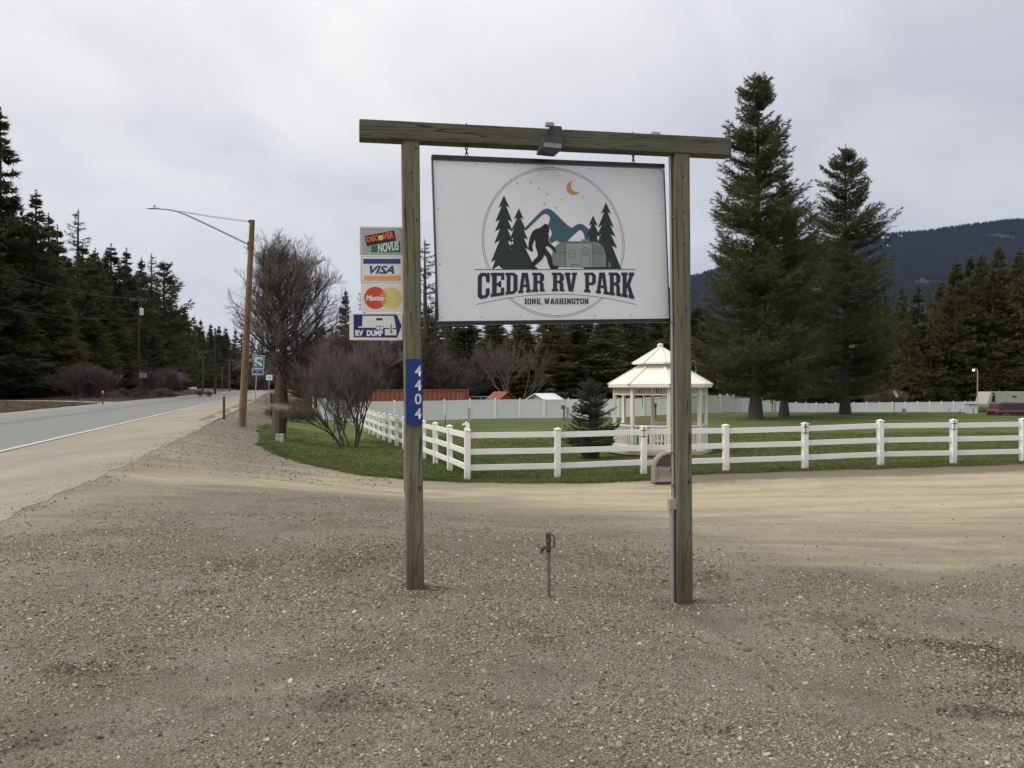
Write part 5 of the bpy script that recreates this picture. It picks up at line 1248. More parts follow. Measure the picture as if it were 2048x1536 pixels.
def bare_dome(seed, h, rmax, limbs=64, r0=.55, twig=.011):
    rg = random.Random(seed); thick, thin = [], []
    lead = [Vector((0.25 * math.sin(t_ * 4), 0.2 * math.sin(t_ * 3 + 1), h * .96 * t_)) for t_ in np.linspace(0, 1, 15)]
    for i in range(14): thick.append((tuple(lead[i]), tuple(lead[i + 1]), r0 * (1 - i / 14) ** 1.1 + .03, r0 * (1 - (i + 1) / 14) ** 1.1 + .03))
    def limb(p, d, ln, r, lev):
        n = 5 if lev == 0 else 3; q = Vector(p); dd = Vector(d); P_ = [q.copy()]
        for i in range(n):
            dd = (dd + Vector((rg.gauss(0, .14), rg.gauss(0, .14), rg.gauss(0, .08) + (.16 if lev == 0 else .05)))).normalized(); q2 = q + dd * ln / n
            (thick if lev < 2 else thin).append((tuple(q), tuple(q2), max(r * (1 - .6 * i / n), twig), max(r * (1 - .6 * (i + 1) / n), twig))); q = q2; P_.append(q.copy())
        if lev >= 3: return
        for k in range((9, 6, 5)[lev]):
            t_ = .22 + .78 * (k + rg.random()) / (9, 6, 5)[lev]; i = min(n - 1, int(t_ * n)); b_ = P_[i].lerp(P_[i + 1], t_ * n - i)
            pr_ = dd.orthogonal().normalized(); pr_.rotate(Matrix.Rotation(rg.uniform(0, 6.283), 3, dd)); a = rg.uniform(.45, .95); nd = dd * math.cos(a) + pr_ * math.sin(a); nd.z += .12; nd.normalize()
            limb(b_, nd, ln * (.42, .5, .55)[lev] * rg.uniform(.7, 1.2) * (1.25 - .45 * t_), r * .45 * (1.15 - .4 * t_), lev + 1)
    for k in range(limbs):
        t_ = .10 + .86 * (k / limbs) ** .9; p = Vector((np.interp(t_, np.linspace(0, 1, 15), [v_.x for v_ in lead]), np.interp(t_, np.linspace(0, 1, 15), [v_.y for v_ in lead]), h * .96 * t_))
        a = k * 2.4 + rg.uniform(-.5, .5); el_ = .12 + .75 * t_ + rg.uniform(-.1, .15); R_ = rmax * math.sqrt(max(.04, 1 - ((t_ - .36) / .68) ** 2))
        limb(p, Vector((math.cos(a) * math.cos(el_), math.sin(a) * math.cos(el_), math.sin(el_))), R_ * rg.uniform(.65, 1.08), .15 * (1.2 - t_) + .02, 0)
    V1, F1 = tubes_mesh(thick, 6); V2, F2 = tubes_mesh(thin, 3)
    return np_mesh('trunk', V1, F1, True), np_mesh('crown', V2, F2, True)
bt = withmat(bare_dome(12, 15.6, 8.0, 76), 'bark', 'twig')
bt_unused = (lambda: bare(12, 19.0, 0.62, 10, 5, 0.34, 0.15, 0.016, (3, 4), 0.26, 0.70, 0.55))
x, y = onlawn(562, 798, 104.0); bt_o = bare_tree(bt, x, y, H(x, y) + 1.2, 'big spreading leafless tree with a stout dark trunk beside the road')
mb = MB(); mb.lathe([(1.05, -1.6), (0.88, -1.0), (0.78, 0.0), (0.66, 1.2), (0.52, 2.2)], 14); mb.build('bole', M['bark'], bt_o, smooth=True)
bt2 = withmat(bare(23, 4.7, 0.62, 6, 4, 0.055, 0.25, 0.0042, (3, 5), 0.20, 0.72, 0.22), 'bark', 'twig')
x, y = onlawn(701, 893, 35.5); bare_tree(bt2, x, y, H(x, y), 'leafless multi-stemmed bush on the grass left of the rail fence', sc=0.9, sz=1.0)
bt2b = withmat(bare(29, 4.2, 0.62, 4, 4, 0.05, 0.25, 0.0042, (3, 5), 0.18, 0.72, 0.22), 'bark', 'twig')
x, y = onlawn(676, 876, 39.0); bare_tree(bt2b, x, y, H(x, y), 'second leafless bush just behind and left of the multi-stemmed one', sc=0.7, sz=0.95)
bt3 = withmat(bare(31, 9.0, 0.6, 3, 4, 0.10, 0.3, 0.014, (3, 4), 0.34, 0.74, 0.25), 'bark_pale', 'bark_pale')
x, y = onlawn(1032, 800, 97.0); bare_tree(bt3, x, y, -1.6, 'pale leafless tree above the privacy fence, between the red shed and the white roof')
# brush
BR = [withmat(bare(41 + i, 5.0, 0.7, 6, 3, 0.05, 0.2, 0.014, (4, 6), 0.25, 0.74, 0.45), 'twig_red' if i != 1 else 'twig', 'twig_red' if i != 1 else 'twig') for i in range(3)]
def brush(px0, px1, D0, D1, top0, top1, n, label, group, sd=1):
    rb = random.Random(sd)
    for _ in range(n):
        px = rb.uniform(px0, px1); D = rb.uniform(D0, D1); x = (px - CX) * D / F; z = H(x, D) - .15
        k = (CAMZ - (rb.uniform(top0, top1) - HY) * D / F - z) / 5.0
        if k < 0.1: continue
        bare_tree(rb.choice(BR), x, D, z, label, group, k * rb.uniform(1.0, 1.4), rb.uniform(0, 6), 'bare_shrub', k)
brush(600, 830, 100, 118, 645, 705, 26, 'brown leafless tree in the thicket behind the big roof and the red container', 'leafless trees of the thicket behind the container', 1)
brush(840, 960, 104, 112, 690, 740, 12, 'grey-brown leafless shrub behind the red container', 'leafless shrubs behind the container', 2)
brush(596, 690, 150, 215, 700, 750, 18, 'dark leafless shrub beyond the big bare tree', 'leafless shrubs beyond the big bare tree', 3)
brush(140, 215, 104, 114, 712, 765, 7, 'pinkish leafless shrub at the foot of the wood, left of the utility pole', 'pinkish shrubs left of the utility pole', 4)
brush(270, 350, 135, 175, 715, 760, 12, 'pinkish leafless shrub right of the near utility pole', 'pinkish shrubs right of the utility pole', 5)
brush(-120, 430, 108, 130, 772, 784, 40, 'low brown brush along the foot of the wood', 'low brush along the foot of the wood', 6)
brush(545, 622, 54, 68, 808, 820, 10, 'low brown weeds at the edge of the grass below the blue road sign', 'brown weeds at the edge of the grass', 7)
brush(440, 610, 330, 380, 735, 762, 16, 'tiny leafless shrub across the far end of the road', 'leafless shrubs across the far end of the road', 9)
brush(1745, 1800, 128, 130, 765, 788, 5, 'reddish bush showing above the privacy fence by the satellite dish', 'reddish bushes by the satellite dish', 8)

# ================================================================== forested mountain
mx = np.concatenate([np.linspace(-500, 900, 15), np.linspace(960, 6200, 110)]); my = np.linspace(1200, 6400, 90)
ridge_x = [-500, 0, 300, 700, 937, 1148, 1458, 1983, 2688, 3300, 4200, 6200]; ridge_z = [20, 120, 260, 440, 578, 630, 712, 800, 872, 930, 980, 900]
def mz(X, Y):
    X = np.asarray(X, float); Y = np.asarray(Y, float)
    xr = X * 4500.0 / np.maximum(Y, 1500)
    top = np.interp(xr, ridge_x, ridge_z) * np.maximum(Y, 2500) / 4500.0
    t_ = np.clip((Y - 1400) / (4500 - 1400), 0, 1)
    up = t_ ** 0.82; back = 1 - 0.35 * ss(4550, 6400, Y)
    wv = np.sin(X * 0.0042 + Y * 0.0016 + 1.0) * 34 + np.sin(X * 0.0105 - Y * 0.004) * 15 + np.sin(X * 0.023 + Y * 0.012) * 6
    spur = 110 * np.exp(-((X * 0.75 - (Y - 2200) * 0.75 - 900) / 260.0) ** 2) * ss(1500, 2300, Y) * (1 - ss(3300, 4300, Y))
    return np.maximum(top * up * back + (wv * (0.25 + np.sin(t_ * math.pi))) * ss(1400, 2400, Y) * 0.6 + spur, -3) - 2.5
m, t, b = mat('forest_floor_far'); g = NT(t); v = g.coord()
n1 = g.noise(v, 0.012, 8, 0.65); n2 = g.noise(v, 0.08, 4, 0.7)
c = g.mix(g.ramp(n1, [(0.35, 0), (0.65, 1)]), (0.012, 0.016, 0.014), (0.024, 0.028, 0.020)); c = g.mix(g.math('MULTIPLY', n2, 0.5), c, (0.012, 0.018, 0.012))
g.set(b.inputs['Base Color'], c); b.inputs['Roughness'].default_value = 0.95; M['far_floor'] = m
o = put('mountain', grid_mesh('mountain', mx, my, mz), M['far_floor']); o['kind'] = 'structure'
NTREE = 85000
tx = rng.uniform(0.14, 0.80, NTREE * 2); ty = 1700 + 2850 * rng.random(NTREE * 2) ** 0.7
tx = tx * ty; clear = np.sin(tx * 0.011) * np.sin(ty * 0.009 + 1) + 0.5 * np.sin(tx * .031 + ty * .02)
keep = (clear < 1.05)
tx, ty = tx[keep][:NTREE], ty[keep][:NTREE]; tz = mz(tx, ty)
hh_ = rng.uniform(10, 21, len(tx)); rw = hh_ * rng.uniform(.16, .24, len(tx)); a0 = rng.uniform(0, 6.28, len(tx))
V = np.zeros((len(tx), 5, 3))
for k in range(4):
    V[:, k, 0] = tx + rw * np.cos(a0 + k * math.pi / 2); V[:, k, 1] = ty + rw * np.sin(a0 + k * math.pi / 2); V[:, k, 2] = tz - 1
V[:, 4] = np.stack([tx, ty, tz + hh_], 1)
Fq = np.array([(0, 1, 4), (1, 2, 4), (2, 3, 4), (3, 0, 4)]); Fc = (np.arange(len(tx))[:, None, None] * 5 + Fq[None]).reshape(-1, 3)
o = put('mountain_forest', np_mesh('mountain_forest', V.reshape(-1, 3), Fc), foliage('far_needles', (0.010, 0.014, 0.013), (0.022, 0.027, 0.020), (0.030, 0.032, 0.022), 0)); tag(o, 'dense conifer forest covering the far mountainside', 'forest', None, 'stuff')
# snow patches near the ridge
sn = simple('old_snow', (0.75, 0.78, 0.82), 0.7, 0.05, 0.01); rs = random.Random(3)
mb = MB()
for px, D, wq, hq in ((1771, 4420, 11, 26), (1764, 4400, 7, 14), (1771, 4180, 7, 22), (1801, 4430, 7, 12), (1722, 4250, 6, 8)):
    X_ = (px - CX) * D / F; pl = []
    for q in range(9):
        a = q * 6.283 / 9; x_, y_ = X_ + wq * math.cos(a) * rs.uniform(.6, 1.2), D + hq * 2.2 * math.sin(a) * rs.uniform(.6, 1.2); pl.append((x_, y_, float(mz(x_, y_)) + 9))
    mb.add(pl, [tuple(range(9))])
o = mb.build('snow_patches', sn); tag(o, 'small white snow patches just under the mountain ridge', 'snow', None, 'stuff')

# ================================================================== air
mb = MB(); mb.box((0, 1500, 620), (15000, 12000, 1300)); hzo = mb.build('haze', None); hzo['kind'] = 'stuff'
hzo.data.materials.clear(); hm = bpy.data.materials.new('haze'); hm.use_nodes = True; ht = hm.node_tree; ht.nodes.clear()
ho_ = ht.nodes.new('ShaderNodeOutputMaterial'); hv = ht.nodes.new('ShaderNodeVolumePrincipled'); hv.inputs['Density'].default_value = 0.000016
hv.inputs['Color'].default_value = (0.22, 0.42, 1.0, 1); hv.inputs['Anisotropy'].default_value = 0.1; ht.links.new(hv.outputs[0], ho_.inputs['Volume'])
hzo.data.materials.append(hm); hzo.display_type = 'WIRE'

# ================================================================== street lamp on its wooden pole
def Wd(px, py): return W(px, py, 40.7 - 0.0063 * (500 - px))
b0 = W(484, 850, 40.7); hb_ = H(b0.x, b0.y)
sl = thing('street_lamp', 'tall leaning wooden pole with a long metal lamp arm reaching over the road', 'street lamp', (b0.x, b0.y, hb_))
off = Vector((b0.x, b0.y, hb_))
def lp_(v_): return tuple(v_ - off)
mb = MB(); tp_ = lp_(W(504.5, 440, 40.7)); mb.path([tuple(Vector((-0.06, 0, -0.6))), (0, 0, 0.0)] + [tuple(Vector(tp_) * t_) for t_ in np.linspace(.1, 1, 10)], [.185, .178] + list(np.linspace(.175, .118, 10)), 14); mb.build('pole', M['pole_wood'], sl, smooth=True)
mb = MB(); arm_p = [(500, 490), (480, 480.5), (440, 461), (400, 442), (370, 428.5), (352, 422), (342, 419.8), (330, 418.5), (316, 417.6)]
mb.path([lp_(Wd(*p)) for p in arm_p], [.045] * 4 + [.04] * 3 + [.035, .03], 8); mb.build('arm', M['galv'], sl, smooth=True)
for dy in (0, 2.2):
    mb = MB(); mb.path([lp_(Wd(499, 442 + dy)), lp_(Wd(420, 431.5 + dy)), lp_(Wd(342, 419.5))], .013, 5); mb.build('stay_rod', M['galv'], sl)
mb = MB(); mb.box(lp_(Wd(497.5, 492)), (0.10, 0.12, 0.42)); mb.box(lp_(Wd(501, 443)), (0.16, 0.2, 0.12)); mb.build('bracket', M['iron'], sl)
lh = lp_(Wd(306, 416.8))
mb = MB()
for k in range(1): pass
prof_ = [(-0.29, 0.02), (-0.24, 0.055), (-0.05, 0.075), (0.16, 0.065), (0.27, 0.03)]
vs = []
for x_, r_ in prof_:
    for q in range(10):
        a = q * 0.628318; vs.append((lh[0] + x_, lh[1] + r_ * 1.9 * math.cos(a), lh[2] + r_ * math.sin(a) * (1.0 if math.sin(a) > 0 else .5)))
mb.add(vs, [(k * 10 + q, k * 10 + (q + 1) % 10, k * 10 + 10 + (q + 1) % 10, k * 10 + 10 + q) for k in range(4) for q in range(10)] + [tuple(range(10)), tuple(range(40, 50))]); mb.build('lamp_head', M['galv'], sl, smooth=True)
mb = MB(); mb.tube((lh[0] + .06, lh[1], lh[2] + .06), (lh[0] + .06, lh[1], lh[2] + .15), .045, .04, 10); mb.build('photocell', M['grey_paint'], sl)

# ================================================================== roadside markers and signs
def marker(px, D, py0, py1, label):
    c = W(px, py1, D); z = H(c.x, D); o = thing('marker_post', label, 'marker post', (c.x, D, z), road_rz)
    h = (py1 - py0) * D / F
    mb = MB(); mb.box((0, 0, h * .41), (0.13, 0.04, h * .82 + .2)); mb.build('post', M['delineator'], o, bevel=.006)
    mb = MB(); mb.box((0, 0, h * .92), (0.13, 0.05, h * .18)); mb.build('reflector', M['reflector'], o, bevel=.006)
    mb = MB(); mb.box((0, -.027, h * .90), (0.07, 0.006, h * .06)); mb.build('red_band', M['rust'], o)
marker(448, 46, 783, 837, 'brown roadside marker post with a white top, left of the lamp pole')
marker(205.5, 77, 782, 809, 'brown marker post with a white top on the far side of the road')
def signpost(name, label, cat, pxb, pxt, D, y_top, y_base, boards, m_post=M['galv'], rz=0.0, double=False):
    xb = (pxb - CX) * D / F; xt = (pxt - CX) * D / F; z = H(xb, D)
    o = thing(name, label, cat, (xb, D, z), rz)
    zt = CAMZ - (y_top - HY) * D / F - z
    for dx in ((-.45, .45) if double else (0,)):
        mb = MB(); mb.tube((dx, 0.03, -0.2), (dx + xt - xb, 0.03, zt), 0.035, 0.035, 8); mb.build('post', m_post, o, smooth=True)
    res = []
    for (x0, y0, x1, y1, m_) in boards:
        cx_ = ((x0 + x1) / 2 - CX) * D / F - xb; cz_ = CAMZ - ((y0 + y1) / 2 - HY) * D / F - z
        mb = MB(); mb.box((cx_, -0.02, cz_), ((x1 - x0) * D / F, 0.02, (y1 - y0) * D / F)); mb.build('board', m_, o, bevel=.004)
    fx = lambda x, y: ((x - CX) * D / F - xb, CAMZ - (y - HY) * D / F - z)
    return o, fx
o, fx = signpost('road_sign', 'blue scenic road sign with a green valley picture over a blue text plate', 'road sign', 508.8, 514.6, 64, 714, 816, [(505.9, 711.5, 528.4, 736.6, M['ink_white']), (504.2, 737.3, 526.7, 750, M['ink_white'])])
sx = lambda x, y: fx(500 + x / 7.68, 690 + y / 7.68)
def sp(nm, pts_, y, m_): mb = MB(); mb.flat([[sx(*p) for p in pts_]], y); mb.build(nm, m_, o, fix=False)
sp('blue_field', [(54, 168), (213, 172), (208, 353), (47, 350)], -.0315, M['ink_blue']); sp('blue_plate', [(40, 368), (200, 370), (196, 455), (36, 450)], -.0315, M['ink_blue'])
sp('picture', [(72, 182), (195, 186), (186, 330), (66, 325)], -.0325, simple('picture_sky', (0.42, 0.55, 0.58), .5))
gr_ = simple('picture_green', (0.03, 0.20, 0.09), .5)
sp('green_hill', [(100, 235), (125, 215), (150, 222), (155, 200), (163, 200), (170, 225), (190, 232), (184, 285), (150, 268), (110, 252)], -.0335, gr_)
sp('green_bank', [(70, 262), (95, 275), (130, 290), (165, 322), (150, 328), (100, 318), (70, 280)], -.0335, gr_)
sp('pale_river', [(72, 238), (105, 238), (120, 256), (165, 275), (186, 300), (184, 325), (165, 322), (140, 288), (95, 270), (74, 258)], -.0330, simple('picture_river', (0.62, 0.60, 0.42), .5))
for yq, xa, xb_ in ((378, 50, 190), (404, 92, 140), (432, 55, 172)): sp('text_line', [(xa, yq), (xb_, yq + 2), (xb_, yq + 12), (xa, yq + 10)], -.0325, simple('faded_text', (0.30, 0.38, 0.5), .5))
o, fx = signpost('small_sign', 'small white sign on a thin post under the big bare tree', 'road sign', 538, 538, 84, 750, 797, [(532.2, 750, 544.8, 760.3, M['ink_white'])])
mb = MB(); mb.flat([[fx(534.5, 752.5), fx(543, 752.8), fx(542.5, 758), fx(535, 757.6)]], -.0315); mb.build('faded_print', simple('faded_print', (0.42, 0.43, 0.42), .6), o, fix=False)
signpost('sign_back', 'grey back of a road sign on a post beside the near utility pole', 'road sign', 284, 284, 112, 745.5, 790, [(278.5, 745.5, 286, 756, M['sign_back']), (286.8, 746, 293.6, 755.5, M['sign_back'])], M['pole_grey'])
signpost('sign_back', 'tall grey back of a road sign left of the roadside mailboxes', 'road sign', 359.5, 359.5, 150, 746, 772, [(353.5, 745, 366, 762, M['sign_back'])], M['pole_grey'], double=True)
for k, px in enumerate((377.5, 383.5, 389.5)):
    x = (px - CX) * 158 / F; z = H(x, 158)
    o = thing('mailbox', ('leftmost', 'middle', 'rightmost')[k] + ' of three pale roadside mailboxes beyond the sign back', 'mailbox', (x, 158, z), 0, 'roadside mailboxes')
    mb = MB(); mb.prism([(-.2, 1.0), (.2, 1.0), (.2, 1.3), (.1, 1.45), (-.1, 1.45), (-.2, 1.3)], -.3, .3); mb.build('box', M['ink_white'] if k else M['sign_back'], o); mb = MB(); mb.box((0, 0, .5), (.1, .1, 1.0)); mb.build('post', M['pole_grey'], o)
for k, px in enumerate((541.5, 544.3, 548)):
    x = (px - CX) * 98 / F; z = H(x, 98)
    o = thing('guard_post', ('leftmost', 'middle', 'rightmost')[k] + ' of three short dark posts beside the big bare tree', 'post', (x, 98, z), 0, 'short dark posts by the bare tree')
    mb = MB(); mb.box((0, 0, .45), (.12, .12, 1.3)); mb.build('shaft', M['pole_dark'], o)

# ================================================================== utility poles and wires
def upole(px, D, ytop, label, m_, arms=(), tf=False, r=0.15, ybase=None):
    x = (px - CX) * D / F; z = H(x, D); top = CAMZ - (ytop - HY) * D / F - z
    o = thing('utility_pole', label, 'utility pole', (x, D, z))
    mb = MB(); mb.tube((0, 0, -0.5), (0, 0, top), r, r * .65, 10); mb.build('pole', m_, o, smooth=True)
    for (dy, half) in arms:
        za = top - dy; mb = MB(); mb.box((0, -.14, za), (half * 2, .10, .12)); mb.build('crossarm', M['pole_grey'], o)
        for q in (-.92, -.5, .5, .92):
            mb = MB(); mb.tube((q * half, -.14, za + .05), (q * half, -.14, za + .28), .05, .035, 6); mb.build('insulator', M['galv'], o)
    if tf:
        mb = MB(); mb.lathe([(.05, -.5), (.27, -.47), (.27, .45), (.2, .52), (.05, .55)], 12, (.42, -.05, top - 2.0)); mb.build('transformer', M['ink_white'], o, smooth=True)
        mb = MB(); mb.path([(.4, -.1, top - 1.4), (.35, -.1, top - .5)], .02, 4); mb.path([(.42, -.1, top - 2.6), (.2, -.12, top - 3.6)], .02, 4); mb.build('drop_wire', M['galv'], o)
    return Vector((x, D, z + top))
uA = upole(277.5, 124, 596, 'nearest utility pole across the road, with crossarm and white transformer', M['pole_dark'], ((0.35, 1.25),), True, .17)
uB = upole(430, 176, 656, 'dark reddish bare pole standing tallest beyond the roadside mailboxes', M['pole_dark'], (), False, .26)
uC = upole(406, 205, 702, 'pale utility pole with two crossarms, left of the dark pole', M['pole_grey'], ((0.4, 1.1), (1.7, .8)), False, .2)
uD = upole(459, 250, 714, 'small distant utility pole with one crossarm, right of the dark pole', M['pole_grey'], ((1.0, 1.2),), False, .2)
uE = upole(444, 270, 734, 'shortest distant utility pole, between the dark pole and the small one', M['pole_grey'], ((.3, .9),), False, .18)
def wire_(a, b_, sag, label, r=0.007):
    P_ = [a.lerp(b_, t_) - Vector((0, 0, sag * 4 * t_ * (1 - t_))) for t_ in np.linspace(0, 1, 15)]
    mb = MB(); mb.path([tuple(p) for p in P_], r, 4); o = mb.build('power_wire', M['grey_paint']); tag(o, label, 'wire', 'power wires on the utility poles')
wire_(W(-160, 470, 78), uA + Vector((-1.1, -.14, -.05)), 1.2, 'highest power wire running left from the near utility pole')
wire_(W(-160, 500, 78), uA + Vector((1.1, -.14, -.05)), 1.2, 'second power wire running left from the near utility pole')
wire_(W(-160, 580, 80), uA + Vector((0, -.2, -2.9)), 1.0, 'lowest power wire running left from the near utility pole')
wire_(uA + Vector((-1.1, -.14, -.05)), uC + Vector((-1, -.1, -.3)), 1.0, 'highest power wire running right from the near utility pole')
wire_(uA + Vector((1.1, -.14, -.05)), uC + Vector((1, -.1, -.3)), 1.6, 'middle power wire running right from the near utility pole')
wire_(uA + Vector((0, -.2, -2.9)), uC + Vector((0, -.1, -1.7)), 1.4, 'lowest power wire running right from the near utility pole')

# ================================================================== post stub, tub and box by the verge
D0 = 34.0
x = (549 - CX) * D0 / F; z = H(x, D0); o = thing('wooden_post', 'weathered grey wooden post with a split slanted top at the edge of the grass', 'post', (x, D0, z))
mb = MB(); zt = CAMZ - (817 - HY) * D0 / F - z
mb.add([(-.12, -.07, -.2), (.04, -.07, -.2), (.04, .07, -.2), (-.12, .07, -.2), (-.06, -.07, zt), (.10, -.07, zt - .03), (.10, .07, zt - .03), (-.06, .07, zt)], [(0, 1, 5, 4), (1, 2, 6, 5), (2, 3, 7, 6), (3, 0, 4, 7), (4, 5, 6, 7)]); mb.build('post', M['old_post'], o, bevel=.006)
mb = MB(); mb.add([(.055, -.05, -.2), (.12, -.05, -.2), (.12, .04, -.2), (.055, .04, -.2), (.115, -.05, zt - .09), (.17, -.05, zt - .10), (.17, .04, zt - .10), (.115, .04, zt - .09)], [(0, 1, 5, 4), (1, 2, 6, 5), (2, 3, 7, 6), (3, 0, 4, 7), (4, 5, 6, 7)]); mb.build('side_plank', M['old_post'], o)
D1 = 36.0; x = (564 - CX) * D1 / F; z = H(x, D1)
o = thing('wicker_basket', 'dark brown flared basket standing behind the weathered post', 'basket', (x, D1, z))
mb = MB(); hb2 = CAMZ - (833 - HY) * D1 / F - z; mb.lathe([(.13, 0), (.16, hb2 * .5), (.23, hb2), (.20, hb2), (.14, hb2 * .5), (.02, .1)], 14)
for q in range(14): a = q * 6.283 / 14; mb.tube((.135 * math.cos(a), .135 * math.sin(a), 0), (.238 * math.cos(a), .238 * math.sin(a), hb2 + .01), .01, .01, 4)
mb.build('basket', M['rust'], o)
x = (560 - CX) * 33.2 / F; z = H(x, 33.2)
o = thing('utility_box', 'small pale green utility box on the grass at the foot of the weathered post', 'utility box', (x, 33.2, z))
mb = MB(); mb.box((0, 0, .13), (.29, .2, .30)); mb.build('body', M['concrete'], o, bevel=.012); mb = MB(); mb.box((0, 0, .295), (.31, .22, .035)); mb.build('lid', M['concrete'], o, bevel=.006); mb = MB(); mb.box((-.03, -.102, .13), (.012, .006, .24)); mb.build('seam', M['iron'], o)

# ================================================================== brown moulded shell by the fence
Dq = 21.6; x = (1337 - CX) * Dq / F; z = H(x, Dq)
o = thing('moulded_shell', 'weathered brown moulded plastic shell seat leaning at the fence behind the right post', 'shell seat', (x, Dq, z + .01), R(8))
mb = MB(); wq, hq = .42, .80; n = 18; outer = []
for k in range(n + 1):
    a = math.pi * k / n; outer.append((-wq * math.cos(a) * (1 if abs(math.cos(a)) < .99 else 1), .42 + (hq - .42) * math.sin(a)))
outline = [(-wq, 0.02)] + outer + [(wq, .02)]
inner = [(p[0] * .90, .03 + (p[1] - .03) * .93) for p in outline]
N_ = len(outline)
def ringv(P_, y, k=1.0): return [(p[0] * k, y, p[1]) for p in P_]
vs = ringv(outline, -.16) + ringv(inner, -.17) + ringv([(p[0] * .86, .05 + (p[1] - .05) * .86) for p in outline], .12) + ringv([(p[0] * .95, p[1] * .96) for p in outline], .20)
fs = []
for k in range(N_ - 1):
    fs += [(k, k + 1, N_ + k + 1, N_ + k), (N_ + k, N_ + k + 1, 2 * N_ + k + 1, 2 * N_ + k), (k, 3 * N_ + k, 3 * N_ + k + 1, k + 1)]
mb.add(vs, fs); mb.flat([[(p[0] * .86, .05 + (p[1] - .05) * .86) for p in outline]], .12); mb.flat([[(p[0] * .95, p[1] * .96) for p in outline]], .20)
mb.build('back_shell', M['brown_plastic'], o, smooth=True)
mb = MB(); nx_ = 9; top_ = []; 
for i in range(nx_):
    u = -0.37 + .74 * i / (nx_ - 1); dip = .045 * math.sin(u * 13) ** 2
    top_.append((u, -.19 - .03 * math.cos(u * 4), .40 - dip * .7 - .04 * math.cos(u * 7))); 
vs = [(p[0], p[1], p[2]) for p in top_] + [(p[0], .11, .47) for p in top_] + [(p[0] * 1.04, -.235, .06) for p in top_] + [(p[0], -.18, .20 + .02 * math.sin(p[0] * 9)) for p in top_]
fs = []
for i in range(nx_ - 1):
    fs += [(i, i + 1, nx_ + i + 1, nx_ + i), (i, 3 * nx_ + i, 3 * nx_ + i + 1, i + 1), (3 * nx_ + i, 2 * nx_ + i, 2 * nx_ + i + 1, 3 * nx_ + i + 1)]
mb.add(vs, fs); mb.build('seat', M['brown_plastic'], o, smooth=True)
mb = MB(); mb.box((0, -.02, .03), (.80, .42, .06)); mb.build('base', M['rust'], o, bevel=.02)
mb = MB(); mb.tube((-.02, -.215, .37), (-.02, -.235, .365), .022, .022, 10); mb.build('drain_hole', M['iron'], o)
for sx_ in (-1, 1):
    mb = MB(); mb.box((sx_ * .385, -.17, .22), (.075, .08, .40)); mb.build('side_pillar', M['brown_plastic'], o, bevel=.015)
    mb = MB(); mb.tube((sx_ * .33, .085, .70), (sx_ * .21, .10, .56), .008, .008, 5); mb.build('moulded_rib', M['rust'], o)

# ================================================================== buildings and things beyond the privacy fence
def gable(name, label, cat, x, y, z, rz, w_, d_, eave, ridge, m_roof, m_wall, over=.3, door=None):
    o = thing(name, label, cat, (x, y, z), rz)
    mb = MB(); mb.prism([(-w_ / 2, 0), (w_ / 2, 0), (w_ / 2, eave), (0, ridge - .08), (-w_ / 2, eave)], -d_ / 2, d_ / 2); mb.build('wall', m_wall, o)
    for s_ in (-1, 1):
        k = (ridge - eave) / (w_ / 2); xo = s_ * (w_ / 2 + over); zo = eave - k * over
        mb = MB(); vs = [(0, -d_ / 2 - over, ridge), (0, d_ / 2 + over, ridge), (xo, d_ / 2 + over, zo), (xo, -d_ / 2 - over, zo)]
        vs += [(a, b_, c_ + .09) for a, b_, c_ in vs]; mb.add(vs, [(0, 1, 2, 3), (7, 6, 5, 4), (0, 4, 5, 1), (1, 5, 6, 2), (2, 6, 7, 3), (3, 7, 4, 0)]); rf_ = mb.build('roof', m_roof, o)
        nr = int(d_ / .6)
        for q in range(nr):
            yq = -d_ / 2 + d_ * (q + .5) / nr; mb = MB(); mb.add([(0, yq - .02, ridge + .09), (0, yq + .02, ridge + .09), (xo, yq + .02, zo + .09), (xo, yq - .02, zo + .09), (0, yq, ridge + .13), (xo, yq, zo + .13)], [(0, 4, 5, 3), (4, 1, 2, 5)]); mb.build('roof_seam', m_roof, rf_)
    return o
# red container
Dc = 92.0; xc0, xc1 = (742 - CX) * Dc / F, (937.5 - CX) * Dc / F; zc_ = -1.30
o = thing('shipping_container', 'long rust-red shipping container above the privacy fence', 'container', ((xc0 + xc1) / 2, Dc, zc_))
Lc = xc1 - xc0; mb = MB(); vs = []; n = 82
for i in range(n + 1):
    x_ = -Lc / 2 + .12 + (Lc - .24) * i / n; y_ = -1.22 + (.045 if (i // 1) % 4 in (1, 2) else 0); vs += [(x_, y_, .15), (x_, y_, 2.48)]
mb.add(vs, [(2 * i, 2 * i + 2, 2 * i + 3, 2 * i + 1) for i in range(n)]); mb.build('corrugated_side', M['red_steel'], o, fix=False)
mb = MB(); mb.box((0, .02, 1.3), (Lc - .1, 2.36, 2.5)); mb.build('body', M['red_steel'], o)
for z_ in (.1, 2.53): mb = MB(); mb.box((0, -1.22, z_), (Lc, .10, .13)); mb.build('side_rail', M['red_steel'], o)
for x_ in (-Lc / 2, Lc / 2):
    mb = MB(); mb.box((x_, -1.22, 1.3), (.14, .12, 2.6)); mb.build('corner_post', M['red_steel'], o)
for q in (-.55, -.25): mb = MB(); mb.tube((Lc / 2 - .5 + q, -1.26, 1.0), (Lc / 2 - .5 + q, -1.26, 2.25), .025, .025, 6); mb.build('lock_rod', M['grey_box'], o)
gr_roof = simple('weathered_metal_roof', (0.30, 0.31, 0.32), .55, .25, 1.2, dirt=((.55, .56, .57), .7)); dk_wall = simple('dark_siding', (.06, .045, .04), .8, .2, 2)
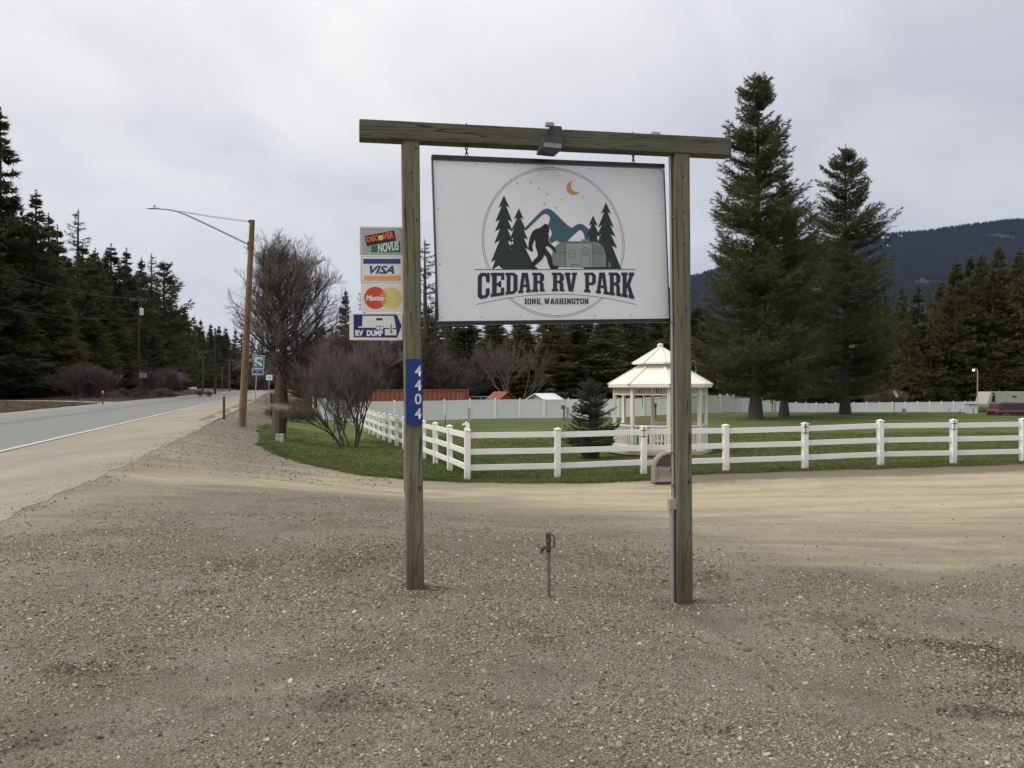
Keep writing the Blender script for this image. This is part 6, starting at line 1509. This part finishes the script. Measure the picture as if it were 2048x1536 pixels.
x = (772 - CX) * 108 / F; gable('long_shed', 'long low building with a weathered grey metal roof behind the bare bush', 'building', x, 110, -1.4, R(96), 8.5, 9.5, 2.6, 4.35, gr_roof, dk_wall, .5)
x = (1002 - CX) * 94 / F; gable('red_shed', 'small shed with a faded red roof behind the privacy fence', 'shed', x, 95, -1.6, R(35), 1.9, 2.3, 1.85, 2.55, simple('red_roof', (.23, .07, .045), .6, .15, 2), M['red_steel'], .25)
x = (1090 - CX) * 94 / F; gable('white_shed', 'small shed with a bright white metal roof behind the privacy fence', 'shed', x, 95.5, -1.55, R(-38), 3.0, 3.2, 1.55, 2.30, M['white_roof'], simple('shed_wall', (.42, .40, .38), .7, .05, 2), .28)
o = thing('chain_link_fence', 'grey chain-link fence between the red container and the red-roofed shed', 'fence', ((962 - CX) * 93 / F, 93, -1.5))
for k in range(3): mb = MB(); mb.tube((-1.2 + k * 1.2, 0, 0), (-1.2 + k * 1.2, 0, 2.05), .03, .03, 6); mb.build('post', M['galv'], o)
mb = MB(); mb.tube((-1.25, 0, 2.0), (1.25, 0, 2.0), .022, .022, 6); mb.build('top_rail', M['galv'], o)
mb = MB()
for k in range(26): mb.tube((-1.2 + k * .1, 0, 0), (-1.2 + min(k * .1 + .5, 2.4), 0, 2.0), .004, .004, 3, False); mb.tube((1.2 - k * .1, 0, 0), (1.2 - min(k * .1 + .5, 2.4), 0, 2.0), .004, .004, 3, False)
q = mb.build('wire_mesh', M['galv'], o); q['kind'] = 'stuff'

# hook-up pedestals and little posts along the far fence
def pedestal(px, D, y0, y1, label, m_=M['grey_box'], wpx=5.5):
    x = (px - CX) * D / F; z = H(x, D); h = CAMZ - (y0 - HY) * D / F - z; wq = wpx * D / F
    o = thing('hookup_pedestal', label, 'utility post', (x, D, z), 0, 'hook-up pedestals along the far fence')
    mb = MB(); mb.box((0, 0, h * .35), (wq * .8, wq * .6, h * .75)); mb.build('post', m_, o, bevel=.01)
    mb = MB(); mb.box((0, -.01, h * .83), (wq, wq * .75, h * .34)); mb.build('outlet_box', m_, o, bevel=.012)
    mb = MB(); mb.box((-wq * .62, -.02, h * .92), (wq * .4, .03, .10)); mb.build('open_flap', m_, o)
pedestal(938, 70.5, 815.5, 842, 'grey hook-up pedestal in front of the privacy fence, left of centre')
pedestal(1135, 76, 814, 840, 'grey-blue hook-up pedestal left of the little spruce', simple('grey_blue', (.26, .30, .33), .5))
pedestal(1550, 96, 803, 826, 'pale blue hook-up pedestal between the trunks of the two nearest pines', simple('pale_blue', (.25, .34, .42), .5))
pedestal(1808, 84, 817, 828, 'short grey pedestal below the satellite dish', wpx=6)
def numpost(px, D, y0, label, m_=M['pole_wood'], board=None):
    x = (px - CX) * D / F; z = H(x, D); h = CAMZ - (y0 - HY) * D / F - z
    o = thing('site_post', label, 'post', (x, D, z)); mb = MB(); mb.box((0, 0, h / 2 - .1), (.14, .10, h + .2)); mb.build('post', m_, o, bevel=.008)
    mb = MB(); mb.box((-.08, -.07, h - .16), (.36, .03, .36)); mb.build('board', board or M['old_post'], o)
numpost(1128, 75.5, 811, 'wooden site post with a small grey board beside the grey-blue pedestal')
numpost(1311, 76, 807, 'wooden site post with a small dark square board behind the gazebo', M['pole_wood'], M['rust'])
numpost(1544.5, 94, 800, 'orange-brown site post between the trunks of the two nearest pines', simple('orange_wood', (.34, .13, .05), .7), simple('orange_board', (.38, .12, .05), .6))
for px, D, y0, lab in ((1898, 84.5, 816, 'small dark spike with a white tip in the far lawn, left of the lamp pole'), (1920.5, 84.5, 818, 'small dark spike in the far lawn, just left of the white box')):
    x = (px - CX) * D / F; z = H(x, D); o = thing('garden_spike', lab, 'stake', (x, D, z)); h = CAMZ - (y0 - HY) * D / F - z
    mb = MB(); mb.tube((-.06, 0, 0), (.02, 0, h), .05, .02, 6); mb.build('spike', M['iron'], o)
    if px < 1900: mb = MB(); mb.prism([(-.12, 0), (-.03, 0), (-.02, h * .6)], -.03, .03); mb.build('white_tip', M['ink_white'], o)

# satellite dish
D = 82.0; x = (1788 - CX) * D / F; z = H(x, D)
o = thing('satellite_dish', 'grey satellite dish on a thin dark pole in front of the privacy fence', 'satellite dish', (x, D, z))
hz1 = CAMZ - (796 - HY) * D / F - z; mb = MB(); mb.tube((0, 0, 0), (0, 0, hz1), .03, .03, 8); mb.build('pole', M['iron'], o)
q = Matrix.Translation((.05, 0, hz1 + .36)) @ Vector((.62, -.62, .42)).to_track_quat('Z', 'Y').to_matrix().to_4x4()
mb = MB(); vs = []; rings = 5
for r_ in range(rings + 1):
    for a_ in range(20): rr_ = .46 * r_ / rings; vs.append(q @ Vector((rr_ * math.cos(a_ * .31416), rr_ * .86 * math.sin(a_ * .31416), .28 * (r_ / rings) ** 2 * .46)))
mb.add(vs, [(r_ * 20 + a_, r_ * 20 + (a_ + 1) % 20, r_ * 20 + 20 + (a_ + 1) % 20, r_ * 20 + 20 + a_) for r_ in range(rings) for a_ in range(20)]); mb.build('reflector', M['galv'] if False else M['grey_box'], o, smooth=True)
mb = MB(); mb.path([(.02, 0, hz1 + .05), (.45, -.02, hz1 + .18), (.78, -.03, hz1 + .52)], .022, 6); mb.build('feed_arm', M['grey_box'], o); mb = MB(); mb.box((.78, -.03, hz1 + .56), (.14, .1, .12)); mb.build('feed_horn', M['grey_box'], o, bevel=.02)

# lit yard lamp and white box
D = 85.0; x = (1954.5 - CX) * D / F; z = H(x, D)
o = thing('yard_lamp', 'thin pale lamp pole with a small lit lamp, near the travel trailer', 'yard lamp', (x, D, z))
ht_ = CAMZ - (741 - HY) * D / F - z; mb = MB(); mb.tube((0, 0, 0), (.03, 0, ht_), .055, .045, 8); mb.path([(.03, 0, ht_), (0.0, 0, ht_ + .12), (-.12, 0, ht_ + .16), (-.25, 0, ht_ + .16)], .025, 6); mb.build('pole', simple('cream_pole', (.55, .50, .38), .6), o, smooth=True)
mb = MB(); mb.lathe([(.03, .22), (.14, .18), (.15, .10), (.12, .08)], 12, (-.36, 0, ht_)); mb.build('lamp_shade', M['grey_box'], o)
em, t, b = mat('lit_bulb'); b.inputs['Emission Color'].default_value = (1, .93, .75, 1); b.inputs['Emission Strength'].default_value = 3.5
mb = MB(); mb.lathe([(.02, -.07), (.10, -.02), (.11, .04), (.08, .10)], 12, (-.36, 0, ht_)); mb.build('bulb', em, o, smooth=True)
o = thing('meter_box', 'white utility cabinet with a flat roof at the foot of the yard lamp', 'cabinet', ((1945 - CX) * D / F, D + .3, z))
bw = 21 * D / F; hb3 = CAMZ - (806 - HY) * D / F - z
mb = MB(); mb.box((0, 0, hb3 * .38), (bw * .86, .5, hb3 * .76)); mb.build('cabinet', M['vinyl_far'], o, bevel=.01); mb = MB(); mb.box((0, -.05, hb3 - .04), (bw, .8, .08)); mb.build('roof', M['vinyl_far'], o)
for sx_ in (-1, 1): mb = MB(); mb.box((sx_ * bw * .45, -.3, hb3 / 2), (.1, .1, hb3)); mb.build('post', M['vinyl_far'], o)
mb = MB(); mb.box((0, .1, hb3 * .84), (bw * .8, .4, .1)); mb.build('meter_shelf', M['grey_paint'], o); mb = MB(); mb.box((.1, -.27, .3), (.07, .04, .55)); mb.build('handle', M['grey_paint'], o)
# tall thin lamp behind the gazebo
D = 99.0; x = (1391.5 - CX) * D / F; o = thing('lamp_post', 'thin grey lamp post with a short arm, just right of the right timber post', 'street lamp', (x, D, -1.6))
ht_ = CAMZ - (723 - HY) * D / F + 1.6; mb = MB(); mb.tube((0, 0, 0), (0, 0, ht_), .07, .05, 8); mb.path([(0, 0, ht_), (-.12, 0, ht_ + .06), (-.38, 0, ht_ + .05)], .03, 6); mb.build('pole', M['galv'], o, smooth=True)
mb = MB(); mb.box((-.52, 0, ht_ + .04), (.32, .16, .07)); mb.build('lamp_head', M['grey_box'], o, bevel=.02)

# travel trailer
D = 97.0; z = -1.75
o = thing('travel_trailer', 'old off-white travel trailer with a slanted front, behind the red van', 'trailer', ((1974 - CX) * D / F, D, z), R(3))
s_ = D / F; top = 1.65 - (783.5 - HY) * s_ - z
body = [(0.0, top * .50), (.45, top), (7.4, top), (7.55, top * .9), (7.55, .55), (.5, .55), (.12, 1.0)]
mb = MB(); mb.prism(body, 0, 2.4); mb.build('body', M['trailer'], o, bevel=.04)
for z_ in (top * .40, top * .45): mb = MB(); mb.box((.62, -.012, z_), (1.0, .02, .05)); mb.build('side_stripe', M['deck'], o)
mb = MB(); mb.prism([(.50, top * .58), (.95, top * .58), (.95, top * .86), (.66, top * .86)], -.02, 0.0); mb.build('front_window', M['glass_dark'], o)
mb = MB(); mb.box((3.2, -.01, top * .8), (.5, .03, .14)); mb.build('vent', M['iron'], o); mb = MB(); mb.box((.75, -.01, top * .93), (.28, .03, .16)); mb.build('vent', M['iron'], o)
for x_ in (1.45, 2.35, 5.2): mb = MB(); mb.box((x_, -.012, top * .5 + .5), (.03, .02, top * .8)); mb.build('side_seam', M['grey_box'], o)
mb = MB(); mb.box((5.9, -.015, top * .62), (.9, .03, .6)); mb.build('window', M['glass_dark'], o)
for x_ in (4.2, 5.1): mb = MB(); mb.tube((x_, -.02, .36), (x_, .22, .36), .36, .36, 18); mb.build('wheel', M['rubber'], o)

# cars
def car(name, label, x, y, z, rz, prof, windows, wheels, m_up, m_low, split, width=1.8, wr=.33, stripe=None):
    """profile in x (length) and z; windows = outlines; near side faces local -y"""
    o = thing(name, label, 'car', (x, y, z), rz)
    zmax = max(p[1] for p in prof); mb = MB(); n = len(prof); belt = split[1]
    lay = []
    for yy_, kk in ((-width / 2, 1.0), (-width / 2 + .06, 1.0), (width / 2 - .06, 1.0), (width / 2, 1.0)): pass
    def yat(zv, s_): return s_ * (width / 2 - (0.0 if zv < belt else (zv - belt) / (zmax - belt) * 0.18))
    vs = [(p[0], yat(p[1], -1), p[1]) for p in prof] + [(p[0], yat(p[1], 1), p[1]) for p in prof]
    tri = tessellate_polygon([[Vector((p[0], p[1], 0)) for p in prof]])
    mb.add(vs, [(k, (k + 1) % n, n + (k + 1) % n, n + k) for k in range(n)] + [tuple(t_) for t_ in tri] + [tuple(n + i for i in t_) for t_ in tri]); mb.build('body', m_up, o, bevel=.03)
    for side in (-1, 1):
        for wdw in windows:
            mb = MB(); vs = [(p[0], yat(p[1], side) + side * .012, p[1]) for p in wdw]; mb.add(vs, [tuple(range(len(vs)))]); mb.build('window', M['glass_dark'], o)
        mb = MB(); x0, x1 = split[2], split[3]; mb.add([(x0, side * (width / 2 + .008), .26), (x1, side * (width / 2 + .008), .26), (x1, side * (width / 2 + .008), split[0]), (x0, side * (width / 2 + .008), split[0])], [(0, 1, 2, 3)]); mb.build('lower_side', m_low, o)
        if stripe: mb = MB(); mb.box(((x0 + x1) / 2, side * (width / 2 + .012), split[0] + .03), (x1 - x0, .02, .05)); mb.build('side_stripe', stripe, o)
        for wx in wheels:
            wh = empty('wheel', (wx, side * (width / 2 - .06), wr)); wh.parent = o
            mb = MB(); mb.tube((0, -.1, 0), (0, .1, 0), wr, wr, 22); mb.build('tyre', M['rubber'], wh, smooth=True)
            mb = MB(); mb.tube((0, -.112, 0), (0, .112, 0), wr * .6, wr * .6, 14); mb.build('rim', M['galv'], wh)
            mb = MB(); P_ = [((wr + .06) * math.cos(a), side * .075, (wr + .06) * math.sin(a)) for a in np.linspace(0, math.pi, 12)]; mb.path(P_, .02, 5); mb.build('arch_trim', M['grey_box'] if stripe else m_low, wh)
    for x_, nm_, mm in ((min(p[0] for p in prof) + .02, 'tail_light', M['ink_red']), (max(p[0] for p in prof) - .03, 'headlight', M['galv'])):
        for side in (-1, 1): mb = MB(); mb.box((x_, side * (width / 2 - .12), .85), (.06, .22, .2)); mb.build(nm_, mm, o, bevel=.02)
    return o
D = 80.0; x = (1984 - CX) * D / F; zv = CAMZ - (842.5 - HY) * D / F
van = [(0, .35), (0.0, .95), (.08, 1.15), (.22, 1.66), (.5, 1.74), (2.9, 1.74), (3.25, 1.62), (3.95, 1.12), (4.55, .98), (4.7, .75), (4.72, .35)]
car('minivan', 'dark red minivan partly hidden by the lawn at the right edge', x, D, zv, R(2), van,
    [[(.32, 1.16), (1.22, 1.16), (1.22, 1.60), (.46, 1.60)], [(1.30, 1.14), (2.2, 1.14), (2.2, 1.61), (1.30, 1.61)], [(2.28, 1.13), (3.55, 1.10), (3.1, 1.56), (2.28, 1.61)]],
    (.82, 3.75), M['car_red'], M['car_red_dark'], (.93, 1.05, .04, 4.66), 1.85, .33, M['pink_stripe'])
D = 150.0; x = (608.5 - CX) * D / F; zv = H(x, D)
suv = [(0, .4), (0.02, .85), (.15, 1.0), (1.15, 1.12), (1.8, 1.62), (2.2, 1.72), (4.0, 1.72), (4.5, 1.55), (4.75, 1.05), (4.8, .4)]
car('parked_suv', 'pale silver car parked far off behind the left end of the privacy fence', x, D, zv, R(6), suv,
    [[(1.35, 1.14), (2.55, 1.14), (2.55, 1.6), (1.9, 1.58)], [(2.65, 1.14), (3.5, 1.14), (3.5, 1.6), (2.65, 1.6)], [(3.6, 1.14), (4.5, 1.14), (4.3, 1.52), (3.6, 1.6)]],
    (.9, 3.9), M['car_pale'], simple('car_pale_low', (.3, .3, .3), .4), (.6, 1.1, .05, 4.75), 1.8, .36)

# ================================================================== loose stones and grass tufts (geometry nodes on point sets)
def scatter(name, P, scale, protos, m_, label, cat, rotmode='full'):
    n = len(P); me = bpy.data.meshes.new(name); me.vertices.add(n); me.vertices.foreach_set('co', P.astype(np.float32).ravel())
    a = me.attributes.new('sc', 'FLOAT', 'POINT'); a.data.foreach_set('value', scale.astype(np.float32))
    rot = np.zeros((n, 3), np.float32); rot[:, 2] = rng.uniform(0, 6.283, n)
    if rotmode == 'full': rot[:, 0] = rng.uniform(-.5, .5, n); rot[:, 1] = rng.uniform(-.5, .5, n)
    a = me.attributes.new('rt', 'FLOAT_VECTOR', 'POINT'); a.data.foreach_set('vector', rot.ravel())
    o = bpy.data.objects.new(name, me); COL.objects.link(o); me.materials.append(m_)
    ng = bpy.data.node_groups.new(name, 'GeometryNodeTree'); ng.interface.new_socket('Geometry', in_out='INPUT', socket_type='NodeSocketGeometry'); ng.interface.new_socket('Geometry', in_out='OUTPUT', socket_type='NodeSocketGeometry')
    nn = ng.nodes.new; gi, go = nn('NodeGroupInput'), nn('NodeGroupOutput'); ip = nn('GeometryNodeInstanceOnPoints'); jn = nn('GeometryNodeJoinGeometry')
    for pm_ in protos:
        po = bpy.data.objects.new(name + '_source', pm_); oi = nn('GeometryNodeObjectInfo'); oi.inputs['Object'].default_value = po; oi.inputs['As Instance'].default_value = True
        ng.links.new(oi.outputs['Geometry'], jn.inputs[0])
    na = nn('GeometryNodeInputNamedAttribute'); na.data_type = 'FLOAT'; na.inputs[0].default_value = 'sc'
    nr = nn('GeometryNodeInputNamedAttribute'); nr.data_type = 'FLOAT_VECTOR'; nr.inputs[0].default_value = 'rt'
    ng.links.new(gi.outputs[0], ip.inputs['Points']); ng.links.new(jn.outputs[0], ip.inputs['Instance']); ip.inputs['Pick Instance'].default_value = True
    ng.links.new([q for q in na.outputs if q.type == 'VALUE'][0], ip.inputs['Scale']); ng.links.new([q for q in nr.outputs if q.type == 'VECTOR'][0], ip.inputs['Rotation'])
    ng.links.new(ip.outputs[0], go.inputs[0]); md = o.modifiers.new('scatter', 'NODES'); md.node_group = ng
    return tag(o, label, cat, None, 'stuff')
def pebble(seed):
    rp = random.Random(seed); bm = bmesh.new(); bmesh.ops.create_icosphere(bm, subdivisions=1, radius=1.0)
    f = (rp.uniform(.8, 1.2), rp.uniform(.6, .95), rp.uniform(.4, .65))
    for v_ in bm.verts:
        k = rp.uniform(.78, 1.15); v_.co = Vector((v_.co.x * f[0] * k, v_.co.y * f[1] * k, v_.co.z * f[2] * k))
    me = bpy.data.meshes.new('pebble'); bm.to_mesh(me); bm.free(); return me
m, t, b = mat('pebbles'); g = NT(t); oi = g.n('ShaderNodeObjectInfo')
c = g.ramp(oi.outputs['Random'], [(0.0, (.085, .070, .046)), (.25, (.152, .129, .086)), (.58, (.225, .194, .130)), (.92, (.31, .275, .193)), (1.0, (.52, .48, .40))])
g.set(b.inputs['Base Color'], c); b.inputs['Roughness'].default_value = .85; b.inputs['Specular IOR Level'].default_value = .25; M['pebble'] = m
prot = [pebble(k) for k in range(6)]
for p in prot: p.materials.append(m)
def samp(y0, y1, dens, s0, s1):
    n = int((y1 - y0) * ((y0 + y1) / 2 * 1.34 + 2.4) * dens); Y = rng.uniform(y0, y1, n); Wd_ = .67 * Y + 1.2
    keep = rng.random(n) < Wd_ / (.67 * y1 + 1.2); Y = Y[keep]; X = rng.uniform(-1, 1, len(Y)) * (.67 * Y + 1.2)
    return X, Y, rng.lognormal(0, .46, len(Y)) * rng.uniform(s0, s1, len(Y))
XX, YY, SS_ = [np.concatenate(q) for q in zip(samp(2.2, 6, 9000, .0032, .0062), samp(6, 10, 4600, .0042, .0075), samp(10, 17, 900, .006, .011), samp(17, 30, 40, .008, .016))]
P2 = np.stack([XX, YY], 1)
pt_ = a_tan(P2); cl_ = np.array([noise.noise(Vector((x * .9, y * .9, 2.2))) + .5 * noise.noise(Vector((x * 2.7, y * 2.7, 5.1))) for x, y in P2[::1]])
lo_ = np.array([noise.noise(Vector((x * .22 + 4, y * .5, 8.2))) + .6 * noise.noise(Vector((x * .55, y * 1.1, 3.7))) for x, y in P2])
kp = (rng.random(len(XX)) < np.clip(.62 + 1.0 * cl_ + 1.1 * lo_, .08, 1) * (1 - .80 * ss(7.0, 15.0, YY)) * (1 - .965 * np.clip(pt_ * 1.9, 0, 1))) & (road_s(XX, YY) > 3.4) & (YY < 19.5)
XX, YY, SS_ = XX[kp], YY[kp], np.clip(SS_[kp], .003, .022)
scatter('loose_gravel', np.stack([XX, YY, hh(XX, YY) + SS_ * .18], 1), SS_, prot, m, 'loose grey crushed gravel strewn over the forecourt', 'gravel')
# coarse debris on the bank by the lamp pole and crumbs along the asphalt edge
n = 15000; s_ = rng.uniform(3.7, 9.5, n); t_ = rng.uniform(18, 60, n) ** 1.0; bx_, by_ = -7.1 + s_ * RC - t_ * RS, s_ * RS + t_ * RC
n2 = 5200; t2 = rng.uniform(2, 60, n2); s2 = 3.5 + rng.normal(0, .22, n2) + .1 * np.sin(t2 * 1.3); bx_ = np.concatenate([bx_, -7.1 + s2 * RC - t2 * RS]); by_ = np.concatenate([by_, s2 * RS + t2 * RC])
bs_ = np.concatenate([rng.lognormal(0, .5, n) * .011, rng.lognormal(0, .4, n2) * .009]); clp = np.array([noise.noise(Vector((x * .8, y * .8, 1.1))) for x, y in zip(bx_, by_)]); P2b = np.stack([bx_, by_], 1)
kb_ = ((clp > -.05) | (rng.random(len(bx_)) < .3)) & ~inside(P2b, lawn_poly[::6]); bx_, by_, bs_ = bx_[kb_], by_[kb_], np.clip(bs_[kb_], .004, .035)
scatter('bank_stones', np.stack([bx_, by_, hh(bx_, by_) + .012], 1), bs_, prot, m, 'loose stones on the dirt bank round the lamp pole and along the asphalt edge', 'stones')
# gravel heaped round the two post feet and the hydrant
hx, hy_, hs = [], [], []
for (cx_, cy_, r_, n) in ((pA.x + .02, pA.y, .26, 260), (pB.x + .01, pB.y, .26, 260), (hb.x, hb.y, .12, 70)):
    a = rng.uniform(0, 6.283, n); rr_ = r_ * (.45 + .6 * rng.random(n)); hx.append(cx_ + rr_ * np.cos(a)); hy_.append(cy_ + rr_ * np.sin(a)); hs.append(rng.uniform(.005, .010, n))
hx, hy_, hs = np.concatenate(hx), np.concatenate(hy_), np.concatenate(hs)
scatter('heaped_gravel', np.stack([hx, hy_, hh(hx, hy_) + hs * rng.uniform(.1, .9, len(hx))], 1), hs, prot, m, 'loose stones heaped round the feet of the timber posts', 'gravel')

# grass
def tuft(seed, n, h, spread, w_):
    rp = random.Random(seed); V = []; Fc = []
    for k in range(n):
        a = rp.uniform(0, 6.283); r_ = rp.uniform(0, spread); x, y = r_ * math.cos(a), r_ * math.sin(a); b_ = rp.uniform(0, 6.283); ln = h * rp.uniform(.5, 1.1); le = rp.uniform(.1, .7) * ln
        dx, dy = math.cos(b_) * w_ / 2, math.sin(b_) * w_ / 2; i = len(V)
        V += [(x - dx, y - dy, 0), (x + dx, y + dy, 0), (x + le * math.sin(b_), y - le * math.cos(b_), ln)]; Fc.append((i, i + 1, i + 2))
    return np_mesh('tuft', V, Fc)
m, t, b = mat('grass_blades'); g = NT(t); oi = g.n('ShaderNodeObjectInfo'); gc = g.n('ShaderNodeNewGeometry')
pn = g.noise(gc.outputs['Position'], .35, 4)
c = g.mix(g.ramp(pn, [(.38, 0), (.62, 1)]), (.062, .098, .022), (.112, .135, .040)); c = g.mix(g.math('MULTIPLY', g.ramp(oi.outputs['Random'], [(.78, 0), (.9, 1)]), .8), c, (.20, .165, .08))
g.set(b.inputs['Base Color'], c); b.inputs['Roughness'].default_value = .8; b.inputs['Specular IOR Level'].default_value = .15; M['grass'] = m
gp_ = [tuft(50 + k, 16, .055, .07, .007) for k in range(5)]
for p in gp_: p.materials.append(m)
n = 90000; Y = 20 + 26 * rng.random(n) ** 1.5; X = rng.uniform(-.45, .68, n) * Y; P2 = np.stack([X, Y], 1)
k1 = inside(P2, lawn_poly); X, Y, P2 = X[k1], Y[k1], P2[k1]
ed_n = 16000; L_ = lf_rough; idx = rng.integers(0, len(L_) - 1, ed_n); ta = rng.random(ed_n); LA = np.array(L_); EP = LA[idx] * (1 - ta[:, None]) + LA[idx + 1] * ta[:, None] + rng.normal(0, .10, (ed_n, 2)) * np.array([1, 1])
EP = EP[(EP[:, 0] < 25) & (EP[:, 0] > -12)]
X = np.concatenate([X, EP[:, 0]]); Y = np.concatenate([Y, EP[:, 1]]); sc_ = rng.uniform(.7, 1.3, len(X))
scatter('grass', np.stack([X, Y, hh(X, Y) + .015], 1), sc_, gp_, m, 'short green grass of the lawn with ragged edges', 'grass', 'z')
# small weeds in the gravel and dry grass on the banks
m2, t, b = mat('weed_blades'); g = NT(t); oi = g.n('ShaderNodeObjectInfo')
g.set(b.inputs['Base Color'], g.ramp(oi.outputs['Random'], [(0, (.05, .055, .02)), (.5, (.10, .095, .04)), (1, (.17, .13, .07))])); b.inputs['Roughness'].default_value = .85
wp = [tuft(80 + k, 14, .022, .03, .003) for k in range(4)]
for p in wp: p.materials.append(m2)
Xw, Yw = [], []
for x, y, a_, b_ in moss:
    n = int(170 * a_ * max(b_, .1) * 12); Xw.append(rng.normal(x, a_ * .9, n)); Yw.append(rng.normal(y, b_ * 1.8, n))
Xw, Yw = np.concatenate(Xw), np.concatenate(Yw)
scatter('weeds', np.stack([Xw, Yw, hh(Xw, Yw)], 1), rng.uniform(.5, 1.2, len(Xw)), wp, m2, 'thin olive weeds growing in patches through the gravel', 'weeds', 'z')
m3, t, b = mat('dry_grass_blades'); g = NT(t); oi = g.n('ShaderNodeObjectInfo')
g.set(b.inputs['Base Color'], g.ramp(oi.outputs['Random'], [(0, (.075, .05, .035)), (.5, (.14, .10, .065)), (1, (.24, .19, .12))])); b.inputs['Roughness'].default_value = .9
dp = [tuft(120 + k, 16, .14, .22, .025) for k in range(4)]
for p in dp: p.materials.append(m3)
n = 26000; Y = 45 + 110 * rng.random(n); s_ = -10.4 - 34 * rng.random(n) ** 1.4
X = (s_ - Y * RS) / RC - 7.1; q_ = Y - (89 - .62 * (X + 40.7)); kk = (np.abs(q_) > 3.5) & (X > -95)
X, Y = X[kk], Y[kk]
scatter('dry_grass', np.stack([X, Y, hh(X, Y) - .06], 1), rng.uniform(.6, 1.4, len(X)), dp, m3, 'dead brown grass covering the verge across the road', 'dry grass', 'z')

# twigs and dead leaves blown into the low spots
def leaf(seed):
    rp = random.Random(seed); V = [(0, -.5, 0), (.28, -.1, rp.uniform(.05, .2)), (0, .5, rp.uniform(0, .15)), (-.28, .1, rp.uniform(.05, .2))]; return np_mesh('leaf', V, [(0, 1, 2), (0, 2, 3)])
m4, t, b = mat('dead_leaves'); g = NT(t); oi = g.n('ShaderNodeObjectInfo')
g.set(b.inputs['Base Color'], g.ramp(oi.outputs['Random'], [(0, (.035, .022, .014)), (.6, (.075, .048, .030)), (1, (.15, .10, .06))])); b.inputs['Roughness'].default_value = .9
lpz = [leaf(k) for k in range(4)]
for p in lpz: p.materials.append(m4)
Xl, Yl = [], []
for x, y, a_, b_ in dark: n = int(420 * a_ * max(b_, .05) * 14); Xl.append(rng.normal(x, a_ * .9, n)); Yl.append(rng.normal(y, b_ * 2.0, n))
Xl.append(rng.uniform(-5, 6, 2600)); Yl.append(rng.uniform(3, 13, 2600)); Xl, Yl = np.concatenate(Xl), np.concatenate(Yl)
scatter('leaf_litter', np.stack([Xl, Yl, hh(Xl, Yl) + .004], 1), rng.uniform(.012, .035, len(Xl)), lpz, m4, 'small dark dead leaves and bark scraps scattered on the gravel', 'leaf litter')
